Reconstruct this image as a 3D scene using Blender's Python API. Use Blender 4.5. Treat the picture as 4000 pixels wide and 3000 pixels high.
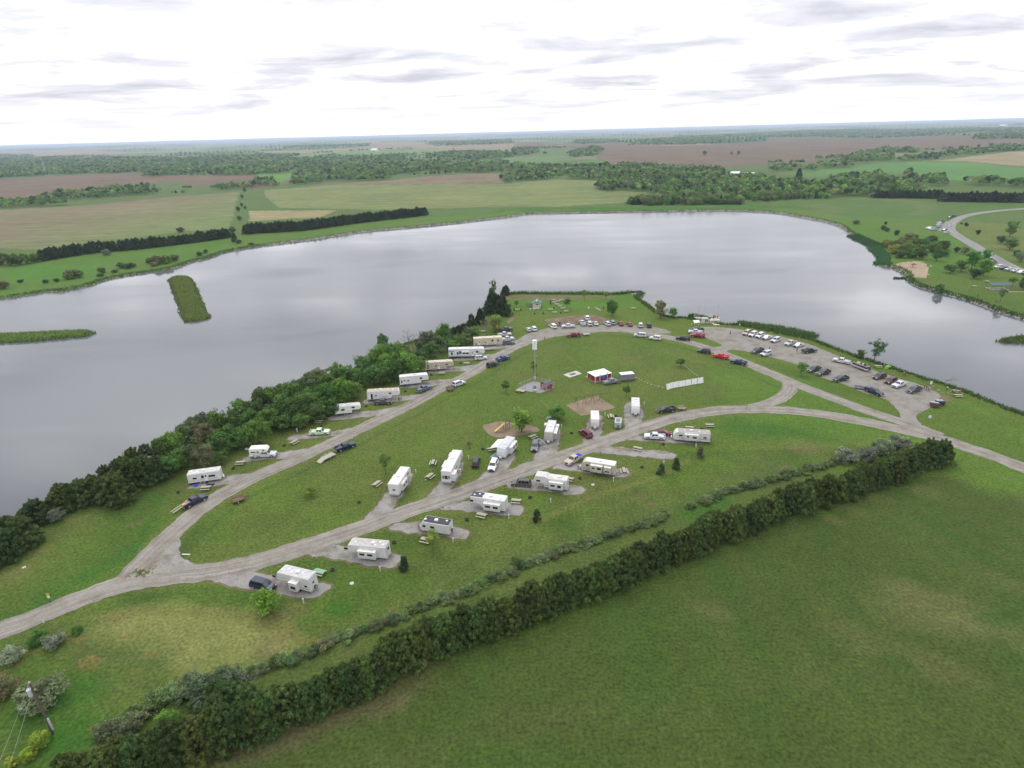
import bpy, bmesh, math, random
import numpy as np
from mathutils import Vector, Matrix
R_ = math.radians
for o in list(bpy.data.objects): bpy.data.objects.remove(o)
SC = bpy.context.scene
COL = SC.collection
rng = random.Random(7)

# ---------------------------------------------------------------- camera
CAM_H = 80.0
F_PX, W_PX, H_PX = 2340.0, 4000, 3000          # focal length and size of the photograph in pixels
ROLL = math.atan2(566 - 458, 4000.0)
PITCH = math.atan(985 / F_PX * math.cos(ROLL))
cam_data = bpy.data.cameras.new("camera")
cam = bpy.data.objects.new("camera", cam_data); COL.objects.link(cam)
cam_data.sensor_fit = 'HORIZONTAL'; cam_data.sensor_width = 36.0
cam_data.lens = 36.0 * F_PX / W_PX
cam_data.clip_start = 0.5; cam_data.clip_end = 120000
cam.matrix_world = (Matrix.Translation((0, 0, CAM_H)) @ Matrix.Rotation(math.pi/2 - PITCH, 4, 'X') @ Matrix.Rotation(-ROLL, 4, 'Z'))
SC.camera = cam

# ---------------------------------------------------------------- world and sun
SUN_EL, SUN_AZ = R_(58), R_(-25)               # azimuth from north (+Y), clockwise positive
wd = bpy.data.worlds.new("World"); SC.world = wd; wd.use_nodes = True
nt = wd.node_tree; nt.nodes.clear()
def N(t, tree=None, **kw):
    n = (tree or nt).nodes.new(t)
    for k, v in kw.items(): setattr(n, k, v)
    return n
out = N('ShaderNodeOutputWorld'); bg = N('ShaderNodeBackground'); bg.inputs[1].default_value = 0.1
sky = N('ShaderNodeTexSky', sky_type='NISHITA', sun_disc=False, sun_elevation=SUN_EL, sun_rotation=SUN_AZ)
sky.air_density = 1.0; sky.dust_density = 2.0
tc = N('ShaderNodeTexCoord'); sep = N('ShaderNodeSeparateXYZ'); nt.links.new(tc.outputs['Generated'], sep.inputs[0])
def wm(op, a, b=None, c=None):
    m = N('ShaderNodeMath', operation=op)
    for i, v in enumerate((a, b, c)):
        if v is None: continue
        if isinstance(v, (int, float)): m.inputs[i].default_value = v
        else: nt.links.new(v, m.inputs[i])
    return m.outputs[0]
zc = wm('ADD', wm('MAXIMUM', sep.outputs[2], 0.0), 0.075)
cx = wm('DIVIDE', sep.outputs[0], zc); cy = wm('DIVIDE', sep.outputs[1], zc)
cmb = N('ShaderNodeCombineXYZ'); nt.links.new(cx, cmb.inputs[0]); nt.links.new(cy, cmb.inputs[1])
n1 = N('ShaderNodeTexNoise'); n1.inputs['Scale'].default_value = 1.1; n1.inputs['Detail'].default_value = 8; n1.inputs['Roughness'].default_value = 0.56
n1.inputs['Distortion'].default_value = 0.3
mp = N('ShaderNodeMapping'); mp.inputs['Location'].default_value = (7.3, 4.2, 0); mp.inputs['Scale'].default_value = (0.78, 1.0, 1)
nt.links.new(cmb.outputs[0], mp.inputs[0]); nt.links.new(mp.outputs[0], n1.inputs[0])
rp = N('ShaderNodeValToRGB'); nt.links.new(n1.outputs[0], rp.inputs[0])
rp.color_ramp.interpolation = 'LINEAR'
els = rp.color_ramp.elements
els[0].position = 0.335; els[0].color = (0.68, 0.70, 0.79, 1)
e_ = els.new(0.465); e_.color = (0.95, 0.95, 1.02, 1)
e_ = els.new(0.545); e_.color = (1.40, 1.40, 1.46, 1)
els[-1].position = 0.66; els[-1].color = (2.2, 2.2, 2.25, 1)
hz = N('ShaderNodeMapRange'); nt.links.new(sep.outputs[2], hz.inputs[0])
hz.inputs[1].default_value = 0.0; hz.inputs[2].default_value = 0.06; hz.inputs[3].default_value = 0.8; hz.inputs[4].default_value = 0.0
mh = N('ShaderNodeMix', data_type='RGBA'); nt.links.new(hz.outputs[0], mh.inputs[0]); nt.links.new(rp.outputs[0], mh.inputs[6])
mh.inputs[7].default_value = (1.25, 1.27, 1.33, 1)
sc = N('ShaderNodeVectorMath', operation='SCALE'); nt.links.new(wm('MULTIPLY_ADD', wm('MAXIMUM', sep.outputs[2], 0.0), 6.5, 9.6), sc.inputs[3]); nt.links.new(mh.outputs[2], sc.inputs[0])   # an overcast sky is brightest overhead
mx = N('ShaderNodeMix', data_type='RGBA'); mx.inputs[0].default_value = 0.93
nt.links.new(sky.outputs[0], mx.inputs[6]); nt.links.new(sc.outputs[0], mx.inputs[7])
nt.links.new(mx.outputs[2], bg.inputs[0]); nt.links.new(bg.outputs[0], out.inputs[0])

sun_d = bpy.data.lights.new("sun", 'SUN'); sun_d.energy = 1.1; sun_d.angle = R_(14); sun_d.color = (1, 0.965, 0.9)
sun = bpy.data.objects.new("sun", sun_d); COL.objects.link(sun)
sv = Vector((math.sin(SUN_AZ)*math.cos(SUN_EL), math.cos(SUN_AZ)*math.cos(SUN_EL), math.sin(SUN_EL)))
sun.rotation_euler = sv.to_track_quat('Z', 'Y').to_euler(); sun.location = (0, 0, 200)
SC.view_settings.view_transform = 'Standard'; SC.view_settings.look = 'None'
SC.view_settings.exposure = 0.0; SC.view_settings.gamma = 1.0; SC.view_settings.use_curve_mapping = False
SC.render.engine = 'CYCLES'
SC.cycles.volume_bounces = 0; SC.cycles.max_bounces = 6; SC.cycles.transparent_max_bounces = 6

# ---------------------------------------------------------------- from a place in the photograph to a place on the ground
CROP = {'A': (600,1600,.36166), 'B': (1200,1200,.36166), 'C': (1900,1100,.36166), 'D': (2600,1100,.36166), 'E': (3200,1200,.36166),
        'F': (1300,1600,.36166), 'G': (2000,1550,.36166), 'H': (900,2000,.36166), 'J': (0,2400,.36166), 'K': (0,450,.45208),
        'L': (1000,450,.45208), 'M': (2000,400,.45208), 'N': (3000,400,.45208), 'O': (3400,800,.27125), 'Q': (0,1600,.45208),
        'R': (0,2100,.36166), 'S': (800,2250,.45208), 'T': (2600,1650,.63291), 'V': (0,0,1.80832), 'X': (3500,1400,.22604),
        'Y': (2000,1130,.18083), 'Z': (2050,1400,.18083), 'P': (0,0,1.0)}
_c, _s = math.cos(ROLL), math.sin(ROLL)
def ray(crop, u, v):
    ox, oy, k = CROP[crop]
    x = (ox + u*k - W_PX/2)/F_PX; y = -(oy + v*k - H_PX/2)/F_PX
    x, y = x*_c + y*_s, -x*_s + y*_c
    return (x, math.cos(PITCH) + y*math.sin(PITCH), -math.sin(PITCH) + y*math.cos(PITCH))
def project(p):
    """world point -> photo pixel"""
    X, Y, Z = p[0], p[1], p[2] - CAM_H
    d = Y*math.cos(PITCH) - Z*math.sin(PITCH); u = Y*math.sin(PITCH) + Z*math.cos(PITCH)
    x, y = X/d, u/d
    x, y = x*_c - y*_s, x*_s + y*_c
    return (W_PX/2 + x*F_PX, H_PX/2 - y*F_PX)
def at_z(crop, u, v, z=0.0):
    d = ray(crop, u, v); t = (CAM_H - z)/-d[2]
    return Vector((d[0]*t, d[1]*t, z))
WATER_Z = -0.9
def relief(x, y):
    """gentle rise and fall of the far country; flat near the lake"""
    r = np.hypot(x, y)
    a = np.clip((r - 1100)/2500, 0, 1)
    h = a*(4*np.sin(x/330 + 0.7)*np.sin(y/410 + 1.3) + 3*np.sin(x/170 - y/260))
    b = np.clip((r - 5000)/9000, 0, 1)
    return h + b*(16*np.sin(x/1900 + 2)*np.sin(y/2300) + 12*np.sin(x/800 + y/3100 + 1) + 5*np.sin(x/310 + 4))
def at(crop, u, v):
    """ground point (land is level at z=0 near the lake)"""
    p = at_z(crop, u, v, 0.0)
    if p.length > 1100:
        z = 0.0
        for _ in range(12):
            z = 0.5*z + 0.5*float(relief(p.x, p.y)); p = at_z(crop, u, v, z)
    return p
def poly(spec, z=0.0):
    """'V', [(u,v)...] or a mixed list of (crop,u,v) -> list of (x,y)"""
    pts = []; crop = None
    for q in spec:
        if isinstance(q, str): crop = q; continue
        d = at_z(crop, q[0], q[1], z); pts.append((d.x, d.y))
    return np.array(pts)
def inside(P, x, y):
    res = np.zeros(x.shape, bool); n = len(P); j = n - 1
    for i in range(n):
        xi, yi = P[i]; xj, yj = P[j]
        c = ((yi > y) != (yj > y)) & (x < (xj - xi)*(y - yi)/(yj - yi + 1e-12) + xi)
        res ^= c; j = i
    return res
def dist_poly(P, x, y, closed=True):
    d = np.full(x.shape, 1e18); n = len(P)
    for i in range(n if closed else n - 1):
        a = P[i]; b = P[(i+1) % n]; e = b - a; L = e @ e + 1e-9
        t = np.clip(((x - a[0])*e[0] + (y - a[1])*e[1])/L, 0, 1)
        d = np.minimum(d, (x - a[0] - t*e[0])**2 + (y - a[1] - t*e[1])**2)
    return np.sqrt(d)
def smooth(P, n=2, closed=True):
    P = np.array(P, float)
    for _ in range(n):
        Q = []
        m = len(P)
        for i in range(m if closed else m-1):
            a, b = P[i], P[(i+1) % m]
            Q += [a*.75 + b*.25, a*.25 + b*.75]
        if not closed: Q = [P[0]] + Q + [P[-1]]
        P = np.array(Q)
    return P
def hashn(ix, iy, s):
    h = np.sin(ix*127.1 + iy*311.7 + s*74.7)*43758.5453
    return h - np.floor(h)
def vnoise(x, y, s=0):
    ix, iy = np.floor(x), np.floor(y); fx, fy = x-ix, y-iy
    fx = fx*fx*(3-2*fx); fy = fy*fy*(3-2*fy)
    a, b, c, d = hashn(ix,iy,s), hashn(ix+1,iy,s), hashn(ix,iy+1,s), hashn(ix+1,iy+1,s)
    return (a*(1-fx)+b*fx)*(1-fy) + (c*(1-fx)+d*fx)*fy
def fbm(x, y, s=0, o=4):
    r = 0; a = .5; t = 0
    for i in range(o):
        r = r + a*vnoise(x, y, s+i); t += a; x, y, a = x*2.03+5.1, y*2.03+1.7, a*.5
    return r/t

# ---------------------------------------------------------------- shorelines
LAKE = poly(['V',(-130,1262),(0,1185),(100,1128),(240,1058),(330,1012),(450,938),(560,885),(680,832),(780,792),(860,748),(950,722),(1035,692),(1056,660),(1075,642),
  (1110,635),(1200,637),(1280,637),(1335,638),(1360,634),(1388,632),(1393,637),(1376,646),(1398,655),(1425,680),(1450,688),(1470,687),(1510,693),(1545,700),
  (1570,702),(1594,702),(1620,708),(1700,724),(1750,734),(1770,740),(1840,768),(1910,790),(1990,817),(2070,841),(2130,864),(2170,882),(2212,896),(2300,925),(2500,1010),(2700,1050),
  (2700,850),(2400,770),
  'O',(2212,1650),(1850,1550),(1500,1410),(1200,1320),(950,1265),(700,1190),(580,1130),(500,1070),(470,1000),(400,945),(290,900),(110,860),(170,800),(110,700),(10,600),
  'N',(800,1195),(720,1150),(620,1072),(520,1040),(400,1015),(250,985),(100,960),(0,950),
  'M',(1800,935),(1300,945),(800,952),(350,960),(120,965),(0,990),
  'L',(1850,920),(1600,950),(1200,985),(900,1010),(600,1060),(300,1100),(0,1138),
  'K',(1950,1180),(1820,1235),(1700,1255),(1580,1300),(1450,1335),(1250,1365),(1100,1385),(900,1425),(800,1470),(600,1515),(500,1532),(400,1525),(200,1565),(0,1590),
  'P',(-600,1260),(-1400,1450),(-1500,2300),(-500,2420)], WATER_Z)
ISLES = [smooth(poly(['V']+p, WATER_Z), 1) for p in (
  [(366,604),(375,599),(400,598),(412,601),(424,626),(436,654),(447,680),(453,688),(436,692),(402,697),(396,690),(389,666),(378,638),(369,612)],
  [(-80,725),(0,723),(60,721),(140,717),(190,715),(203,720),(190,727),(130,732),(60,739),(0,741),(-80,745)])]
ISLES.append(smooth(poly(['E',(1940,372),(1990,350),(2080,335),(2212,322),(2450,330),(2450,385),(2212,392),(2060,388),(1970,384)], WATER_Z), 2))
LAKE_S = smooth(LAKE, 2)
def shore_distance(x, y):
    """positive on land, negative in the lake"""
    d = dist_poly(LAKE_S, x, y); d = np.where(inside(LAKE_S, x, y), -d, d)
    for I in ISLES:
        e = dist_poly(I, x, y); e = np.where(inside(I, x, y), e, -e); d = np.maximum(d, e)
    return d
DAM = poly(['M',(-60,935),(60,925),(300,925),(800,922),(1300,918),(1800,912),(2212,905),'N',(140,905),(330,915)])
def height(x, y, sd=None):
    if sd is None: sd = shore_distance(x, y)
    w = 0.25*(vnoise(x/2.5, y/2.5, 3) - .5)*np.clip(1-np.abs(sd)/6, 0, 1)*np.clip(400/np.hypot(x, y), 0, 1)
    h = np.clip(WATER_Z + sd*0.5 + w, -3.0, 0)
    h = h + np.where(h >= 0, relief(x, y), 0)
    dd = dist_poly(DAM, x, y, False)
    h = h + np.where(sd > 0, 2.6*np.clip(1 - dd/14, 0, 1), 0)
    return h
def ground_z(x, y):
    return float(height(np.array([x], float), np.array([y], float))[0])

# ---------------------------------------------------------------- tagging and mesh helpers
def tag(o, label=None, cat=None, group=None, kind=None):
    if label: o['label'] = label
    if cat: o['category'] = cat
    if group: o['group'] = group
    if kind: o['kind'] = kind
    return o
def empty(name, loc=(0,0,0), rz=0, label=None, cat=None, group=None):
    o = bpy.data.objects.new(name, None); COL.objects.link(o)
    o.location = loc; o.rotation_euler = (0, 0, rz); o.empty_display_size = .3
    return tag(o, label, cat, group)
def link(name, me, parent=None, color=None, loc=None, rz=None, label=None):
    o = bpy.data.objects.new(name, me); COL.objects.link(o)
    if parent is not None: o.parent = parent
    if color is not None: o.color = (*color[:3], 1)
    if loc is not None: o.location = loc
    if rz is not None: o.rotation_euler = (0, 0, rz)
    if label: o['label'] = label
    return o
def np_mesh(name, V, F, mats, midx=None, shade=None, col=None, smooth_=False):
    me = bpy.data.meshes.new(name); V = np.asarray(V, np.float32); F = np.asarray(F, np.int32)
    k = F.shape[1]
    me.vertices.add(len(V)); me.vertices.foreach_set('co', V.ravel())
    me.loops.add(F.size); me.loops.foreach_set('vertex_index', F.ravel())
    me.polygons.add(len(F)); me.polygons.foreach_set('loop_start', np.arange(0, F.size, k, dtype=np.int32))
    if midx is not None: me.polygons.foreach_set('material_index', np.asarray(midx, np.int32))
    if smooth_: me.polygons.foreach_set('use_smooth', np.ones(len(F), bool))
    for m in mats: me.materials.append(m)
    me.update(calc_edges=True)
    if shade is not None:
        a = me.attributes.new('shade', 'FLOAT', 'POINT'); a.data.foreach_set('value', np.asarray(shade, np.float32))
    if col is not None:
        a = me.attributes.new('Col', 'FLOAT_COLOR', 'POINT')
        c = np.ones((len(V), 4), np.float32); c[:, :3] = col; a.data.foreach_set('color', c.ravel())
    return me
class MB:
    """collects shapes into one mesh"""
    def __init__(s): s.v = []; s.f = []; s.m = []
    def add(s, vs, fs, m=0):
        b = len(s.v); s.v += [tuple(v) for v in vs]; s.f += [tuple(b+i for i in f) for f in fs]; s.m += [m]*len(fs)
        return s
    def box(s, x0, x1, y0, y1, z0, z1, m=0, mat=None):
        vs = [(x,y,z) for x in (x0,x1) for y in (y0,y1) for z in (z0,z1)]
        if mat is not None: vs = [tuple(mat @ Vector(v)) for v in vs]
        return s.add(vs, [(0,1,3,2),(4,6,7,5),(0,4,5,1),(2,3,7,6),(0,2,6,4),(1,5,7,3)], m)
    def prism(s, prof, y0, y1, m=0, ch=0.0):
        """(x,z) outline swept along y, edges chamfered by ch"""
        n = len(prof); cx_ = sum(p[0] for p in prof)/n; cz_ = sum(p[1] for p in prof)/n
        if ch:
            rows = [(y0, ch), (y0+ch, 0), (y1-ch, 0), (y1, ch)]
        else: rows = [(y0, 0), (y1, 0)]
        vs = []
        for y, c in rows:
            for (x, z) in prof:
                dx, dz = cx_-x, cz_-z; L = math.hypot(dx, dz) or 1
                vs.append((x + dx/L*c, y, z + dz/L*c))
        fs = []
        for r in range(len(rows)-1):
            for i in range(n):
                j = (i+1) % n; fs.append((r*n+i, r*n+j, (r+1)*n+j, (r+1)*n+i))
        fs.append(tuple(range(n-1, -1, -1))); fs.append(tuple((len(rows)-1)*n + i for i in range(n)))
        return s.add(vs, fs, m)
    def tube(s, p0, p1, r0, r1=None, n=8, m=0):
        r1 = r0 if r1 is None else r1
        p0, p1 = Vector(p0), Vector(p1); d = (p1-p0).normalized()
        a = d.orthogonal().normalized(); b = d.cross(a)
        vs = []
        for p, r in ((p0, r0), (p1, r1)):
            for i in range(n):
                t = 2*math.pi*i/n; vs.append(p + a*(r*math.cos(t)) + b*(r*math.sin(t)))
        fs = [(i, (i+1) % n, n+(i+1) % n, n+i) for i in range(n)]
        fs += [tuple(range(n-1, -1, -1)), tuple(range(n, 2*n))]
        return s.add(vs, fs, m)
    def frustum(s, b, t, zb, zt, m=0):
        """b,t = (x0,x1,halfwidth)"""
        vs = [(b[0],-b[2],zb),(b[1],-b[2],zb),(b[1],b[2],zb),(b[0],b[2],zb),(t[0],-t[2],zt),(t[1],-t[2],zt),(t[1],t[2],zt),(t[0],t[2],zt)]
        return s.add(vs, [(3,2,1,0),(4,5,6,7),(0,1,5,4),(1,2,6,5),(2,3,7,6),(3,0,4,7)], m)
    def quad(s, a, b, c, d, m=0): return s.add([a,b,c,d], [(0,1,2,3)], m)
    def mesh(s, name, mats, smooth_=False, fix=True):
        me = bpy.data.meshes.new(name); me.from_pydata(s.v, [], s.f)
        for m in (mats if isinstance(mats, (list, tuple)) else [mats]): me.materials.append(m)
        me.polygons.foreach_set('material_index', s.m)
        if fix:
            bm = bmesh.new(); bm.from_mesh(me); bmesh.ops.recalc_face_normals(bm, faces=bm.faces); bm.to_mesh(me); bm.free()
        if smooth_: me.polygons.foreach_set('use_smooth', [True]*len(me.polygons))
        me.update()
        return me
    def obj(s, name, mats, parent=None, color=None, **kw):
        return link(name, s.mesh(name, mats, kw.pop('smooth_', False)), parent, color, **kw)
def copy_tree(o, parent=None):
    c = o.copy(); COL.objects.link(c); c.parent = parent
    for ch in o.children: copy_tree(ch, c)
    return c

# ---------------------------------------------------------------- materials
def mat(name, color=(.5,.5,.5), rough=.7, metal=0, spec=.5, noise=0.0, nscale=3.0, objcol=False, bump=0.0, trans=0.0):
    m = bpy.data.materials.new(name); m.use_nodes = True; t = m.node_tree; b = t.nodes['Principled BSDF']
    b.inputs['Roughness'].default_value = rough; b.inputs['Metallic'].default_value = metal
    b.inputs['Specular IOR Level'].default_value = spec
    b.inputs['Base Color'].default_value = (*color, 1); src = None
    if objcol:
        oi = N('ShaderNodeObjectInfo', t); src = oi.outputs['Color']
    if noise:
        g = N('ShaderNodeNewGeometry', t); no = N('ShaderNodeTexNoise', t); no.inputs['Scale'].default_value = nscale; no.inputs['Detail'].default_value = 4
        t.links.new(g.outputs['Position'], no.inputs['Vector'])
        mr = N('ShaderNodeMapRange', t); mr.inputs[1].default_value = .3; mr.inputs[2].default_value = .7
        mr.inputs[3].default_value = 1-noise; mr.inputs[4].default_value = 1+noise*.6; t.links.new(no.outputs[0], mr.inputs[0])
        mm = N('ShaderNodeMix', t, data_type='RGBA', blend_type='MULTIPLY'); mm.inputs[0].default_value = 1
        if src: t.links.new(src, mm.inputs[6])
        else: mm.inputs[6].default_value = (*color, 1)
        t.links.new(mr.outputs[0], mm.inputs[7]); src = mm.outputs[2]
        if bump:
            bp = N('ShaderNodeBump', t); bp.inputs['Strength'].default_value = bump; bp.inputs['Distance'].default_value = .1
            t.links.new(no.outputs[0], bp.inputs['Height']); t.links.new(bp.outputs[0], b.inputs['Normal'])
    if src: t.links.new(src, b.inputs['Base Color'])
    return m
PAINT = mat('vehicle_paint', objcol=True, rough=.32, noise=.10, nscale=1.2)
SHELL = mat('camper_shell', objcol=True, rough=.45, noise=.07, nscale=.9)
ROOFM = mat('camper_roof', objcol=True, rough=.7, noise=.22, nscale=1.4)
PLAIN = mat('plain_coat', objcol=True, rough=.6, noise=.12, nscale=2.5)
CLOTH = mat('cloth', objcol=True, rough=.9)
GLASS = mat('tinted_glass', (.012,.014,.018), rough=.08, spec=.6)
GLASSB = mat('windscreen_glass', (.03,.045,.05), rough=.06, spec=.7)
TYRE = mat('rubber', (.02,.02,.02), rough=.85)
CONCP = mat('old_concrete', (.23,.23,.235), rough=.9, noise=.2, nscale=1.2)
HUB = mat('hub_metal', (.45,.45,.46), rough=.4, metal=.6)
LAMP = mat('lamp_lens', (.75,.75,.72), rough=.2)
REDL = mat('red_lens', (.35,.02,.02), rough=.3)
BLACK = mat('black_plastic', (.02,.02,.022), rough=.6)
STEEL = mat('galvanised_steel', (.38,.39,.4), rough=.5, metal=.4, noise=.15)
RUST = mat('rusty_steel', (.05,.035,.03), rough=.85, noise=.3, nscale=6)
WOOD = mat('weathered_wood', (.36,.33,.26), rough=.85, noise=.25, nscale=5)
WOODB = mat('brown_wood', (.22,.15,.10), rough=.85, noise=.3, nscale=5)
CONC = mat('concrete', (.42,.41,.38), rough=.9, noise=.15, nscale=1.5)
SKIN = mat('skin', (.45,.28,.2), rough=.6)
BARK = mat('bark', (.10,.075,.055), rough=.95, noise=.3, nscale=8)
DEADW = mat('dead_wood', (.16,.135,.12), rough=.95, noise=.2, nscale=8)
ROCK = mat('grey_rock', (.24,.225,.205), rough=.95, noise=.35, nscale=1.2)

# foliage: species colour x light and dark clumps x one tone per tree
LEAF = bpy.data.materials.new('foliage'); LEAF.use_nodes = True
t = LEAF.node_tree; b = t.nodes['Principled BSDF']; b.inputs['Roughness'].default_value = .75; b.inputs['Specular IOR Level'].default_value = .25
oi = N('ShaderNodeObjectInfo', t); at_ = N('ShaderNodeAttribute', t, attribute_name='shade'); hs = N('ShaderNodeHueSaturation', t)
mr = N('ShaderNodeMapRange', t); mr.inputs[3].default_value = .478; mr.inputs[4].default_value = .508; t.links.new(oi.outputs['Random'], mr.inputs[0]); t.links.new(mr.outputs[0], hs.inputs['Hue'])
mv = N('ShaderNodeMapRange', t); mv.inputs[3].default_value = .78; mv.inputs[4].default_value = 1.25
mlt = N('ShaderNodeMath', t, operation='MULTIPLY'); mlt.inputs[1].default_value = 7.31; fr = N('ShaderNodeMath', t, operation='FRACT')
t.links.new(oi.outputs['Random'], mlt.inputs[0]); t.links.new(mlt.outputs[0], fr.inputs[0]); t.links.new(fr.outputs[0], mv.inputs[0])
m2 = N('ShaderNodeMath', t, operation='MULTIPLY'); t.links.new(mv.outputs[0], m2.inputs[0]); t.links.new(at_.outputs['Fac'], m2.inputs[1])
t.links.new(m2.outputs[0], hs.inputs['Value']); t.links.new(oi.outputs['Color'], hs.inputs['Color']); t.links.new(hs.outputs[0], b.inputs['Base Color'])
def leafy(t, b, colour, gain=1.95):
    g_ = N('ShaderNodeVectorMath', t, operation='SCALE'); g_.inputs[3].default_value = gain; t.links.new(colour, g_.inputs[0]); t.links.new(g_.outputs[0], b.inputs['Base Color'])
    tr = N('ShaderNodeBsdfTranslucent', t); ad = N('ShaderNodeMixShader', t); ad.inputs[0].default_value = .42; t.links.new(g_.outputs[0], tr.inputs['Color'])
    t.links.new(b.outputs[0], ad.inputs[1]); t.links.new(tr.outputs[0], ad.inputs[2]); t.links.new(ad.outputs[0], t.nodes['Material Output'].inputs['Surface'])
leafy(t, b, hs.outputs[0])

def ground_mat(name, fine=(2.2, .30), mid=(.35, .22), furrow=0.0, bump=.5, fixed=None, dist_fade=True):
    m = bpy.data.materials.new(name); m.use_nodes = True; t = m.node_tree; b = t.nodes['Principled BSDF']
    b.inputs['Roughness'].default_value = .95; b.inputs['Specular IOR Level'].default_value = .15
    g = N('ShaderNodeNewGeometry', t)
    if fixed is None:
        a = N('ShaderNodeAttribute', t, attribute_name='Col'); src = a.outputs['Color']
    else:
        rgb = N('ShaderNodeRGB', t); rgb.outputs[0].default_value = (*fixed, 1); src = rgb.outputs[0]
    hgt = None
    lst = [(fine, 5, .62), (mid, 4, .55), ((mid[0]*.16, mid[1]*.7), 3, .5)]
    if furrow: lst.append(((1.0, furrow), 2, .5))
    for i, ((scl, amt), det, ro) in enumerate(lst):
        n = N('ShaderNodeTexNoise', t); n.inputs['Scale'].default_value = scl; n.inputs['Detail'].default_value = det; n.inputs['Roughness'].default_value = ro
        if i >= 3:
            mpn = N('ShaderNodeMapping', t); mpn.inputs['Rotation'].default_value = (0,0,.12); mpn.inputs['Scale'].default_value = (.006,.16,1)
            t.links.new(g.outputs['Position'], mpn.inputs[0]); t.links.new(mpn.outputs[0], n.inputs['Vector'])
        else: t.links.new(g.outputs['Position'], n.inputs['Vector'])
        mr = N('ShaderNodeMapRange', t); mr.inputs[1].default_value = .28; mr.inputs[2].default_value = .72; mr.inputs[3].default_value = 1-amt; mr.inputs[4].default_value = 1+amt
        t.links.new(n.outputs[0], mr.inputs[0])
        mm = N('ShaderNodeMix', t, data_type='RGBA', blend_type='MULTIPLY'); mm.inputs[0].default_value = 1
        t.links.new(src, mm.inputs[6]); t.links.new(mr.outputs[0], mm.inputs[7]); src = mm.outputs[2]
        if i == 0: hgt = n.outputs[0]
    t.links.new(src, b.inputs['Base Color'])
    if bump:
        bp = N('ShaderNodeBump', t); bp.inputs['Strength'].default_value = bump; bp.inputs['Distance'].default_value = .25
        t.links.new(hgt, bp.inputs['Height']); t.links.new(bp.outputs[0], b.inputs['Normal'])
    return m
GRASS = ground_mat('grass', fine=(1.7, .52), mid=(.42, .13), bump=1.0)
FIELD = ground_mat('field_soil', fine=(.5, .2), mid=(.05, .16), furrow=.22, bump=.3)
SAND = ground_mat('sand', fine=(1.5, .15), mid=(.3, .12), bump=.3, fixed=(.27,.215,.145))

# ---------------------------------------------------------------- ground sheet
angs = np.concatenate([np.radians(np.arange(-180, -48, 4.0)), np.radians(np.arange(-48, 48.01, .17)), np.radians(np.arange(52, 180.1, 4.0))])
rad = [0.3, 8, 20, 32, 40]
while rad[-1] < 420: rad.append(rad[-1]*1.006)
while rad[-1] < 900: rad.append(rad[-1]*1.007)
while rad[-1] < 5000: rad.append(rad[-1]*1.012)
while rad[-1] < 60000: rad.append(rad[-1]*1.03)
rad = np.array(rad)
Rg, Ag = np.meshgrid(rad, angs, indexing='ij')
GX, GY = Rg*np.sin(Ag), Rg*np.cos(Ag)
SD = shore_distance(GX, GY)
GZ = height(GX, GY, SD)
nr, na = GX.shape

# --- colour of what grows on it
def lerp(c, k, w): return c*(1-w[..., None]) + np.array(k)*w[..., None]
x, y = GX, GY
f1, f2, f3 = fbm(x/14, y/14, 1), fbm(x/45, y/45, 9), fbm(x/4, y/4, 17)
ss = lambda v, a, b_: np.clip((v-a)/(b_-a), 0, 1)
C = np.zeros(GX.shape + (3,)) + np.array((.066,.098,.020))
C = lerp(C, (.088,.094,.034), ss(f1, .45, .72)*.55)
C = lerp(C, (.046,.086,.016), ss(f2, .5, .72)*.6)
def region(spec, color, soft=2.0, w=1.0, z=0.0):
    global C
    P = smooth(poly(spec, z), 1)
    x0, x1, y0, y1 = P[:,0].min()-soft, P[:,0].max()+soft, P[:,1].min()-soft, P[:,1].max()+soft
    k = (GX > x0) & (GX < x1) & (GY > y0) & (GY < y1)
    if not k.any(): return
    xx, yy = GX[k], GY[k]
    d = dist_poly(P, xx, yy); d = np.where(inside(P, xx, yy), d, -d) + (fbm(xx/(soft*1.6), yy/(soft*1.6), 5)-.5)*soft*1.5
    wgt = ss(d, -soft*.5, soft*.5)*w
    C[k] = lerp(C[k], color, wgt)
def blob(crop, u, v, r, color, w=.8, asp=1.0, rot=0.0):
    global C
    p = at(crop, u, v); dx, dy = GX-p.x, GY-p.y
    k = (np.abs(dx) < 3*r*max(1, asp)) & (np.abs(dy) < 3*r*max(1, asp))
    dx, dy = dx[k], dy[k]; cr, sr = math.cos(rot), math.sin(rot)
    e = np.exp(-(((dx*cr+dy*sr)/(r*asp))**2 + ((-dx*sr+dy*cr)/r)**2))
    e = ss(e*(.55 + .9*fbm(GX[k]/2.2, GY[k]/2.2, 31)), .25, .8)*w
    C[k] = lerp(C[k], color, e)
# hay field below the cedar row, painted darker for cloud shade and lens vignetting
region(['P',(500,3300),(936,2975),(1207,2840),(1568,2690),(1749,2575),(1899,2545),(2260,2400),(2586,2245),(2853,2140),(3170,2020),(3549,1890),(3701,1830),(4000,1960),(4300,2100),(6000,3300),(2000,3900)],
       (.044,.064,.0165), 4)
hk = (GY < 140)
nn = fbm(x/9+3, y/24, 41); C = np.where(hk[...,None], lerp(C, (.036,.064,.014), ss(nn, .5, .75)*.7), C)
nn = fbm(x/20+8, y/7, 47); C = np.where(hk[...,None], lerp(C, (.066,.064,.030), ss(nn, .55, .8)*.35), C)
for a in [(1050,610,1.6),(1190,550,2.5),(1700,1130,5),(1560,1190,5),(1200,1330,4),(1650,1500,4),(280,1160,2.4),(1450,1020,3),(1950,1260,4),(2090,980,4),(1600,430,3),(1330,470,2)]:
    blob('T', a[0], a[1], a[2], (.105,.095,.050), .35, 1.9, -.5)
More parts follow.
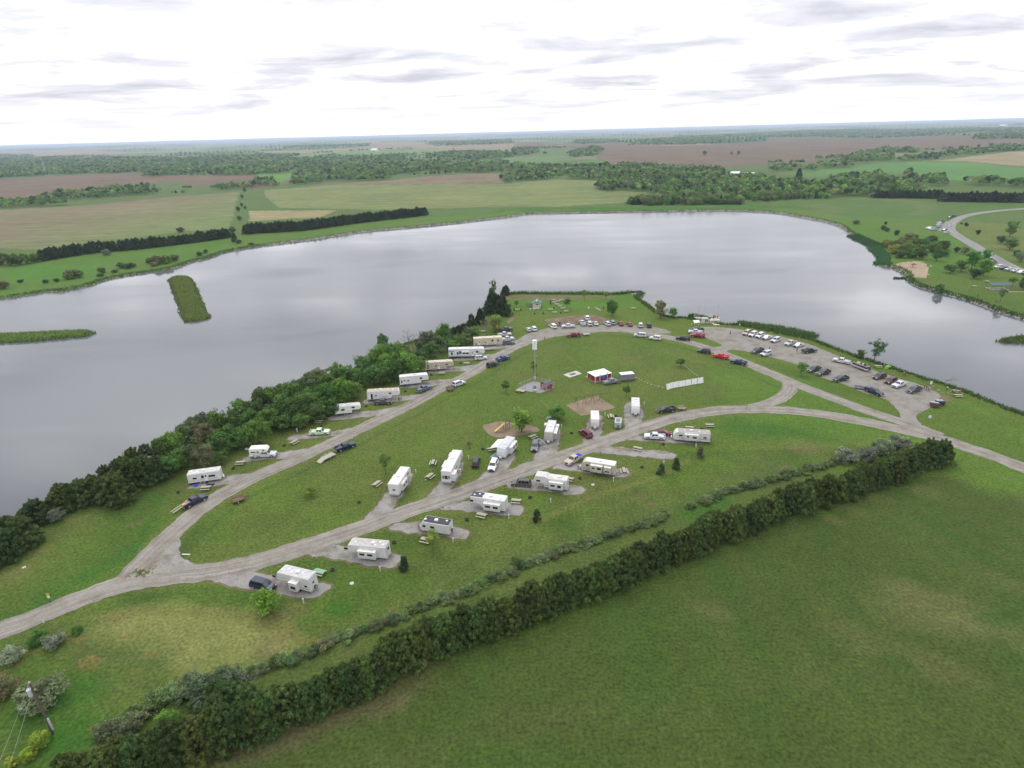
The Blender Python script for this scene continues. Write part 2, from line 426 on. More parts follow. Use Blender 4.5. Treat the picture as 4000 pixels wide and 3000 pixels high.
for a in [(970,740,1.6),(1560,945,1.2),(1430,1480,2),(2010,1220,2),(2100,1180,1.4),(1110,1350,1.2),(330,310,.8)]:
    blob('T', a[0], a[1], a[2], (.028,.062,.014), .6, 1.6, -.4)
for a in [(1500,960,4,3),(1200,1210,3,4),(800,1330,3,4),(500,1430,3,4),(1600,1100,2.5,2)]:
    blob('S', a[0], a[1], a[2], (.095,.078,.05), .45, a[3], .5)
# strip between the pads and the hedge, colour lowered for the same shade
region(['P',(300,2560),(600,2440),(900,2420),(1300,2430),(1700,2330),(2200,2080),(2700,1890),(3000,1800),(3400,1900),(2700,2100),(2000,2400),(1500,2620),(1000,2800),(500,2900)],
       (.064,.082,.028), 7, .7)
region(['V',(200,1345),(300,1318),(400,1303),(520,1315),(640,1370),(620,1420),(500,1450),(400,1430),(330,1380),(250,1375)], (.150,.148,.062), 5, .9)
for a in [(450,2420,1.5),(520,2480,1.2),(580,2560,1.0),(300,2500,1.0),(350,2580,1.2)]: blob('P', a[0], a[1], a[2], (.13,.10,.05), .5, 2)
# bright strips of long grass by the road and the cedars
region(['Q',(1330,700),(1400,780),(1390,900),(1200,1180),(950,1350),(600,1520),(350,1650),(300,1640),(560,1490),(900,1310),(1130,1150),(1310,920),(1300,800)], (.032,.082,.014), 2.5, .85)
region(['R',(0,860),(400,700),(900,450),(1300,230),(1500,60),(1560,80),(1350,270),(900,510),(400,760),(0,900)], (.034,.084,.016), 2.5, .85)
for a in [('Q',150,1410,2.2),('Q',350,1220,2),('Q',1150,990,1.5),('Q',650,950,1.8),('H',500,1350,2.5),('H',600,1100,3),('S',560,650,2),('T',860,150,4),('T',730,275,1.6),('G',1370,1100,1.6),('G',1500,1170,1.4),
          ('T',1870,240,1.5),('Y',1500,640,1.0)]:
    blob(a[0], a[1], a[2], a[3], (.115,.095,.052), .5, 1.7, .5)
for a in [('H',1180,1040,2.4),('J',800,850,4),('J',800,1250,4),('J',150,1100,4),('J',600,1450,4),('T',250,570,5),('T',300,480,4),('T',550,30,9),('T',900,40,9)]:
    blob(a[0], a[1], a[2], a[3], (.028,.085,.012), .7, 1.4)
for a in [('J',700,258),('J',905,255),('J',995,462),('J',870,395),('J',1000,570),('J',860,565),('J',1455,612),('J',990,1220),('J',230,510),('J',400,410),('J',300,420),('J',90,1050),('G',1670,1280),('G',1000,1420),
          ('H',790,1400),('H',985,1410),('G',1160,1340),('H',1760,1040),('G',610,1580)]:
    blob(a[0], a[1], a[2], .62, (.14,.078,.03), .45, 1.5, .3)
# peninsula, right bank, far bank
region(['V',(1120,640),(1380,640),(1560,700),(1780,760),(1700,800),(1440,735),(1300,712),(1180,725),(1100,735)], (.078,.108,.024), 5, .8)
region(['V',(1500,790),(1700,800),(1900,900),(2300,1040),(2300,1000),(2050,860),(1900,800),(2250,930),(2250,1120),(1900,960),(1560,900),(1560,830)], (.066,.112,.020), 5, .8)
region(['K',(-300,1300),(300,1265),(700,1210),(1100,1175),(1600,1110),(2040,1050),(2212,1040),'L',(400,1010),(900,940),(1470,870),(1700,820),(2212,820),'M',(0,905),(2212,875),
        'N',(400,840),(1500,840),(2300,870),(2300,1700),'K',(-300,1800)], (.060,.116,.020), 8, .85)
region(['K',(100,1300),(800,1300),(1200,1330),(700,1440),(100,1430)], (.046,.125,.014), 6, .7)
region(['N',(1600,1060),(1700,1000),(2250,930),(2250,1400),(2100,1370),(1850,1260),(1700,1160)], (.098,.108,.040), 8, .8)
region(['N',(300,880),(450,870),(680,910),(600,960),(450,960),(330,930)], (.15,.12,.075), 8, .7)
region(['N',(560,830),(860,815),(1200,840),(1440,870),(1470,910),(1400,950),(1150,1010),(1300,930),(1250,880),(1000,850),(800,840)], (.16,.13,.08), 6, .8)
region(['M',(-60,910),(300,905),(1300,895),(2212,885),'N',(330,905),(0,940),'M',(1300,940),(100,955)], (.042,.100,.020), 4, .9)
nn = fbm(x/30, y/30, 61); far = (GY > 330)
C = np.where(far[...,None], lerp(C, (.10,.105,.045), ss(nn, .55, .8)*.45), C)

def line(spec, width, color, w_, soft=.4):
    global C
    P = resample0(poly(spec)); k = (GX > P[:,0].min()-3) & (GX < P[:,0].max()+3) & (GY > P[:,1].min()-3) & (GY < P[:,1].max()+3)
    d = dist_poly(P, GX[k], GY[k], False); C[k] = lerp(C[k], color, ss(width/2+soft-d, 0, soft)*w_*(.5+.8*fbm(GX[k]/3, GY[k]/3, 51)))
def resample0(P): return smooth(P, 2, False)
UP = ['V',(342,1180),(385,1140),(432,1098),(500,1056),(560,1026),(620,1000),(664,982),(740,946),(800,916),(876,880),(964,834),(1015,808),(1051,784),(1111,749),(1171,728),(1231,718),(1311,712),(1371,716),(1451,730),(1498,742),(1558,762),(1638,795),(1700,822)]
LOW = ['V',(330,1248),(400,1242),(480,1232),(560,1213),(650,1184),(740,1154),(830,1122),(900,1097),(980,1071),(1045,1048),(1106,1027),(1165,1004),(1240,978),(1310,952),(1370,930),(1420,913),(1480,897),(1548,887),(1640,880)]
up, low = resample0(poly(UP)), resample0(poly(LOW)); near = (GY > 60) & (GY < 300) & (np.abs(GX) < 260)
xx, yy = GX[near], GY[near]; du, dl = dist_poly(up, xx, yy, False), dist_poly(low, xx, yy, False); INN = inside(np.vstack([up, low[::-1]]), xx, yy)
wob = 1.2*(fbm(xx/12, yy/12, 77)-.5)
C[near] = lerp(C[near], (.034,.066,.014), ss(1.0-np.abs(du-7.2+wob), 0, .8)*.55*INN)
C[near] = lerp(C[near], (.098,.110,.040), ss(4.6-du+wob, 0, 1.2)*.45); C[near] = lerp(C[near], (.10,.105,.040), ss(4.8-dl+wob, 0, 1.2)*.45)
C[near] = lerp(C[near], (.082,.100,.036), (ss(np.sin(du*2*math.pi/2.1), .2, 1)*.22*INN*(du < 60)))
for sp in (['C',(760,700),(860,780),(960,880),(1020,940)],['C',(1480,900),(1700,800),(1950,730)],['C',(590,1280),(640,1330),(680,1380)]): line(sp, .5, (.115,.105,.05), .6)
for sp in (['D',(700,930),(900,1000),(1080,1110)],['D',(0,760),(300,860),(700,960)]): line(sp, .6, (.10,.125,.035), .6)
for k_ in range(9): line(['T',(900+150*k_,420+20*k_),(1300+150*k_,640+20*k_),(2000+150*k_,1080+10*k_)], 1.6, (.036,.068,.014) if k_%2 else (.058,.072,.022), .4, 1.2)
for k_ in range(7): line(['T',(100+180*k_,800+40*k_),(300+200*k_,1150+30*k_),(500+220*k_,1659)], 2.2, (.034,.058,.014) if k_%2 else (.056,.066,.022), .35, 1.5)
for sp in (['R',(1000,860),(1500,790),(2212,800)],['V',(270,1340),(420,1312),(560,1335),(700,1400)],['G',(1900,700),(1500,900),(900,1060),(300,1340)]): line(sp, .9, (.125,.115,.045), .5, .8)
# --- fields of the far country
def FP(*spec): return poly(list(spec))
FIELDS = [
 (FP('K',(-900,900),(0,820),(600,790),(1100,745),(1500,705),(2060,665),(2040,760),(2010,900),(1960,985),(1600,1000),(1300,1040),(850,1090),(600,1115),(350,1160),(0,1150),(-900,1250)), (.140,.104,.082), 'g'),
 (FP('K',(-900,640),(0,545),(400,525),(1000,500),(1230,498),(1300,530),(1800,525),(2212,518),'L',(300,540),(330,580),(0,640),'K',(1950,610),(1700,610),(1500,580),(1000,610),(650,650),(400,710),(0,750),(-900,830)), (.115,.076,.064), 'b'),
 (FP('L',(380,607),(1200,562),(1400,535),(1850,505),(2120,503),(2140,588),(1400,597)), (.145,.105,.085), 'b'),
 (FP('L',(70,650),(600,607),(1400,599),(2212,592),'M',(0,690),(400,665),(760,675),(720,760),(1190,775),(1100,800),(1000,860),(900,870),(400,900),(0,900),'L',(1500,806),(1000,815),(200,800),(80,700)), (.125,.134,.062), 'g'),
 (FP('L',(-60,828),(700,820),(560,880),(200,900),(-60,915)), (.205,.165,.110), 'b'),
 (FP('M',(-300,345),(500,352),(900,350),(1400,372),(2212,345),'N',(0,310),(700,300),(1400,290),(1800,300),(2500,300),(2500,340),(2212,362),(1950,385),(1300,430),(1200,400),(760,440),(700,490),(250,520),(0,528),
     'M',(1700,575),(1300,565),(900,535),(720,480),(800,400),(500,400),(200,400),(0,400),(-300,370)), (.112,.075,.064), 'b'),
 (FP('N',(1350,510),(1600,490),(2212,420),(2500,400),(2500,580),(2212,555),(1950,535),(1650,508)), (.215,.165,.125), 'b'),
 (FP('N',(720,560),(1000,520),(1650,512),(2500,600),(2500,705),(1700,680),(1500,660),(1250,620),(900,600)), (.062,.135,.042), 'c'),
 (FP('N',(1080,472),(1300,435),(1950,390),(1900,402),(1500,440),(1350,468)), (.085,.160,.040), 'c'),
 (FP('N',(300,640),(100,610),(400,580),(700,565),(900,600),(700,640)), (.066,.125,.038), 'c'),
 (FP('M',(500,545),(720,487),(800,520),(740,550)), (.050,.120,.046), 'c'),
 (FP('M',(-100,500),(0,482),(540,452),(560,480),(400,520),(0,540)), (.075,.120,.052), 'c'),
 (FP('L',(60,325),(990,270),(1050,240),(1450,240),(1520,270),(2212,250),(2300,275),(1000,310),(100,335)), (.19,.14,.115), 'b'),
 (FP('L',(100,365),(700,320),(1000,315),(1500,300),(2212,285),(2212,320),(1400,330),(740,350),(400,370)), (.090,.150,.060), 'c'),
 (FP('L',(500,430),(560,405),(1000,370),(1300,380),(700,415)), (.15,.16,.09), 'c'),
 (FP('L',(1300,375),(1700,385),(1450,355),(1300,350)), (.10,.15,.06), 'c'),
 (FP('L',(1750,425),(2212,385),(2212,360),(1900,400)), (.08,.14,.06), 'c'),
 (FP('K',(-900,340),(0,320),(600,305),(1120,310),(850,355),(300,365),(0,345),(-900,380)), (.19,.14,.125), 'b'),
 (FP('K',(1320,385),(1600,350),(1960,348),(1500,378)), (.22,.165,.13), 'b'),
 (FP('L',(0,515),(330,500),(290,550),(200,580),(0,545)), (.075,.155,.035), 'c'),
]
cls = np.zeros(GX.shape, np.int8)
for i, (P, col, kind) in enumerate(FIELDS):
    k = (GX > P[:,0].min()) & (GX < P[:,0].max()) & (GY > P[:,1].min()) & (GY < P[:,1].max())
    ins = np.zeros(GX.shape, bool); ins[k] = inside(P, GX[k], GY[k])
    cls[ins] = i+1
    n_ = fbm(GX/60, GY/110, 70+i)[ins]
    base = np.zeros((ins.sum(), 3)) + np.array(col)
    alt = {'g': (.105,.130,.060), 'b': np.array(col)*.72, 'c': np.array(col)*1.25}[kind]
    C[ins] = lerp(base, alt, ss(n_, .42, .72)*((.30 if i == 0 else .75) if kind == 'g' else .6))
# right part of the stubble field is greener
P = FIELDS[0][0]; k = cls == 1; q = at('K', 1700, 850); C[k] = lerp(C[k], (.098,.140,.055), ss(GX[k], q.x-160, q.x+60)*.75)
# patchwork beyond
farR = np.hypot(GX, GY); kk = (cls == 0) & (farR > 1900)
ca, sa = math.cos(.18), math.sin(.18); ux, uy = GX*ca+GY*sa, -GX*sa+GY*ca
ii, jj = np.floor(ux/520+.35*np.sin(uy/900)), np.floor(uy/760+.3*np.sin(ux/700)); hh = hashn(ii, jj, 2); h2 = hashn(ii, jj, 5)
pal = np.where((hh < .42)[...,None], np.array((.050,.085,.036)), np.where((hh < .66)[...,None], np.array((.085,.125,.052)), np.where((hh < .88)[...,None], np.array((.19,.14,.112)), np.array((.15,.14,.09)))))
pal = pal*(.8+.4*h2[...,None])
C[kk] = lerp(C[kk], 0, np.ones(kk.sum())) + pal[kk]
wild = (cls == 0) & (farR > 650) & (farR <= 1900) & (SD > 30)
C[wild] = lerp(C[wild], (.060,.095,.035), np.full(wild.sum(), .7))
# wet margin
mud = ss(SD, -.5, .9); C = lerp(C, (.075,.062,.042), (1-mud)*.9)
C = C*np.where(SD < 3, .86, 1)[...,None]; C = C*np.array((1.03, 1.11, .80))
BEACH = smooth(poly(['O',(270,895),(330,855),(450,835),(600,815),(740,830),(800,880),(822,950),(812,1052),(700,1055),(600,1040),(500,1052),(440,1060),(300,950)]), 2)
for P_ in (BEACH,):
    k = (GX > P_[:,0].min()) & (GX < P_[:,0].max()) & (GY > P_[:,1].min()) & (GY < P_[:,1].max())
    ins = np.zeros(GX.shape, bool); ins[k] = inside(P_, GX[k], GY[k]); cls[ins & (SD > -1)] = 100

idx = np.arange(nr*na).reshape(nr, na)
q4 = np.stack([idx[:-1,:-1], idx[:-1,1:], idx[1:,1:], idx[1:,:-1]], -1).reshape(-1, 4)[:, ::-1]
fc = cls[:-1,:-1].reshape(-1)
VV = np.stack([GX, GY, GZ], -1).reshape(-1, 3); CC = C.reshape(-1, 3)
def ground_part(name, sel, m, kind='structure'):
    f = q4[sel]; used, inv = np.unique(f, return_inverse=True)
    me = np_mesh(name, VV[used], inv.reshape(-1, 4), [m], col=CC[used], smooth_=True)
    return tag(link(name, me), kind=kind)
deepf = (SD.reshape(-1)[q4] < -25).all(1)
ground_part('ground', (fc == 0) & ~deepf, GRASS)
ground_part('beach', fc == 100, SAND)
FNAME = {'b': 'ploughed_field', 'g': 'stubble_field', 'c': 'pasture_field'}
for i, (P, col, kind) in enumerate(FIELDS):
    if (fc == i+1).any(): ground_part(FNAME[kind], fc == i+1, GRASS if kind == 'c' else FIELD)
lake_bed = MB(); x0, x1, y0, y1 = LAKE_S[:,0].min()-300, LAKE_S[:,0].max()+300, LAKE_S[:,1].min()-60, LAKE_S[:,1].max()+30
lake_bed.quad((x0,y0,-3.2),(x1,y0,-3.2),(x1,y1,-3.2),(x0,y1,-3.2))
tag(lake_bed.obj('lake_bed', mat('mud', (.05,.045,.035), rough=.9)), kind='structure')

# ---------------------------------------------------------------- water
WM = bpy.data.materials.new('lake_water'); WM.use_nodes = True; t = WM.node_tree; b = t.nodes['Principled BSDF']
b.inputs['Base Color'].default_value = (.086,.094,.100,1); b.inputs['IOR'].default_value = 1.34; b.inputs['Specular IOR Level'].default_value = .5
g = N('ShaderNodeNewGeometry', t)
nA = N('ShaderNodeTexNoise', t); nA.inputs['Scale'].default_value = .55; nA.inputs['Detail'].default_value = 5; nA.inputs['Roughness'].default_value = .6
mpn = N('ShaderNodeMapping', t); mpn.inputs['Scale'].default_value = (.6,1.3,1); mpn.inputs['Rotation'].default_value = (0,0,-.3)
t.links.new(g.outputs['Position'], mpn.inputs[0]); t.links.new(mpn.outputs[0], nA.inputs['Vector'])
nB = N('ShaderNodeTexNoise', t); nB.inputs['Scale'].default_value = .012; nB.inputs['Detail'].default_value = 5; nB.inputs['Distortion'].default_value = .8
mpb = N('ShaderNodeMapping', t); mpb.inputs['Scale'].default_value = (.5,1.6,1); mpb.inputs['Rotation'].default_value = (0,0,.25)
t.links.new(g.outputs['Position'], mpb.inputs[0]); t.links.new(mpb.outputs[0], nB.inputs['Vector'])
bp = N('ShaderNodeBump', t); bp.inputs['Distance'].default_value = .05; t.links.new(nA.outputs[0], bp.inputs['Height'])
mrs = N('ShaderNodeMapRange', t); mrs.inputs[1].default_value = .38; mrs.inputs[2].default_value = .62; mrs.inputs[3].default_value = .12; mrs.inputs[4].default_value = .55
t.links.new(nB.outputs[0], mrs.inputs[0]); t.links.new(mrs.outputs[0], bp.inputs['Strength']); t.links.new(bp.outputs[0], b.inputs['Normal'])
mrr = N('ShaderNodeMapRange', t); mrr.inputs[1].default_value = .38; mrr.inputs[2].default_value = .62; mrr.inputs[3].default_value = .06; mrr.inputs[4].default_value = .17
t.links.new(nB.outputs[0], mrr.inputs[0]); t.links.new(mrr.outputs[0], b.inputs['Roughness'])
w = MB(); nx_ = 12
xs = np.linspace(x0+1, x1-1, nx_); ys = np.linspace(y0+1, y1-1, nx_)
Vw = [(a, c, WATER_Z) for a in xs for c in ys]; Fw = [(i*nx_+j, (i+1)*nx_+j, (i+1)*nx_+j+1, i*nx_+j+1) for i in range(nx_-1) for j in range(nx_-1)]
w.add(Vw, Fw); tag(w.obj('water', WM), kind='structure')

# ---------------------------------------------------------------- haze
hb = MB(); hb.box(-61000, 61000, -61000, 61000, -45, 82.5)
HZ = bpy.data.materials.new('haze'); HZ.use_nodes = True; t = HZ.node_tree; t.nodes.clear()
o_ = N('ShaderNodeOutputMaterial', t); pv = N('ShaderNodeVolumePrincipled', t); pv.inputs['Color'].default_value = (.70,.83,1,1); pv.inputs['Density'].default_value = 7.5e-5
pv.inputs['Anisotropy'].default_value = 0.2
t.links.new(pv.outputs[0], o_.inputs['Volume'])
tag(hb.obj('haze', HZ), kind='stuff')
# ================================================================ roads, pads, paths
def gravel_mat(name, col, amt=.18, scl=3.0, tracks=False, col2=None):
    m = bpy.data.materials.new(name); m.use_nodes = True; t = m.node_tree; b = t.nodes['Principled BSDF']
    b.inputs['Roughness'].default_value = .95; b.inputs['Specular IOR Level'].default_value = .2
    g = N('ShaderNodeNewGeometry', t); rgb = N('ShaderNodeRGB', t); rgb.outputs[0].default_value = (*col, 1); src = rgb.outputs[0]
    if col2:
        n0 = N('ShaderNodeTexNoise', t); n0.inputs['Scale'].default_value = .22; n0.inputs['Detail'].default_value = 5; n0.inputs['Roughness'].default_value = .65
        t.links.new(g.outputs['Position'], n0.inputs['Vector'])
        r0 = N('ShaderNodeMapRange', t); r0.inputs[1].default_value = .48; r0.inputs[2].default_value = .62; t.links.new(n0.outputs[0], r0.inputs[0])
        mm = N('ShaderNodeMix', t, data_type='RGBA'); t.links.new(r0.outputs[0], mm.inputs[0]); t.links.new(src, mm.inputs[6]); mm.inputs[7].default_value = (*col2, 1); src = mm.outputs[2]
    for sc_, am in ((scl, amt), (scl*.12, amt*.7)):
        n = N('ShaderNodeTexNoise', t); n.inputs['Scale'].default_value = sc_; n.inputs['Detail'].default_value = 5; n.inputs['Roughness'].default_value = .65
        t.links.new(g.outputs['Position'], n.inputs['Vector'])
        mr = N('ShaderNodeMapRange', t); mr.inputs[1].default_value = .3; mr.inputs[2].default_value = .7; mr.inputs[3].default_value = 1-am; mr.inputs[4].default_value = 1+am
        t.links.new(n.outputs[0], mr.inputs[0]); mm = N('ShaderNodeMix', t, data_type='RGBA', blend_type='MULTIPLY'); mm.inputs[0].default_value = 1
        t.links.new(src, mm.inputs[6]); t.links.new(mr.outputs[0], mm.inputs[7]); src = mm.outputs[2]
    if tracks:
        uv = N('ShaderNodeUVMap', t); mp_ = N('ShaderNodeMapping', t); mp_.inputs['Scale'].default_value = (7, .035, 1); n = N('ShaderNodeTexNoise', t); n.inputs['Scale'].default_value = 1; n.inputs['Detail'].default_value = 3
        t.links.new(uv.outputs[0], mp_.inputs[0]); t.links.new(mp_.outputs[0], n.inputs['Vector'])
        mr = N('ShaderNodeMapRange', t); mr.inputs[1].default_value = .3; mr.inputs[2].default_value = .7; mr.inputs[3].default_value = .72; mr.inputs[4].default_value = 1.26
        t.links.new(n.outputs[0], mr.inputs[0]); mm = N('ShaderNodeMix', t, data_type='RGBA', blend_type='MULTIPLY'); mm.inputs[0].default_value = 1
        t.links.new(src, mm.inputs[6]); t.links.new(mr.outputs[0], mm.inputs[7]); src = mm.outputs[2]
    t.links.new(src, b.inputs['Base Color'])
    return m
ROAD = gravel_mat('road_gravel', (.215,.200,.172), .20, 3, True, col2=(.178,.160,.132))
PADM = gravel_mat('pad_gravel', (.225,.218,.203), .24, 2.6, col2=(.15,.135,.10))
LOTM = gravel_mat('lot_gravel', (.205,.193,.172), .17, 2.2, col2=(.165,.145,.115))
SOIL = gravel_mat('bare_soil', (.13,.092,.064), .28, 1.6, col2=(.19,.15,.105))
TAN = gravel_mat('dry_verge', (.115,.10,.048), .25, 2.0, col2=(.075,.085,.025))
MULCH = gravel_mat('wood_mulch', (.20,.15,.105), .22, 2.4, col2=(.15,.115,.08))
TARM = gravel_mat('old_asphalt', (.20,.195,.185), .08, 2.0, True)

def resample(P, step, closed=False):
    P = np.array(P, float)
    if closed: P = np.vstack([P, P[:1]])
    s_ = np.concatenate([[0], np.cumsum(np.hypot(*(P[1:]-P[:-1]).T))]); n = max(3, int(s_[-1]/step))
    q = np.linspace(0, s_[-1], n+1); Q = np.stack([np.interp(q, s_, P[:,0]), np.interp(q, s_, P[:,1])], 1)
    return Q[:-1] if closed else Q
def strip(name, spec, width, z, m, ragged=.5, w_end=None, parent=None):
    P = resample(smooth(poly(spec), 3, False), 1.2)
    T = np.gradient(P, axis=0); T /= np.linalg.norm(T, axis=1)[:,None]; Nn = np.stack([-T[:,1], T[:,0]], 1)
    s_ = np.concatenate([[0], np.cumsum(np.linalg.norm(np.diff(P, axis=0), axis=1))])
    K = 7; V = []; UV = []
    for i in range(len(P)):
        wv = width/2
        l = wv + ragged*(fbm(np.array([s_[i]/1.7]), np.array([z*900]), 3)[0]-.5)*2; r = wv + ragged*(fbm(np.array([s_[i]/1.7]), np.array([z*700+9]), 8)[0]-.5)*2
        for k in range(K):
            f = k/(K-1); off = -r + (l+r)*f; crown = .05*(1-(2*f-1)**2)
            q = P[i] + Nn[i]*off; V.append((q[0], q[1], z + crown*.3)); UV.append((f, s_[i]))
    Fc = [(i*K+k, i*K+k+1, (i+1)*K+k+1, (i+1)*K+k) for i in range(len(P)-1) for k in range(K-1)]
    me = np_mesh(name, V, Fc, [m], smooth_=True)
    bm = bmesh.new(); bm.from_mesh(me); bmesh.ops.recalc_face_normals(bm, faces=bm.faces)
    if bm.faces[0].normal.z < 0: bmesh.ops.reverse_faces(bm, faces=bm.faces)
    bm.to_mesh(me); bm.free()
    u = me.uv_layers.new(name='UVMap'); li = np.zeros(len(me.loops), np.int32); me.loops.foreach_get('vertex_index', li)
    u.data.foreach_set('uv', np.array(UV, np.float32)[li].ravel())
    return tag(link(name, me, parent), kind='structure')
def patch(name, spec, z, m, ragged=.5, sm=2, kind='structure', pts=None, grow=0.0, zfun=None):
    P = smooth(poly(spec) if pts is None else pts, sm) if sm else (poly(spec) if pts is None else pts)
    P = resample(P, .8, True)
    T = np.roll(P, -1, 0) - np.roll(P, 1, 0); T /= np.linalg.norm(T, axis=1)[:,None] + 1e-9; Nn = np.stack([T[:,1], -T[:,0]], 1)
    A = .5*np.sum(P[:,0]*np.roll(P[:,1], -1) - np.roll(P[:,0], -1)*P[:,1])
    if A < 0: Nn = -Nn
    d = grow + ragged*(fbm(P[:,0]/1.1, P[:,1]/1.1, 12)-.5)*2.2
    P = P + Nn*d[:,None]
    if A < 0: P = P[::-1]
    from mathutils.geometry import delaunay_2d_cdt
    r_ = delaunay_2d_cdt([Vector((float(p[0]), float(p[1]))) for p in P], [], [list(range(len(P)))], 1, 1e-5)
    bm = bmesh.new(); vs = [bm.verts.new((p[0], p[1], z)) for p in r_[0]]
    for f_ in r_[2]:
        f = bm.faces.new([vs[i] for i in f_]); f.normal_update()
        if f.normal.z < 0: f.normal_flip()
    me = bpy.data.meshes.new(name); bm.to_mesh(me); bm.free(); me.materials.append(m)
    return tag(link(name, me), kind=kind)

loop_upper = ['V',(268,1262),(300,1222),(342,1180),(385,1140),(432,1098),(500,1056),(560,1026),(620,1000),(664,982),(740,946),(800,916),(876,880),(964,834),(1015,808),(1051,784),(1111,749),(1171,728),(1231,718),(1311,712),(1371,716),
              (1451,730),(1498,742),(1558,762),(1638,795),(1738,838),(1838,874),(1870,887),(1950,912),(2030,942)]
loop_lower = ['V',(-90,1402),(0,1362),(100,1325),(200,1283),(262,1262),(330,1248),(400,1242),(480,1232),(560,1213),(650,1184),(740,1154),(830,1122),(900,1097),(980,1071),(1045,1048),(1106,1027),(1165,1004),
              (1240,978),(1310,952),(1370,930),(1420,913),(1480,897),(1548,887),(1610,883),(1680,885),(1770,893),(1870,911),(1950,929),(2030,946),(2110,974),(2170,994),(2230,1018),(2320,1056)]
strip('road', loop_lower, 5.6, .050, ROAD)
strip('road', loop_upper, 5.2, .044, ROAD)
strip('road', ['D',(1290,1040),(1340,1100),(1345,1160),(1290,1230),(1180,1290),(1050,1335),(900,1370)], 4.6, .038, ROAD)
patch('road', ['R',(1440,330),(1560,230),(1700,100),(1800,20),(1960,0),(1930,100),(1950,190),(2020,260),(2212,320),(2212,420),(1800,430),(1400,500),(1100,560)], .032, PADM, .4)
strip('road', ['O',(2400,40),(2212,56),(1950,75),(1700,100),(1500,130),(1330,170),(1210,230),(1140,300),(1150,370),(1240,440),(1400,530),(1550,620),(1700,712),(1850,800),(2000,878),(2150,945),(2350,1020)], 7.4, .05, TARM, .15)
patch('parking_area', ['O',(1040,280),(1110,220),(1180,300),(1150,400),(1080,395),(960,372),(1000,330)], .036, LOTM)
patch('parking_area', ['O',(1740,850),(1850,800),(2212,960),(2300,1010),(2212,1005),(2000,950),(1780,915)], .034, LOTM)
patch('parking_lot', ['D',(350,485),(500,490),(655,497),(780,512),(900,535),(1200,585),(1500,655),(1800,775),(2050,885),'E',(600,688),(800,755),(1050,822),(1200,880),(1330,950),(1280,1010),(1180,1095),(1065,1150),(1045,1190),
    (1110,1290),(1200,1370),(1000,1330),(850,1255),(885,1190),(860,1130),(780,1040),(680,975),(480,930),(340,860),(150,800),(0,752),'D',(1500,925),(1300,860),(1100,808),(900,762),(760,735),(690,738),(655,765),(690,815),(640,830),(540,770),
    (430,712),(560,710),(615,690),(560,655),(470,625),(420,600),(350,560)], .036, LOTM, .45, sm=1)
ramp = MB(); rp_ = [at_z('D', u, v, z) for u, v, z in ((655,522,.07),(770,522,.07),(792,462,-1.1),(672,460,-1.1))]
ramp.add([*(tuple(p) for p in rp_), *((p.x,p.y,p.z-.25) for p in rp_)], [(0,1,2,3),(7,6,5,4),(0,4,5,1),(1,5,6,2),(2,6,7,3),(3,7,4,0)])
tag(ramp.obj('boat_ramp', CONC), kind='structure')
patch('roadside_parking', ['C',(300,655),(420,565),(600,520),(700,490),(800,478),(1200,468),(1600,470),(1800,485),(2000,535),(1980,570),(1700,540),(1200,515),(850,540),(650,590),(450,680)], .030, LOTM, .5)

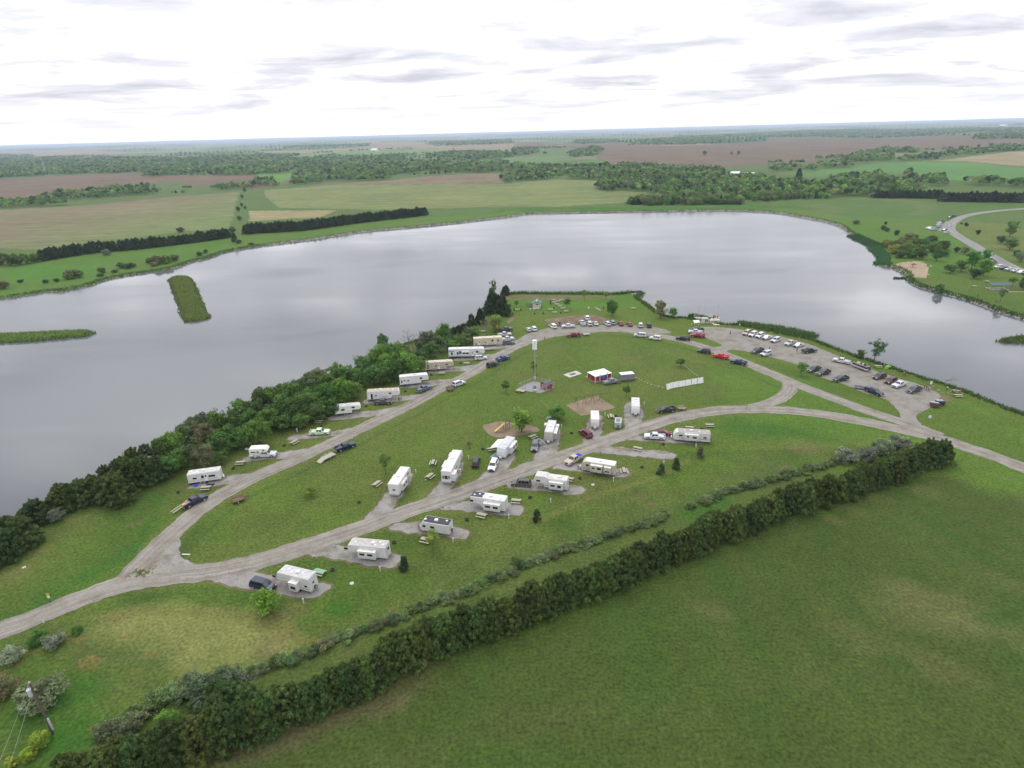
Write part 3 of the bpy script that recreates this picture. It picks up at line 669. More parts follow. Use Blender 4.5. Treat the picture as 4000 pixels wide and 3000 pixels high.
PADS = [
 ['A',(345,860),(390,820),(760,720),(1000,690),(1210,655),(1130,760),(930,800),(780,800),(500,850)],
 ['A',(940,560),(1010,495),(1350,465),(1600,430),(1780,405),(1560,520),(1440,535),(1300,525),(1050,560)],
 ['A',(1430,340),(1470,285),(1700,250),(1950,235),(2212,185),(2170,270),(1950,285),(1800,292),(1560,325)],
 ['B',(210,1230),(240,1170),(560,1125),(830,1110),(1010,1045),(900,1150),(740,1180),(600,1185),(400,1215)],
 ['B',(580,1045),(640,985),(1000,960),(1150,950),(1330,925),(1220,1000),(1060,1010),(960,1015),(750,1040)],
 ['B',(900,885),(1000,840),(1300,800),(1600,765),(1520,850),(1430,835),(1300,862),(1100,872)],
 ['B',(1270,715),(1400,650),(1650,645),(1880,610),(1830,700),(1730,690),(1500,695),(1350,725)],
 ['B',(1540,580),(1700,520),(2050,510),(2180,450),(2150,510),(1960,560),(1700,575)],
 ['C',(-130,735),(-100,690),(100,640),(300,640),(460,600),(330,680),(250,700),(100,740)],
 ['F',(585,900),(640,840),(830,690),(870,690),(860,760),(745,920),(680,1020),(620,1120),(460,1210),(300,1210),(430,1080),(520,960)],
 ['F',(1170,780),(1240,690),(1380,560),(1430,570),(1400,660),(1330,790),(1240,890),(1180,960),(980,1000),(1080,860)],
 ['F',(1740,600),(1790,480),(1980,440),(1960,540),(1850,680),(1830,740),(1640,800),(1500,810),(1620,700)],
 ['F',(1120,1075),(1300,1010),(1500,985),(1880,1005),(2080,1035),(2040,1150),(1960,1150),(1550,1110),(1300,1085)],
 ['F',(570,1290),(680,1225),(960,1215),(1300,1265),(1500,1295),(1430,1410),(1300,1380),(800,1330)],
 ['H',(760,460),(950,370),(1150,355),(1300,370),(1700,430),(1850,465),(1790,610),(1600,590),(1200,520),(900,470)],
 ['H',(-300,720),(-150,640),(150,620),(260,650),(500,700),(960,750),(1110,790),(1010,880),(850,945),(600,890),(260,845),(0,800)],
 ['G',(-60,930),(20,870),(200,890),(600,950),(795,960),(780,1060),(560,1050),(200,1000),(-60,985)],
 ['G',(380,780),(560,700),(700,720),(1140,770),(1290,790),(1250,875),(1100,862),(700,800)],
 ['G',(800,600),(980,525),(1300,560),(1780,600),(1775,680),(1500,660),(1100,620)],
 ['G',(1180,470),(1400,410),(1740,430),(2110,460),(2130,510),(1800,500),(1480,480)],
 ['G',(240,660),(320,520),(350,400),(520,330),(530,420),(490,610),(480,660),(250,720)],
 ['G',(760,500),(790,370),(830,230),(960,170),(985,300),(940,480),(740,560)],
 ['C',(1490,1350),(1540,1290),(1660,1290),(1690,1440),(1680,1580),(1480,1650)],
]
for i, p in enumerate(PADS):
    patch('verge', p, .008, TAN, .7, grow=.55)
for i, p in enumerate(PADS):
    patch('camping_pad', p, .022, PADM, .6)
patch('grass_tuft_island', ['R',(1455,420),(1500,380),(1580,345),(1605,370),(1590,405),(1520,420)], .09, GRASS, .3) if False else None
patch('dirt_patch', ['Y',(660,655),(1000,605),(1400,570),(1750,545),(1950,600),(2212,700),(2100,740),(1800,740),(1500,735),(1250,760),(1000,765),(820,735)], .014, SOIL, .6)
patch('dirt_patch', ['C',(215,440),(260,375),(310,372),(300,420),(240,460)], .014, SOIL, .5)
patch('dirt_path', ['Y',(-480,195),(-200,150),(0,135),(600,132),(1400,148),(2212,160),(2260,200),(1700,215),(1100,232),(500,240),(0,225),(-400,240)], .014, TAN, .7)
patch('playground_ground', ['F',(1600,175),(1700,150),(1830,122),(1980,150),(2200,180),(2250,230),(2100,270),(1900,290),(1790,308),(1680,270),(1650,230)], .03, MULCH, .2)
patch('playground_ground', ['Z',(890,1010),(1200,905),(1560,812),(1760,940),(1960,1065),(1600,1160),(1220,1248),(1040,1120)], .03, MULCH, .12, sm=0)
patch('dirt_patch', ['X',(620,590),(760,600),(1050,690),(900,760),(800,800),(600,860),(420,920),(380,990),(330,960),(450,870),(600,700)], .016, TAN, .6)
patch('concrete_pad', ['C',(345,1155),(430,1110),(520,1075),(600,1100),(735,1140),(680,1175),(580,1205),(430,1185)], .05, CONCP, .1, sm=0)

# ================================================================ plants
nprng = np.random.default_rng(11)
def leaves(cent, rads, per, size, flat=.0, up=0.0, long=1.0, seed=1, shade=(.7,1.25), squash=.8):
    """cloud of leaf-sized faces round clump centres -> V, F, shade"""
    r = np.random.default_rng(seed); n = len(cent)
    c = np.repeat(cent, per, 0); rr = np.repeat(rads, per)
    d = r.normal(size=(n*per, 3)); d /= np.linalg.norm(d, axis=1)[:,None]; d[:,2] *= squash
    pos = c + d*(rr*r.uniform(.55, 1.05, n*per))[:,None]
    nrm = d + r.normal(size=d.shape)*.55; nrm[:,2] += .25; nrm /= np.linalg.norm(nrm, axis=1)[:,None]
    ax = np.cross(nrm, r.normal(size=nrm.shape)); ax[:,2] += up; ax -= nrm*np.sum(ax*nrm, 1)[:,None]; ax /= np.linalg.norm(ax, axis=1)[:,None]
    bx = np.cross(nrm, ax); s = size*r.uniform(.6, 1.3, n*per)[:,None]
    V = np.stack([pos-ax*s*long, pos+bx*s*.55, pos+ax*s*long, pos-bx*s*.55], 1).reshape(-1, 3)
    F = np.arange(len(V)).reshape(-1, 4)
    sh = np.repeat(r.uniform(shade[0], shade[1], n), per)*r.uniform(.82, 1.18, n*per)
    return V, F, np.repeat(sh, 4)
def crown_pts(shape, n, seed, h0, h1, R):
    r = np.random.default_rng(seed); out = []
    while len(out) < n:
        p = r.uniform(-1, 1, 3); q = np.linalg.norm(p)
        if q > 1 or q < .35: continue
        z = h0 + (h1-h0)*(p[2]*.5+.5)
        if shape == 'round': k = R
        elif shape == 'cone': k = R*(1.25-1.05*(p[2]*.5+.5))*1.0
        elif shape == 'column': k = R*(1.1-.5*abs(p[2]))
        else: k = R
        ang = math.atan2(p[1], p[0]); lob = 1+.22*math.sin(3*ang+seed)+.12*math.sin(5*ang+seed*2)
        out.append((p[0]*k*lob, p[1]*k*lob, z))
    return np.array(out)
def crown(kind, seed, dense=1.0):
    if kind == 'broad':    # about 8 m tall
        c = crown_pts('round', int(46), seed, 1.6, 7.8, 2.9); rad = np.random.default_rng(seed).uniform(.7, 1.35, len(c)); return leaves(c, rad, int(64*dense), .30, seed=seed)
    if kind == 'young':    # 5 m, thin
        c = crown_pts('round', 20, seed, 1.9, 5.0, 1.45); rad = np.random.default_rng(seed).uniform(.4, .75, len(c)); return leaves(c, rad, 60, .19, seed=seed)
    if kind == 'airy':
        c = crown_pts('round', 26, seed, 2.0, 8.0, 2.5); rad = np.random.default_rng(seed).uniform(.5, .9, len(c)); return leaves(c, rad, 42, .24, seed=seed)
    if kind == 'cedar':    # 7.5 m, foliage to the ground
        r = np.random.default_rng(seed); n = 150; t_ = r.uniform(0, 1, n)**.85; a = r.uniform(0, 6.283, n)
        k = np.where(t_ < .12, .75+2*t_, 1.0)*(1-.74*np.clip(t_-.08, 0, 1)**1.05)*3.0*r.uniform(.5, 1.12, n)
        c = np.stack([np.cos(a)*k, np.sin(a)*k, .35+t_*6.6], 1); rad = r.uniform(.30, .68, n)*(1-.45*t_)
        V, F, sh = leaves(c, rad, int(42*dense), .18, up=1.4, long=1.7, seed=seed, shade=(.72,1.28), squash=1.1)
        lead = [[r.uniform(-1.3,1.3), r.uniform(-1.3,1.3), r.uniform(5.0,6.8)] for _ in range(5)]; tip = leaves(np.array([[0,0,7.0],[.1,0,7.6],[0,.1,6.5]]+lead), np.array([.3,.18,.42]+[.26]*5), 36, .2, up=1.5, long=1.5, seed=seed+1)
        return np.vstack([V, tip[0]]), np.vstack([F, tip[1]+len(V)]), np.concatenate([sh, tip[2]])
    if kind == 'shrub':    # 2.2 m
        c = crown_pts('round', 26, seed, .15, 2.1, 1.25); rad = np.random.default_rng(seed).uniform(.3, .65, len(c)); return leaves(c, rad, 55, .14, seed=seed, up=.6, shade=(.6,1.3))
    if kind == 'conifer':  # 2.8 m young pine
        r = np.random.default_rng(seed); n = 34; t_ = r.uniform(0, 1, n); a = r.uniform(0, 6.283, n); k = (1-t_*.85)*.85*r.uniform(.5, 1, n)
        c = np.stack([np.cos(a)*k, np.sin(a)*k, .3+t_*2.3], 1); return leaves(c, r.uniform(.22,.42,n), 55, .11, up=1.0, long=1.6, seed=seed)
def trunk_mb(h, r, limbs, spread, seed, base=.25, bare=False):
    rn = random.Random(seed); mb = MB(); p = Vector((0,0,-.1)); top = Vector((rn.uniform(-.2,.2), rn.uniform(-.2,.2), h))
    mid = Vector((top.x*.4+rn.uniform(-.1,.1), top.y*.4, h*.5)); mb.tube(p, mid, r, r*.72, 7); mb.tube(mid, top, r*.72, r*.35, 7)
    def branch(a, d, L, rr, depth):
        b_ = a + d*L; mb.tube(a, b_, rr, rr*.5, 5)
        if depth:
            for _ in range(3):
                nd = (d + Vector((rn.uniform(-.7,.7), rn.uniform(-.7,.7), rn.uniform(-.2,.6)))).normalized(); branch(a + d*L*rn.uniform(.45,1), nd, L*.62, rr*.5, depth-1)
    for i in range(limbs):
        f = base + (1-base)*i/max(1, limbs-1); a = p.lerp(mid, f*2) if f < .5 else mid.lerp(top, f*2-1)
        an = i*2.4+rn.uniform(0,.6); d = Vector((math.cos(an), math.sin(an), rn.uniform(.5,1.1))).normalized()
        branch(a, d, spread*rn.uniform(.7,1.1)*(1-.4*f), r*.4, 3 if bare else 1)
    return mb
PROTO = {}
def proto(kind):
    if kind in PROTO: return PROTO[kind]
    nvar = {'cedar': 5, 'broad': 6, 'young': 4, 'airy': 3, 'shrub': 5, 'conifer': 3, 'bare': 3, 'farcedar': 3, 'farbroad': 5, 'farshrub': 3}[kind]
    L = []
    for i in range(nvar):
        s_ = hash_seed = 100*len(PROTO) + 17*i + 5
        if kind == 'bare':
            cm = trunk_mb(6.0, .16, 9, 2.6, s_, .25, True).mesh('bare_branches', DEADW); L.append((None, cm)); continue
        base = {'farcedar': 'cedar', 'farbroad': 'broad', 'farshrub': 'shrub'}.get(kind, kind)
        V, F, sh = crown(base, s_, .34 if kind.startswith('far') else 1.0)
        if kind.startswith('far'):
            cV = V.reshape(-1, 4, 3); m_ = cV.mean(1, keepdims=True); V = (m_ + (cV-m_)*1.75).reshape(-1, 3)
        cm = np_mesh('crown_'+kind, V, F, [LEAF], shade=sh)
        tm = {'cedar': lambda: trunk_mb(5.5, .17, 3, .6, s_), 'broad': lambda: trunk_mb(5.6, .22, 7, 2.2, s_), 'young': lambda: trunk_mb(3.6, .085, 5, 1.0, s_), 'airy': lambda: trunk_mb(6.2, .15, 8, 1.9, s_),
              'shrub': lambda: trunk_mb(1.2, .05, 5, .8, s_, .1), 'conifer': lambda: trunk_mb(2.2, .06, 2, .3, s_)}[base]().mesh('trunk_'+kind, BARK)
        L.append((cm, tm))
    PROTO[kind] = L
    return L
TREES = []; TCOL = {}
def tree(name, kind, pos, h=1.0, w=None, color=(.05,.09,.02), label='', cat='tree', group=None, rz=None, z=None):
    w = h if w is None else w
    cm, tm = rng.choice(proto(kind))
    if z is None: z = ground_z(pos[0], pos[1]) - .05 - (1.15*h if name in ('thicket_tree','field_bush','bank_bush','olive_tree','bright_bush','wood_tree') else 0)
    o = empty(name, (pos[0], pos[1], z), rng.uniform(0, 6.28) if rz is None else rz, label, cat, group)
    o.scale = (w, w, h); j = rng.uniform(.88, 1.12)
    if cm: link('crown', cm, o, (color[0]*j, color[1]*rng.uniform(.93,1.07)*j, color[2]*j))
    link('trunk', tm, o); TREES.append(o); TCOL[o.name] = color
    return o
CED = (.042,.066,.016); CEDG = (.036,.066,.018); BRI = (.060,.125,.018); MIDG = (.045,.085,.020); OLV = (.110,.130,.090); YEL = (.105,.120,.030); BRN = (.095,.075,.045); DKG = (.028,.055,.017); OLG = (.075,.095,.045)

# near cedar row
row = resample(smooth(poly(['P',(150,3240),(500,3080),(936,2955),(1207,2830),(1388,2765),(1568,2675),(1749,2562),(1899,2530),(2080,2455),(2260,2385),(2430,2310),(2586,2235),(2853,2128),(3010,2070),(3170,2005),(3359,1955),(3549,1880),(3701,1822)]), 2, False), 1.85)
away = np.gradient(row, axis=0); away /= np.linalg.norm(away, axis=1)[:,None]; away = np.stack([-away[:,1], away[:,0]], 1)
for i, (p, a) in enumerate(zip(row, away)):
    q = p + a*(2.5 + rng.uniform(-.8,.8)); s_ = rng.uniform(.84, 1.0)
    tree('cedar_tree', 'cedar', q, s_, s_*rng.uniform(.92,1.1), rng.choice([CED, (.042,.070,.017), CEDG, (.048,.070,.016), (.042,.064,.016), (.040,.072,.018), (.035,.057,.016)]),
         'dark green cedar standing in the long dense row along the hay field', 'cedar tree', 'cedars in the near shelterbelt')
# extra cedars filling the corner of the row
for u, v in ((60,1690),(150,1560),(330,1560),(40,1480)):
    p = at('S', u, v); tree('cedar_tree', 'cedar', (p.x-1, p.y+6), rng.uniform(.8,1.0), None, CEDG, 'dark green cedar standing in the long dense row along the hay field', 'cedar tree', 'cedars in the near shelterbelt')
# grey-green shrub row beside it
srow = ['V',(232,1588),(300,1545),(360,1512),(420,1492),(560,1448),(640,1425),(740,1380),(850,1342),(930,1305),(1010,1278),(1090,1240),(1160,1212),(1250,1180),(1340,1150),(1440,1116)]
for spec in (srow, ['V',(1490,1098),(1560,1068),(1620,1050),(1700,1030),(1780,1008),(1840,992)]):
    rs = resample(poly(spec), .95)
    for p in rs:
        p = p + np.array((rng.uniform(-.7,.7), rng.uniform(-.7,.7))); big = 1.0 if project((*p,0))[0] < 900 else 0
        tree('shrub', 'shrub', p, rng.uniform(.35,.75)+.35*big, rng.uniform(.6,1.1)+.3*big, rng.choice([(.085,.125,.05), (.085,.13,.05), (.075,.12,.04), (.068,.11,.03), (.085,.12,.055), (.09,.11,.05)]),
             'low grey-green shrub in the thin hedge beside the cedar row', 'shrub', 'shrubs in the low hedge')
def at_list(kind, name, lst, cat='tree', group=None):
    """(crop,u,v, height scale, width scale, colour, label) with u,v at the foot"""
    for e in lst:
        p = at(e[0], e[1], e[2]); tree(name, kind, p, e[3], e[4], tuple(v_*1.3 for v_ in e[5]) if name != 'olive_tree' else e[5], e[6], cat, group)
at_list('broad', 'olive_tree', [
 ('T',1110,235,.52,.85,OLV,'grey-green rounded olive bush before the end of the cedar row'),
 ('T',1240,230,.50,.8,OLV,'silvery bush between two others behind the cedar row'),
 ('T',1330,190,.62,.85,(.10,.125,.075),'tallest silvery bush behind the cedar row near the road'),
 ('T',1430,160,.56,.8,OLV,'silvery bush touching the far end of the cedar row'),
 ('S',60,1060,.66,.95,(.062,.095,.048),'dense blue-green thicket bush beside the brown brush pile'),
 ('S',-90,1010,.5,.7,(.07,.10,.05),'blue-green bush outside of the dense thicket above the cedars'),
 ('S',210,930,.5,.62,(.065,.10,.05),'blue-green bush just above the brown brush pile'),
 ('J',480,960,.62,.98,(.085,.110,.055),'big pale olive bush beside the power pole'),
 ('J',140,520,.45,.55,OLV,'silvery bush near the road at the edge of the meadow'),
 ('J',600,330,.36,.5,OLV,'small grey bush next to a bright green one by the road'),
 ('J',60,880,.55,.7,(.085,.085,.04),'brownish olive thicket west of the big pale bush')], 'bush')
at_list('broad', 'bright_bush', [
 ('J',430,300,.32,.5,(.050,.115,.020),'bright green bush by the gravel road near a small white sign'),
 ('J',840,200,.2,.3,(.040,.095,.018),'little dark green bush at the road end of the scrub'),
 ('J',450,1420,.38,.38,(.120,.165,.022),'yellow-green sapling below the power pole'),
 ('J',330,1560,.30,.32,(.115,.16,.02),'lower yellow-green sapling below the power pole'),
 ('J',130,1640,.22,.25,(.115,.17,.02),'small yellow-green sapling beside the wires'),
 ('J',1830,1230,.45,.5,(.055,.125,.020),'bright green leafy tree squeezed against the cedar row'),
 ('J',1450,1230,.42,.5,OLG,'dull grey-green thicket where the shrub hedge starts'),
 ('J',1250,1300,.35,.5,(.06,.08,.04),'lowest grey-green thicket where the shrub hedge starts'),
 ('S',290,1090,.36,.3,BRI,'small bright green sapling under the brush pile')], 'bush')
bp_ = at('S', 385, 1000); tree('brush_pile', 'bare', (bp_.x, bp_.y), .55, .75, label='brown heap of dead branches against the cedar row', cat='brush pile')
bp_ = at('S', 340, 1010); 
# small campground trees
at_list('young', 'young_tree', [
 ('F',572,692,1.15,1.1,(.045,.100,.020),'young leafy tree on the lawn beside a picnic table'),
 ('F',1475,402,.36,.5,(.08,.10,.03),'tiny sapling on the lawn above the black sport utility vehicle'),
 ('F',1085,1500,.9,.9,(.120,.160,.030),'thin yellow-green sapling in front of the black-roofed trailer'),
 ('C',210,1198,.86,.9,(.042,.085,.018),'young tree on the lawn near the fenced pad'),
 ('C',515,990,.9,.8,(.040,.075,.018),'small tree right behind the tall pole'),
 ('C',2095,925,.65,1.05,(.050,.085,.020),'flat-crowned little tree on the open lawn beside the rope'),
 ('C',1512,1240,.8,.9,(.038,.080,.018),'small round tree between cargo trailer and white travel trailer'),
 ('C',325,285,.8,.7,(.055,.11,.02),'young tree behind a table near the dark grove'),
 ('C',1058,202,1.1,.8,(.070,.12,.028),'thin pale tree by the shore on the point'),
 ('C',1290,198,.9,.75,(.075,.12,.03),'leaning thin tree at the shore near the jetty'),
 ('C',880,300,1.2,.85,(.035,.078,.018),'small dark tree beside the rows of picnic tables'),
 ('D',137,922,.68,1.1,(.050,.085,.020),'umbrella-shaped little tree at the upper end of the rope') ,
 ('D',1463,1020,1.0,1.25,(.048,.090,.022),'small spreading tree at the edge of the parking lot'),
 ('G',500,250,.95,1.1,(.042,.09,.02),'round leafy tree behind the trailer with two slide-outs') ,
 ('A',1700,930,.45,.95,(.085,.150,.022),'bright green sapling alone on the open lawn')][:11] + [
 ('D',1463,1020,1.0,1.25,(.048,.090,.022),'small spreading tree at the edge of the parking lot'),
 ('A',1700,930,.45,.95,(.085,.150,.022),'bright green sapling alone on the open lawn'),
 ('O',2045,1170,1.0,1.1,(.045,.09,.02),'small round tree beside the teal-roofed shelter'),
 ('O',1870,1400,1.35,1.1,(.07,.095,.04),'thin tree on the bank in front of the teal-roofed shelter')])
at_list('broad', 'broadleaf_tree', [
 ('H',430,1080,.62,.74,(.085,.170,.022),'bright green round tree hiding the front of the navy minivan'),
 ('F',2040,240,.98,.98,(.070,.125,.022),'largest tree in the campground, over the yellow slide'),
 ('G',490,255,.62,.74,(.042,.095,.018),'round tree between the swing set and a trailer with slide-outs'),
 ('C',1360,372,.95,.86,(.036,.080,.017),'dark spreading tree on the lawn of the point'),
 ('C',1880,395,1.05,.95,(.100,.105,.045),'big brownish willow-like tree on the shore of the point'),
 ('C',2010,392,.62,.6,(.050,.100,.022),'smaller green tree against the brownish shore tree'),
 ('E',440,555,.45,.42,(.055,.10,.03),'little shore tree beside the taller bare-limbed one'),
 ('O',950,805,.92,1.02,(.034,.070,.02),'solitary round dark tree near the beach'),
 ('O',1490,1060,.72,.95,(.022,.040,.015),'very dark round bush in front of the lakeside grove'),
 ('O',1150,985,.72,.9,(.060,.090,.03),'olive tree at the west side of the lakeside grove'),
 ('O',1300,960,.8,1.0,(.040,.08,.02),'low green tree in the middle of the lakeside grove'),
 ('O',1450,930,1.35,1.1,(.042,.10,.018),'tallest tree of the lakeside grove'),
 ('O',1620,1030,1.3,1.05,(.050,.110,.02),'bright tree at the front of the lakeside grove near the road'),
 ('O',1640,850,1.1,.8,(.040,.085,.02),'dark tree of the lakeside grove leaning over the road'),
 ('O',2000,460,1.5,1.3,(.060,.110,.035),'tall bushy cottonwood inside the bend of the paved road'),
 ('O',2000,650,1.0,1.25,(.055,.09,.03),'wide bush below the tall cottonwood'),
 ('O',1870,560,.7,.9,(.045,.07,.03),'dark bush west of the tall cottonwood'),
 ('O',2150,820,.75,.9,(.065,.085,.045),'greyish bush close to the paved road verge'),
 ('O',2190,1230,.9,.8,(.03,.065,.018),'dark tree east of the teal-roofed shelter'),
 ('O',1000,1255,.68,.7,(.035,.075,.018),'dark bush leaning over the stony shore'),
 ('O',1350,715,.65,.8,OLG,'pale olive bush beside the paved road'),
 ('O',1240,690,.5,.55,DKG,'small dark bush beside the pale olive bush'),
 ('O',740,785,.72,.85,DKG,'dark round bush at the edge of the beach thicket')])
at_list('airy', 'thin_tree', [
 ('E',590,595,1.15,1.1,(.060,.105,.045),'open-branched tree on the bank beside the parking lot')])
for cr, u, v, h, w_, c in [('O',230,620,.7,.9,YEL),('O',330,700,.7,.95,YEL),('O',420,760,.6,.9,(.055,.095,.03)),('O',520,700,.85,1.1,(.08,.11,.03)),('O',600,760,.8,1.0,MIDG),('O',690,700,.8,1.0,(.06,.10,.03)),('O',470,560,.6,.9,(.10,.105,.045)),
    ('O',560,500,.6,.9,(.10,.10,.045)),('O',800,620,.8,1.0,(.045,.085,.025)),('O',880,560,.7,.9,DKG),('O',900,680,.8,1.0,MIDG),('O',1050,640,.7,.9,(.04,.075,.02)),('O',650,620,.8,1.0,(.07,.11,.03)),('O',380,620,.7,.9,(.09,.115,.03)),
    ('O',1050,740,.5,.8,MIDG)]:
    p = at(cr, u, v); tree('thicket_tree', 'broad', p, h*1.25, w_*1.3, tuple(v_*1.15 for v_ in c), 'rounded bushy tree in the dense thicket behind the sandy beach', 'tree', 'trees of the beach thicket')
for cr, u, v, h, w_, c in [('O',180,360,.55,.6,(.045,.06,.03)),('O',235,385,.5,.6,(.07,.08,.05)),('O',215,285,.4,.4,DKG),('O',370,440,.62,.6,DKG),('O',665,480,.35,.4,DKG),('O',1375,310,.45,.5,(.06,.07,.04)),('O',1545,425,.5,.5,DKG),('O',1310,280,.2,.25,DKG),
    ('N',760,1050,.5,.9,(.09,.085,.06)),('O',2100,740,.6,.8,DKG)]:
    p = at(cr, u, v); tree('field_bush', 'farbroad', p, h, w_, c, 'single bush dotted on the grass between lake and paved road', 'bush', 'bushes on the far right bank')
for cr, u, v, n_ in [('H',1880,615,'small pine beside the long white fifth wheel'),('G',270,1338,'small pine below the white fifth wheel with green stripe'),('G',1610,835,'small pine nearest the leaning utility post'),('G',1770,772,'tallest small pine at the end of the empty pad'),('G',2032,652,'little faded pine below the silver-nosed trailer')]:
    p = at(cr, u, v); tree('pine_sapling', 'conifer', p, 1.15 if 'pale' not in n_ else .9, 1.2, (.030,.055,.022) if 'faded' not in n_ else (.07,.075,.035), n_, 'pine')

# trees along the near left shore
for u, v, h, w_ in [(-90,1400,1.0,1.1),(60,1335,1.0,1.25),(-60,1180,.9,1.1),(225,1220,1.0,1.3),(90,1120,.85,1.0),(330,1010,.95,1.2),(230,1010,.8,1.0),(560,880,1.05,1.25),(470,900,.8,.9),(640,860,.9,1.1),(740,850,.95,1.1),(840,800,.9,1.0),
    (1040,835,1.1,1.45),(930,820,.9,1.1),(940,690,.95,1.0),(1060,690,1.0,1.1),(1170,700,1.1,1.25),(1190,560,1.1,1.1),(1290,660,1.05,1.15),(1390,630,.9,1.1),(1060,540,.9,.9),(1300,520,1.0,1.1),(1430,560,.9,1.0)]:
    p = at('Q', u, v); tree('cedar_tree', 'cedar', (p.x-1.0, p.y+1.6), h, w_, rng.choice([CED, (.030,.055,.016), (.036,.055,.016)]), 'bushy cedar in the dark grove between the meadow and the lake', 'cedar tree', 'cedars on the near left shore')
for u, v, h, w_, c in [(510,960,.4,.5,OLV),(180,1250,.3,.35,OLV),(30,960,.55,.5,(.08,.10,.05)),(1150,470,.9,.8,(.07,.14,.02)),(1420,450,.95,.85,(.055,.12,.018)),(1530,420,1.0,.95,(.055,.12,.018)),(1480,560,.8,.9,(.045,.09,.02)),(1600,500,.7,.9,(.05,.10,.02)),
    (1620,330,.95,.85,(.06,.10,.035)),(1790,500,.95,.75,(.085,.100,.050)),(1690,480,.8,.8,(.06,.09,.035)),(1880,480,.5,.8,(.045,.09,.02)),(1780,330,1.0,1.0,(.085,.095,.040)),(1900,400,.9,1.0,(.04,.08,.02)),(1990,330,.9,.95,(.04,.085,.018)),
    (1700,220,1.0,.85,(.08,.10,.05)),(1900,200,.95,.85,(.055,.12,.018)),(2100,330,.75,1.0,(.055,.11,.02)),(2190,300,.8,1.0,(.05,.10,.02)),(2050,190,.9,.9,(.045,.09,.02)),(2180,190,.9,.95,(.04,.08,.018)),(1750,120,.85,.7,(.06,.09,.04))]:
    p = at('Q', u, v); tree('shore_tree', 'broad', p, h, w_, c, 'leafy tree in the mixed belt between campsites and lake', 'tree', 'broadleaf trees on the near left shore')
for u, v, h, w_, c in [(60,1150,.9,1.0,(.05,.10,.02)),(130,1190,.6,.9,(.04,.08,.018)),(230,1060,.9,1.0,(.045,.09,.018)),(60,960,.9,.9,(.06,.085,.03)),(390,1050,1.0,1.15,(.060,.125,.018)),(250,960,.9,.95,(.045,.09,.02)),(500,980,.6,.9,(.045,.085,.02)),
    (130,860,.8,.8,(.09,.09,.045)),(320,800,.8,.7,(.065,.11,.04)),(440,830,.8,.9,(.045,.095,.02)),(600,860,.85,1.0,(.045,.09,.02)),(720,840,.8,1.0,(.04,.085,.02)),(840,830,.7,1.0,(.04,.08,.02)),(950,790,.8,.95,(.04,.08,.018)),
    (640,740,1.0,1.0,(.055,.095,.03)),(780,690,1.15,1.05,(.055,.11,.022)),(900,760,1.0,1.1,(.055,.12,.02)),(1090,740,1.1,1.2,(.058,.120,.020)),(960,640,1.2,.85,(.055,.11,.022)),(830,560,1.15,.75,(.045,.09,.03)),(1020,600,.8,.9,(.06,.07,.035)),
    (1200,700,.7,.8,(.04,.075,.02)),(1240,600,.6,.8,(.045,.085,.02)),(1340,540,.7,.9,(.04,.08,.02)),(1430,480,.8,.8,(.045,.08,.03)),(1300,440,.9,.8,(.06,.075,.04)),(1480,400,1.1,.75,(.05,.105,.02)),(1550,470,.5,.8,(.05,.095,.02)),(1640,430,.6,.9,(.05,.09,.02)),
    (1700,410,.6,.8,(.06,.085,.03)),(1790,370,.7,.9,(.04,.075,.02)),(1240,500,.6,.7,(.05,.08,.03))]:
    p = at('B', u, v); tree('shore_tree', 'broad', p, h*1.14, w_*1.1, tuple(v_*1.15 for v_ in c), 'leafy tree in the mixed belt between campsites and lake', 'tree', 'broadleaf trees on the near left shore')
for u, v, h, w_, c in [(1150,370,.95,1.0,(.055,.115,.02)),(1260,230,.9,.9,(.045,.09,.02)),(1360,150,.9,1.0,(.04,.08,.018)),(1450,90,1.0,1.0,(.045,.09,.02)),(1560,130,.9,1.0,(.038,.075,.018)),(1650,70,.9,.9,(.05,.09,.02)),(1100,180,1.0,.9,(.04,.08,.02)),
    (1300,20,1.0,1.0,(.05,.10,.02)),(1500,-30,1.0,1.0,(.045,.09,.02)),(1700,0,.9,1.0,(.05,.10,.02)),(1400,220,.6,.9,(.045,.085,.02)),(1600,190,.5,.9,(.045,.085,.02)),(1780,120,.6,1.0,(.04,.08,.02)),(1180,60,1.1,.9,(.06,.10,.03)),(1600,-80,1.0,.9,(.05,.09,.03)),(950,180,1.0,1.0,(.05,.09,.02)),(1420,-60,.9,.8,(.06,.10,.03)),(1900,60,.7,.9,(.045,.09,.02)),(1850,-20,.9,.9,(.045,.085,.02))]:
    p = at('A', u, v); tree('shore_tree', 'broad', p, h*1.08, w_*1.05, c, 'leafy tree in the mixed belt between campsites and lake', 'tree', 'broadleaf trees on the near left shore')
for cr, u, v, h, w_ in [('B',1100,470,1.1,1.2),('B',1150,520,1.1,1.2),('B',1230,470,1.0,1.0),('B',850,100,.0,0),('B',1560,430,.8,.9),('B',1730,380,1.0,1.0),('B',1940,310,1.05,1.1),('B',1850,330,.8,.8),('A',860,100,.7,.7),('Q',1370,520,.7,.8),('B',690,560,.7,.8),('B',1500,520,.8,.8)]:
    if not h: continue
    p = at(cr, u, v); tree('bare_tree', 'bare', p, h, w_, label='leafless grey tree among the green belt by the lake', cat='tree', group='leafless trees on the near left shore')
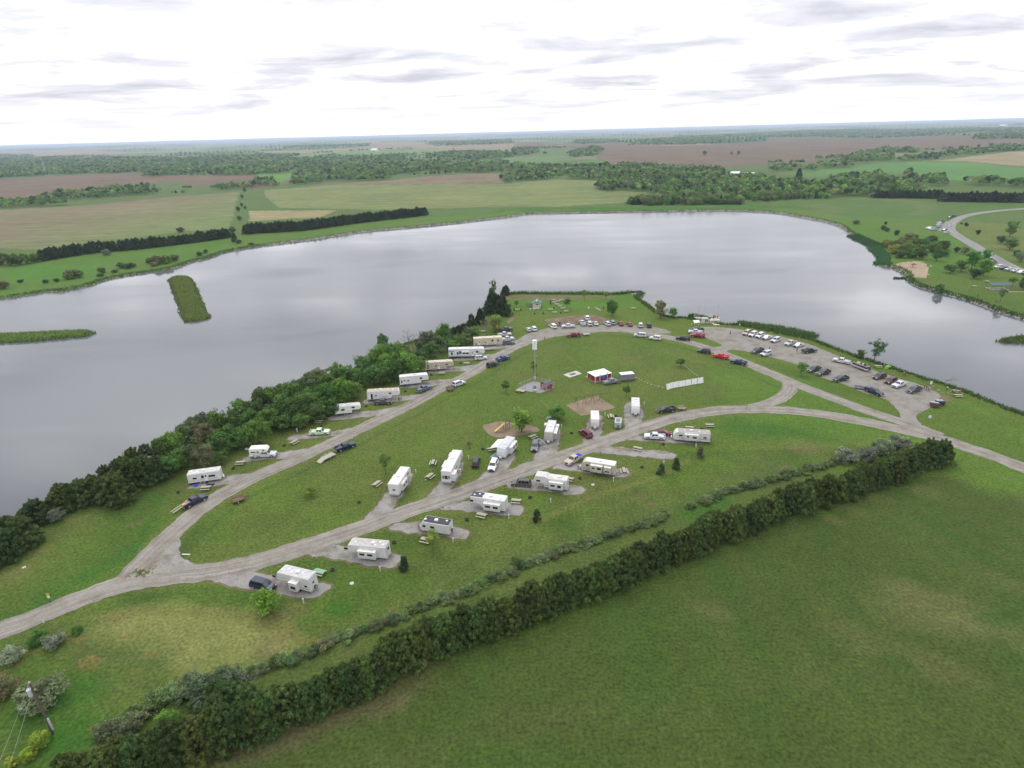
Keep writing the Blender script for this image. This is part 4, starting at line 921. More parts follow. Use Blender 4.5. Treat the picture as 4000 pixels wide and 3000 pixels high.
for cr, u, v, h, w_ in [('B',1640,330,.75,.7),('B',1590,350,.7,.7),('B',1690,300,.7,.75),('B',1870,180,1.0,.9),('B',1780,230,.9,.8),('C',60,270,.95,1.2),('C',150,350,.95,1.3),('C',110,290,1.0,1.3),('C',220,370,.7,1.0),('C',20,350,.8,1.1),('C',180,300,.9,1.2),('C',210,145,.72,.9),('C',190,140,.6,.7),('C',60,180,1.0,.9)]:
    p = at(cr, u, v); tree('cedar_tree', 'cedar', p, h, w_, (.024,.042,.016), 'almost black cedar in the grove where the point meets the shore', 'cedar tree', 'dark cedars at the neck of the point')
at_list('airy', 'thin_tree', [('C',75,190,1.55,.75,(.05,.085,.03),'tall thin tree rising above the dark cedars on the point')])
at_list('broad', 'broadleaf_tree', [('C',95,545,.95,.85,(.085,.110,.032),'yellow-green tree beside the parked white pickups'),('B',2050,245,.9,.8,(.08,.11,.03),'yellow-green tree behind the cream fifth wheel')])

# far left bank
for u, v, h, w_, c in [(20,1290,1.3,1.5,(.055,.085,.025)),(90,1300,1.35,1.4,(.060,.09,.025)),(160,1295,1.3,1.4,(.055,.09,.022)),(230,1285,1.2,1.3,(.06,.095,.022)),(310,1270,1.1,1.2,(.05,.085,.02)),(-60,1310,1.2,1.4,(.05,.08,.02)),(470,1240,.75,.6,(.055,.11,.03)),(560,1225,.75,.6,(.055,.11,.03)),
    (925,1210,.75,1.0,(.11,.14,.095)),(630,1410,1.0,1.4,(.095,.10,.040)),(690,1400,.7,.9,(.07,.10,.03)),(590,1420,.7,.9,(.085,.09,.04)),(885,1360,.55,.85,(.045,.075,.02)),(1050,1320,.6,1.0,(.045,.08,.02)),(1110,1325,.6,1.0,(.04,.075,.02)),(1150,1310,.5,.7,MIDG),
    (1300,1280,.7,1.0,(.05,.085,.02)),(1380,1285,.95,1.4,(.09,.10,.035)),(1440,1280,.9,1.2,(.06,.11,.022)),(1510,1260,.8,.9,(.085,.09,.04)),(1330,1305,.5,.8,(.10,.115,.07)),(990,1360,.35,.7,OLG),(870,1390,.3,.8,(.07,.08,.05)),(30,1500,.75,1.1,(.085,.085,.035)),(180,1445,.3,.6,DKG),
    (395,1450,.4,.6,(.06,.09,.03)),(490,1440,.35,.6,DKG),(1725,1215,.5,.8,(.04,.085,.02)),(1780,1195,.5,.5,(.04,.085,.02)),(2060,1110,.6,.8,OLG),(2170,1120,.3,.8,(.06,.07,.04)),(1560,1010,.7,1.2,(.095,.085,.04)),(2010,1020,.9,1.0,(.05,.085,.02)),
    (2070,910,.8,.8,(.06,.11,.03)),(2060,830,.9,.8,(.055,.115,.02)),(2090,790,.8,.7,(.06,.11,.02)),(2120,810,.6,.6,(.05,.1,.02)),(2095,720,.9,.7,(.07,.12,.03)),(2115,665,1.1,.9,(.06,.12,.02))]:
    p = at('K', u, v); tree('bank_bush', 'farbroad', p, h*.95, w_*.95, c, 'bushy tree dotted on the green bank across the lake', 'bush', 'bushes on the far left bank')
def cedar_line(spec, step, h, label, group, off=0.0, color=(.024,.042,.018)):
    for p in resample(poly(spec), step):
        tree('far_cedar', 'farcedar', (p[0]+rng.uniform(-.8,.8), p[1]+off+rng.uniform(-.8,.8)), h*rng.uniform(.88,1.12), h*rng.uniform(1.05,1.3), color, label, 'cedar tree', group)
cedar_line(['K',(355,1262),(600,1222),(860,1185),(1100,1170),(1500,1125),(1800,1085),(1960,1062)], 3.3, 1.1, 'dark cedar in the straight windbreak left of the gap across the lake', 'windbreak cedars across the lake, left row', 2)
cedar_line(['K',(2120,1030),'L',(0,1022),(400,1000),(850,937),(1460,866)], 3.3, 1.2, 'dark cedar in the straight windbreak between stubble field and far shore', 'windbreak cedars across the lake, middle row', 2)
cedar_line(['N',(950,828),(1220,828),(1500,834)], 3.9, 1.2, 'dark cedar in the windbreak behind the far right bank', 'windbreak cedars behind the far right bank', 2)
cedar_line(['N',(1515,858),(1800,862),(2250,868)], 3.9, 1.35, 'dark cedar in the windbreak behind the far right bank', 'windbreak cedars behind the far right bank', 2)
p = at('K', 2030, 1095); tree('far_cedar', 'farcedar', p, 1.0, .9, (.02,.035,.015), 'single dark cedar standing apart at the gap between the windbreaks', 'cedar tree')
p = at('N', 905, 822); tree('bank_bush', 'farbroad', p, .8, 1.3, (.13,.15,.09), 'pale silvery bush at the start of the far windbreak', 'bush')
p = at('N', 265, 650); tree('far_cedar', 'farcedar', p, 1.9, 1.8, (.02,.035,.018), 'lone dark cedar in the green pasture beyond the woods', 'cedar tree')
for u, v, h, w_, c in [(1660,465,2.0,1.8,(.05,.08,.03)),(1895,455,1.3,1.2,(.07,.085,.04)),(1955,455,1.5,1.4,(.05,.075,.03)),(1010,375,1.3,1.0,(.06,.075,.03))]:
    p = at('M', u, v); tree('field_tree', 'farbroad', p, h, w_, c, 'lone tree standing in the middle of a brown ploughed field', 'tree', 'lone trees in the ploughed field')

# ---- woods: individuals near, the rest as masses
WOODS = [
 ('M', [(720,755),(800,778),(1180,772),(1060,850),(1000,893),(1300,893),(1700,885),(2000,885),(2212,860),(2212,650),(1900,640),(1800,580),(1300,565),(1000,535),(900,640),(760,690)], 7.5, MIDG),
 ('N', [(-10,850),(400,835),(880,812),(1350,782),(1260,710),(1000,660),(820,640),(700,640),(400,690),(-10,690)], 7.5, MIDG),
 ('N', [(1260,700),(1400,720),(1560,735),(1520,660),(1400,640),(1260,670)], 9, DKG), ('N', [(780,640),(1250,680),(1240,610),(1000,610)], 9, DKG),
 ('N', [(1700,725),(2300,765),(2300,725),(1900,680),(1700,690)], 11, DKG),
 ('N', [(0,605),(400,600),(400,565),(0,560)], 13, DKG), ('N', [(500,575),(700,560),(700,540),(400,540)], 16, MIDG),
 ('N', [(270,512),(540,500),(760,520),(1000,515),(1080,500),(1080,470),(1300,440),(1290,410),(1000,400),(700,470),(500,480)], 10, DKG),
 ('N', [(1080,510),(1340,505),(1600,470),(2300,412),(2300,372),(1900,410),(1500,450),(1200,480)], 10, OLG),
 ('L', [(280,603),(400,605),(700,580),(1200,558),(1250,530),(1500,522),(1850,502),(2212,498),(2212,430),(1700,440),(1500,420),(1000,425),(600,450),(340,490)], 8.5, MIDG),
 ('M', [(0,685),(400,668),(760,675),(900,640),(1000,560),(900,535),(740,550),(440,560),(300,550),(0,560)], 8.5, MIDG),
 ('M', [(1000,560),(900,640),(1000,700),(1300,600),(1200,560)], 9, MIDG),
 ('L', [(-10,610),(200,620),(220,590),(100,560),(-10,570)], 9, MIDG), ('L', [(2110,580),(2230,585),(2230,535),(2110,535)], 9, MIDG),
 ('K', [(270,742),(420,740),(800,725),(1100,695),(1560,692),(1900,665),(2212,630),(2212,600),(2000,620),(1700,640),(1250,620),(1000,640),(650,675),(420,700)], 8.5, MIDG),
 ('K', [(-500,840),(0,808),(590,778),(580,755),(250,750),(0,760),(-500,800)], 8.5, MIDG),
 ('K', [(1220,535),(1500,530),(2230,520),(2230,485),(1400,480),(1240,505)], 9, MIDG),
 ('K', [(-500,590),(0,545),(400,525),(1230,497),(1300,480),(2230,480),(2230,420),(1400,400),(300,400),(-500,420)], 11, MIDG),
 ('K', [(-500,430),(300,400),(1400,400),(2230,420),(2230,350),(1960,352),(1500,380),(1100,360),(300,370),(-500,385)], 20, MIDG),
 ('L', [(-10,500),(180,512),(480,465),(490,440),(280,420),(-10,420)], 11, MIDG), ('L', [(-10,400),(500,420),(560,390),(740,355),(700,345),(400,375),(-10,385)], 16, MIDG),
 ('L', [(720,415),(1000,400),(1300,385),(1290,355),(1080,360),(880,380)], 14, DKG), ('L', [(1450,365),(1700,385),(2230,378),(2230,340),(2000,325),(1700,320)], 14, DKG),
 ('L', [(-10,380),(0,330),(200,345),(400,350),(60,395)], 20, MIDG),
 ('M', [(0,470),(60,470),(230,435),(230,405),(80,400),(0,420)], 13, MIDG), ('M', [(500,480),(720,475),(800,410),(700,380),(650,400),(500,430)], 13, MIDG),
 ('M', [(520,350),(640,362),(920,345),(930,320),(560,325)], 22, MIDG), ('M', [(1030,370),(1300,370),(1560,368),(1850,340),(1840,300),(1330,310),(1040,345)], 18, MIDG),
 ('M', [(1400,300),(2212,300),(2212,260),(1900,275),(1400,290)], 26, MIDG), ('N', [(0,300),(900,312),(1400,290),(1800,260),(2300,260),(2300,215),(1200,240),(400,240),(0,260)], 24, MIDG),
 ('N', [(1770,325),(2300,315),(2300,250),(1800,280)], 15, DKG), ('L', [(240,290),(980,270),(990,250),(300,270)], 28, DKG), ('L', [(1530,270),(2212,245),(2212,205),(1500,235)], 30, MIDG),
 ('K', [(0,360),(300,370),(280,345),(0,342)], 24, DKG),
]
cand = []
for cr, pts, sp, c in WOODS:
    P = np.array([tuple(at(cr, u, v))[:2] for u, v in pts]); x0_, x1_ = P[:,0].min(), P[:,0].max(); y0_, y1_ = P[:,1].min(), P[:,1].max()
    gx, gy = np.meshgrid(np.arange(x0_, x1_, sp), np.arange(y0_, y1_, sp*1.15)); gx = gx + nprng.uniform(-.45,.45,gx.shape)*sp; gy = gy + nprng.uniform(-.45,.45,gy.shape)*sp
    e = inside(P, gx, gy) & (fbm(gx/55, gy/55, 33) > (.33 if sp < 8 else .465))
    for a_, b_ in zip(gx[e], gy[e]): cand.append((math.hypot(a_, b_), a_, b_, sp, c))
# scattered trees further out
farsel = (farR[::3, ::2] > 1500) & (farR[::3, ::2] < 16000) & (np.abs(Ag[::3, ::2]) < .82) & (cls[::3, ::2] == 0)
fx, fy = GX[::3, ::2][farsel], GY[::3, ::2][farsel]
ux, uy = fx*ca+fy*sa, -fx*sa+fy*ca; ii, jj = np.floor(ux/520+.35*np.sin(uy/900)), np.floor(uy/760+.3*np.sin(ux/700)); hh = hashn(ii, jj, 2)
edge = np.minimum(np.abs(((ux/520+.35*np.sin(uy/900)) % 1)-.5), np.abs(((uy/760+.3*np.sin(ux/700)) % 1)-.5))
keep = nprng.uniform(size=len(fx)) < np.where(hh < .42, .8, np.where(edge > .44, .75, .03))
for a_, b_ in zip(fx[keep], fy[keep]): cand.append((math.hypot(a_, b_), a_, b_, 9 + math.hypot(a_, b_)/330, MIDG))
cand.sort()
WCOL = [(.050,.095,.022),(.060,.110,.024),(.042,.080,.022),(.070,.115,.030),(.036,.066,.020),(.085,.105,.040),(.022,.038,.016),(.080,.080,.045)]
NIND = 190
for d_, a_, b_, sp, c in cand[:NIND]:
    k = rng.choices(WCOL, (4,4,4,3,3,2,2,1))[0]; ced = k == WCOL[6]
    tree('wood_tree', 'farcedar' if ced else 'farbroad', (a_, b_), rng.uniform(.85,1.4), rng.uniform(1.0,1.45)*(.8 if ced else 1), tuple(v_*(1 if ced else 1.3) for v_ in k), 'full-crowned tree in the wood behind the dam and far bank', 'tree', 'nearest trees of the wood behind the dam')
def low_crown(seed, cone=False):
    r = np.random.default_rng(seed); n = 26
    d = r.normal(size=(n,3)); d /= np.linalg.norm(d, axis=1)[:,None]; d[:,2] = np.abs(d[:,2])*1.0-.25
    pos = d*np.array((3.3,3.3,3.3))*r.uniform(.8,1.05,n)[:,None] + np.array((0,0,4.4))
    if cone: k = np.clip(1.2-(pos[:,2:3]-1)/8, .2, 1); pos[:,:2] *= k*.8
    nrm = d + r.normal(size=d.shape)*.35; nrm /= np.linalg.norm(nrm, axis=1)[:,None]; ax = np.cross(nrm, r.normal(size=nrm.shape)); ax /= np.linalg.norm(ax, axis=1)[:,None]; bx = np.cross(nrm, ax); s_ = r.uniform(1.3,2.1,n)[:,None]
    V = np.stack([pos-ax*s_, pos+bx*s_*.8, pos+ax*s_, pos-bx*s_*.8], 1).reshape(-1,3); return V, np.repeat(r.uniform(.7,1.3,n), 4)
LOWS = [low_crown(i, i == 5) for i in range(6)]
WOODM = bpy.data.materials.new('wood_foliage'); WOODM.use_nodes = True; t = WOODM.node_tree; t.nodes['Principled BSDF'].inputs['Roughness'].default_value = .8; t.nodes['Principled BSDF'].inputs['Specular IOR Level'].default_value = .2
aa = N('ShaderNodeAttribute', t, attribute_name='Col'); leafy(t, t.nodes['Principled BSDF'], aa.outputs['Color'], 2.3)
rest = np.array([(a_, b_, sp, c[0], c[1], c[2]) for d_, a_, b_, sp, c in cand[NIND:]])
dist = np.hypot(rest[:,0], rest[:,1])
def mass(name, sel, simple):
    R = rest[sel]; n = len(R)
    if not n: return
    z = height(R[:,0], R[:,1], np.full(n, 100.0)); pick = nprng.integers(0, 6, n); Vs, Cs = [], []
    for k in range(6):
        q = np.where(pick == k)[0]
        if not len(q): continue
        V, sh = LOWS[k]
        if simple: V = V.reshape(-1,4,3)[::2]; m_ = V.mean(1, keepdims=True); V = (m_+(V-m_)*1.35).reshape(-1,3); sh = sh.reshape(-1,4)[::2].ravel()
        a = nprng.uniform(0, 6.283, len(q)); s_ = np.clip(R[q,2]/8.5, .95, 2.6)*nprng.uniform(.6,1.35,len(q)); hs_ = np.clip(s_, .85, 1.35)*nprng.uniform(.8,1.2,len(q))
        co, si = np.cos(a)[:,None], np.sin(a)[:,None]
        X = (V[None,:,0]*co - V[None,:,1]*si)*s_[:,None] + R[q,0][:,None]; Y = (V[None,:,0]*si + V[None,:,1]*co)*s_[:,None] + R[q,1][:,None]; Z = V[None,:,2]*hs_[:,None] + z[q][:,None]
        Vs.append(np.stack([X,Y,Z], -1).reshape(-1,3))
        base = np.array(WCOL)[nprng.choice(8, len(q), p=(.2,.2,.18,.12,.12,.08,.04,.06)) if k != 5 else np.full(len(q), 6)]*nprng.uniform(.65,1.3,(len(q),1))*(.7+.6*fbm(R[q,0]/70, R[q,1]/70, 91))[:,None]
        Cs.append((base[:,None,:]*sh[None,:,None]).reshape(-1,3))
    V = np.concatenate(Vs); Cc = np.concatenate(Cs); me = np_mesh(name, V, np.arange(len(V)).reshape(-1,4), [WOODM], col=Cc)
    tag(link(name, me), kind='stuff')
print('woods', len(cand))
mass('woodland', dist < 900, False); mass('distant_woodland', (dist >= 900) & (dist < 2200), False); mass('horizon_woodland', dist >= 2200, True)

# ---- reeds, shore growth, stones
def tufts(name, P, n_, color, hmin, hmax, wide=.5, blades=7, label=None, z=None, seed=1):
    """P: (n,2) places; merged upright leaf blades"""
    r = np.random.default_rng(seed); n = len(P)*blades
    c = np.repeat(P, blades, 0) + r.normal(size=(n,2))*wide*.5
    z0 = height(c[:,0], c[:,1]) if z is None else np.full(n, z); z0 = np.maximum(z0, WATER_Z-.1)
    h = r.uniform(hmin, hmax, n); a = r.uniform(0, 6.283, n); w_ = r.uniform(.10,.22,n)*(1+h*.4); lx, ly = r.normal(size=n)*.3*h, r.normal(size=n)*.3*h
    b0 = np.stack([c[:,0]-np.cos(a)*w_, c[:,1]-np.sin(a)*w_, z0], 1); b1 = np.stack([c[:,0]+np.cos(a)*w_, c[:,1]+np.sin(a)*w_, z0], 1); tp = np.stack([c[:,0]+lx, c[:,1]+ly, z0+h], 1)
    V = np.stack([b0,b1,tp], 1).reshape(-1,3); sh = np.repeat(r.uniform(.6,1.35,n), 3)
    o = link(name, np_mesh(name, V, np.arange(len(V)).reshape(-1,3), [LEAF], shade=sh), color=color); return tag(o, kind='stuff')
def along(P, dens, lo, hi, seed=3, side=1):
    r = np.random.default_rng(seed); Q = resample(P, .5); T = np.gradient(Q, axis=0); T /= np.linalg.norm(T, axis=1)[:,None]; Nn = np.stack([-T[:,1], T[:,0]], 1)*side
    i = r.integers(0, len(Q), int(len(Q)*.5*dens)); return Q[i] + Nn[i]*r.uniform(lo, hi, len(i))[:,None]
def _unused(): pass
def near_shore(lo, hi, dens, seed, cond):
    """scatter at a given distance inland along the lake edge"""
    r = np.random.default_rng(seed); Q = resample(LAKE_S, .6, True); T = np.roll(Q,-1,0)-np.roll(Q,1,0); T /= np.linalg.norm(T, axis=1)[:,None]+1e-9
    A = np.sum(Q[:,0]*np.roll(Q[:,1],-1)-np.roll(Q[:,0],-1)*Q[:,1]); Nn = np.stack([T[:,1], -T[:,0]], 1)*(1 if A > 0 else -1)
    i = r.integers(0, len(Q), int(len(Q)*dens)); P = Q[i] + Nn[i]*r.uniform(lo, hi, len(i))[:,None]
    return P[cond(P)]
reedP = along(poly(['D',(790,470),(850,480),(1000,500),(1150,520),(1300,545),(1450,575),(1600,605)], WATER_Z), 14, -2.0, 3.5, 5)
tufts('reeds', reedP, 0, (.040,.080,.024), 1.0, 2.2, .7, 9)
reedP = along(poly(['O',(10,620),(110,700),(180,790),(120,860),(280,880)], WATER_Z), 10, -2.5, 4, 6); tufts('reeds', reedP, 0, (.036,.085,.030), 1.0, 1.8, .9, 9, seed=2)
reedP = along(poly(['N',(720,1155),(800,1195),(880,1230),(960,1260)], WATER_Z), 12, -3, 5, 7); tufts('reeds', reedP, 0, (.034,.082,.030), 1.0, 1.8, .9, 9, seed=3)
reedP = along(poly(['D',(260,385),(330,390),(400,405),(480,425)], WATER_Z), 16, -1.0, 2.0, 8); tufts('reeds', reedP, 0, (.03,.07,.022), 1.0, 1.8, .7, 8, seed=4)
reedP = along(poly(['C',(250,150),(500,143),(900,140),(1200,143),(1400,150),(1560,140)], WATER_Z), 5, -1.0, 2.5, 9); tufts('reeds', reedP, 0, (.050,.095,.032), .7, 2.1, .8, 8, seed=5)
reedP = along(poly(['O',(340,1060),(480,1062)], WATER_Z), 8, -1, 1, 10); tufts('reeds', reedP, 0, (.02,.05,.02), .6, 1.1, .6, 8, seed=6)
cond_near = lambda P: (P[:,1] < 330) & (P[:,1] > 30)
tufts('shore_growth', near_shore(-.2, 3.0, 3.2, 11, cond_near), 0, (.045,.090,.024), .4, 1.3, .8, 6, seed=7)
cond_far = lambda P: (P[:,1] >= 330)
tufts('shore_growth', near_shore(-.3, 4.0, 2.2, 12, cond_far), 0, (.055,.095,.030), .4, 1.3, 1.0, 5, seed=8)
for k, I in enumerate(ISLES):
    x_, X_, y_, Y_ = I[:,0].min(), I[:,0].max(), I[:,1].min(), I[:,1].max(); n_ = int((X_-x_)*(Y_-y_)*2.0)
    P = np.stack([nprng.uniform(x_, X_, n_), nprng.uniform(y_, Y_, n_)], 1); P = P[inside(I, P[:,0], P[:,1])]
    tufts('islet_growth', P, 0, (.085,.125,.032) if k < 2 else (.05,.095,.025), .3, 1.1, .5, 5, seed=20+k)
    tufts('islet_reeds', resample(I, .7, True) + nprng.normal(size=(len(resample(I, .7, True)), 2))*.5, 0, (.055,.10,.028), .5, 1.4, .6, 6, seed=40+k)
def stones(name, P, smin, smax, seed, color=None):
    r = np.random.default_rng(seed); n = len(P); base = np.array([(1,0,-.2),(.3,.9,-.2),(-.8,.6,-.2),(-.9,-.5,-.2),(.2,-1,-.2),(.5,.1,.7),(-.4,.2,.75)])
    Fb = np.array([(0,1,5),(1,2,6),(1,6,5),(2,3,6),(3,4,6),(4,5,6),(4,0,5)])
    s_ = r.uniform(smin, smax, n); a = r.uniform(0,6.283,n); z0 = np.maximum(height(P[:,0], P[:,1]), WATER_Z)
    B = base[None]*(1+r.uniform(-.25,.25,(n,7,1))); X = (B[...,0]*np.cos(a)[:,None]-B[...,1]*np.sin(a)[:,None])*s_[:,None]+P[:,0:1]; Y = (B[...,0]*np.sin(a)[:,None]+B[...,1]*np.cos(a)[:,None])*s_[:,None]+P[:,1:2]; Z = B[...,2]*s_[:,None]*.7+z0[:,None]
    V = np.stack([X,Y,Z],-1).reshape(-1,3); F = (Fb[None]+7*np.arange(n)[:,None,None]).reshape(-1,3)
    return tag(link(name, np_mesh(name, V, F, [ROCK])), kind='stuff')
stones('riprap', near_shore(-.6, 1.8, 3.0, 14, lambda P: (P[:,1] > 230) & (P[:,0] > 150) & (P[:,1] < 520)), .3, .65, 3)
stones('riprap', near_shore(-.6, 2.6, 2.4, 15, lambda P: (P[:,1] > 500)), .5, 1.0, 4)
stones('riprap', near_shore(-.5, .8, .8, 16, lambda P: (P[:,1] > 250) & (P[:,0] < 150) & (P[:,1] < 520)), .3, .6, 5)
stones('jetty_stones', along(poly(['C',(1560,150),(1640,125),(1700,130)], WATER_Z), 12, -3, 3, 16), .3, .7, 6)
stones('stone_litter', along(poly(['X',(700,560),(900,600),(1200,600)], 0), 2, -1, 2, 17), .15, .35, 7)
# rough tufts in the hay field and the unmown strips
def scatter_poly(spec, n_, seed):
    P = poly(spec); r = np.random.default_rng(seed); Q = np.stack([r.uniform(P[:,0].min(), P[:,0].max(), n_), r.uniform(P[:,1].min(), P[:,1].max(), n_)], 1); Q = Q[inside(P, Q[:,0], Q[:,1])]
    return Q[fbm(Q[:,0]/6, Q[:,1]/6, seed) > .45]
# weeds growing in the fork of the road
wp = at('R', 1535, 385); Pw = np.stack([wp.x + nprng.normal(size=90)*.9, wp.y + nprng.normal(size=90)*.6], 1)
tufts('weeds', Pw[::2], 0, (.075,.105,.035), .10, .22, .3, 6, z=.05, seed=34)

# labels of the scattered trees: tone, then the count from the left edge
_T = 'zeroth first second third fourth fifth sixth seventh eighth ninth tenth eleventh twelfth thirteenth fourteenth fifteenth sixteenth seventeenth eighteenth nineteenth'.split()
def ordinal(n):
    if n < 20: return _T[n]
    tens = ['twenty','thirty','forty','fifty','sixty','seventy'][n//10-2]
    return tens+'-'+_T[n % 10] if n % 10 else {'twenty':'twentieth','thirty':'thirtieth','forty':'fortieth','fifty':'fiftieth','sixty':'sixtieth','seventy':'seventieth'}[tens]
def tone(c):
    r_, g_, b_ = c[:3]
    if r_ > g_*.88: return 'brownish'
    if b_ > g_*.55: return 'grey-green'
    if g_ > .108: return 'bright green'
    if g_ > .088: return 'mid green'
    return 'dark green'
for grp, noun, where in (('bushes on the far left bank','bush','on the bank across the lake'),('broadleaf trees on the near left shore','tree','in the belt between campsites and lake'),('cedars on the near left shore','cedar','in the grove between meadow and lake'),
    ('trees of the beach thicket','tree','in the thicket behind the beach'),('bushes on the far right bank','bush','dotted on the grass by the paved bend'),('leafless trees on the near left shore','leafless tree','in the green belt by the lake'),
    ('dark cedars at the neck of the point','black-green cedar','at the neck of the point'),('lone trees in the ploughed field','lone tree','in the brown ploughed fields')):
    L_ = {}
    for o in TREES:
        if o.get('group') == grp:
            L_.setdefault(tone(TCOL[o.name]) if not noun.startswith(('leafless','black','lone','cedar')) else 'dark green', []).append(o)
    for tn, os_ in L_.items():
        os_.sort(key=lambda o: project(o.location)[0]); plain = noun.startswith(('leafless','black','lone'))
        for i, o in enumerate(os_):
            o['label'] = ('%s %s%s from the left %s' % (ordinal(i+1), '' if plain else tn+' ', noun, where)) if len(os_) > 1 else ('the only %s%s %s' % ('' if plain else tn+' ', noun, where))
# ================================================================ vehicles
def wheel_mesh(r, w, name='wheel'):
    mb = MB(); n = 14
    mb.tube((0,-w/2,0), (0,w/2,0), r, r, n, 0); mb.tube((0,-w/2-.012,0), (0,w/2+.012,0), r*.6, r*.6, n, 1)
    return mb.mesh(name, [TYRE, HUB])
WHEEL_T, WHEEL_C, WHEEL_S = wheel_mesh(.40,.26), wheel_mesh(.34,.22), wheel_mesh(.33,.20)
def arch_profile(x0, x1, zb, wheels, r, top):
    """outline with wheel arches cut out of the lower edge"""
    pts = [(x0, zb)]
    for wx in wheels:
        for k in range(7):
            a = math.pi - math.pi*k/6; pts.append((wx + (r+.09)*math.cos(a), max(zb, r + (r+.09)*math.sin(a)*.92) if 0 < k < 6 else zb))
    pts.append((x1, zb)); return pts + top
def vehicle_meshes(kind):
    P = {}
    if kind == 'pickup':
        L, W, wx, r = 5.75, 1.95, (1.15, 4.75), .40; h = W/2
        b = MB()
        b.prism(arch_profile(0.05, 5.7, .42, wx, r, [(5.75,.62),(5.72,.98),(5.5,1.12),(4.3,1.2),(1.9,1.22),(1.88,1.22),(.08,.86),(.05,.8)]), -h, h, 0, .05)
        for s_ in (-1, 1): b.box(.05, 1.95, min(s_*h*.99, s_*(h-.12)), max(s_*h*.99, s_*(h-.12)), .78, 1.26)
        b.box(.03, .11, -h+.1, h-.1, .7, 1.25); b.box(1.86, 1.94, -h+.1, h-.1, .8, 1.3)
        b.frustum((1.9, 4.25, h-.04), (2.15, 3.45, h-.24), 1.2, 1.82); P['body'] = b.mesh('pickup_body', PAINT)
        P['bed_liner'] = MB().box(.12, 1.85, -h+.13, h-.13, .80, .90).mesh('bed_liner', BLACK)
        gh = (1.9, 4.25, 2.15, 3.45, 1.2, 1.82, h-.04, h-.24)
        panes = [(2.2, 2.85), (2.95, 3.7)]
    elif kind in ('suv', 'minivan', 'hatch', 'sedan', 'van'):
        L = {'suv': 4.85, 'minivan': 5.1, 'hatch': 4.3, 'sedan': 4.8, 'van': 5.3}[kind]; W = {'suv': 1.9, 'minivan': 1.95, 'hatch': 1.76, 'sedan': 1.82, 'van': 2.0}[kind]; r = .36 if kind in ('suv','van') else .33; wx = (.95, L-.95); h = W/2
        zt = {'suv': 1.78, 'minivan': 1.78, 'hatch': 1.5, 'sedan': 1.45, 'van': 2.0}[kind]; zw = {'suv': 1.08, 'minivan': 1.02, 'hatch': .93, 'sedan': .92, 'van': 1.1}[kind]
        hood = L-{'suv': 1.25, 'minivan': .95, 'hatch': .95, 'sedan': 1.2, 'van': .9}[kind]; tail = {'suv': .05, 'minivan': .05, 'hatch': .1, 'sedan': .95, 'van': .03}[kind]
        b = MB(); b.prism(arch_profile(.04, L-.04, .32, wx, r, [(L,.5),(L-.03,.78),(L-.25,zw-.14),(hood,zw),(tail+.05,zw),(.1,zw-.04),(.0,.85),(.0,.5)]), -h, h, 0, .06)
        gh = (tail+.03, hood, tail+{'suv': .3,'minivan':.35,'hatch':.5,'sedan':.55,'van':.2}[kind], hood-{'suv': .75,'minivan':1.0,'hatch':.9,'sedan':.85,'van':.7}[kind], zw, zt, h-.05, h-.25)
        b.frustum((gh[0], gh[1], gh[6]), (gh[2], gh[3], gh[7]), gh[4], gh[5])
        if kind in ('suv',):
            for s_ in (-1,1): b.box(gh[2]+.15, gh[3]-.15, s_*(gh[7]-.12)-.02, s_*(gh[7]-.12)+.02, zt, zt+.05)
        P['body'] = b.mesh(kind+'_body', PAINT); a0 = gh[2]+.12; a1 = gh[1]-.55; n = 3 if kind != 'sedan' and kind != 'hatch' else 2
        panes = [(a0 + (a1-a0)*i/n + .04, a0 + (a1-a0)*(i+1)/n - .04) for i in range(n)]
    x0, x1, t0, t1, zb, zt, wb, wt = gh; e = .012
    def sp(x, f):   # point on the side plane
        return zb + (zt-zb)*f, wb + (wt-wb)*f
    wsh = MB(); f0, f1 = .10, .90
    def endq(xb, xt, s_):
        q = []
        for f, y_ in ((f0,-1),(f0,1),(f1,1),(f1,-1)):
            z_, w_ = sp(0, f); xx = xb+(xt-xb)*f; q.append((xx+s_*e*2, y_*(w_-.09), z_))
        return q
    P['windscreen'] = MB().add(endq(x1, t1, 1), [(0,1,2,3)]).mesh('windscreen', GLASSB)
    P['rear_window'] = MB().add(endq(x0, t0, -1), [(3,2,1,0)]).mesh('rear_window', GLASS)
    for s_ in (-1, 1):
        m_ = MB()
        for a, c in panes:
            zA, wA = sp(0,.12); zB, wB = sp(0,.86); lo0, lo1 = max(a, x0+.1), min(c, x1-.15); hi0, hi1 = max(a, t0+(x0-t0)*.14+.08), min(c, t1+(x1-t1)*.14-.06)
            if hi1 < hi0 + .1: hi0 = hi1 = (hi0+hi1)/2
            m_.add([(lo0,s_*(wA+e),zA),(lo1,s_*(wA+e),zA),(hi1,s_*(wB+e),zB),(hi0,s_*(wB+e),zB)], [(0,1,2,3)])
        P['side_window%d' % s_] = m_.mesh('side_window', GLASS)
    zl = .72 if kind != 'pickup' else .85
    P['headlight'] = MB().box(L-.10, L+.012, -.2, .2, zl-.09, zl+.08).mesh('headlight', LAMP); P['tail_light'] = MB().box(-.012, .08, -.1, .1, zl-.05, zl+.22).mesh('tail_light', REDL)
    P['bumper'] = MB().box(-.08, .08, -h+.1, h-.1, .38, .56).mesh('bumper', STEEL if kind == 'pickup' else BLACK)
    P['grille'] = MB().box(L-.06, L+.02, -.48, .48, .6, .88).mesh('grille', BLACK)
    P['mirror'] = MB().box(-.08, .08, -.1, .1, -.08, .1).mesh('mirror', BLACK)
    P['_'] = (L, W, wx, r, WHEEL_T if kind == 'pickup' else (WHEEL_C if kind in ('suv','van','minivan') else WHEEL_S), x1, zb)
    return P
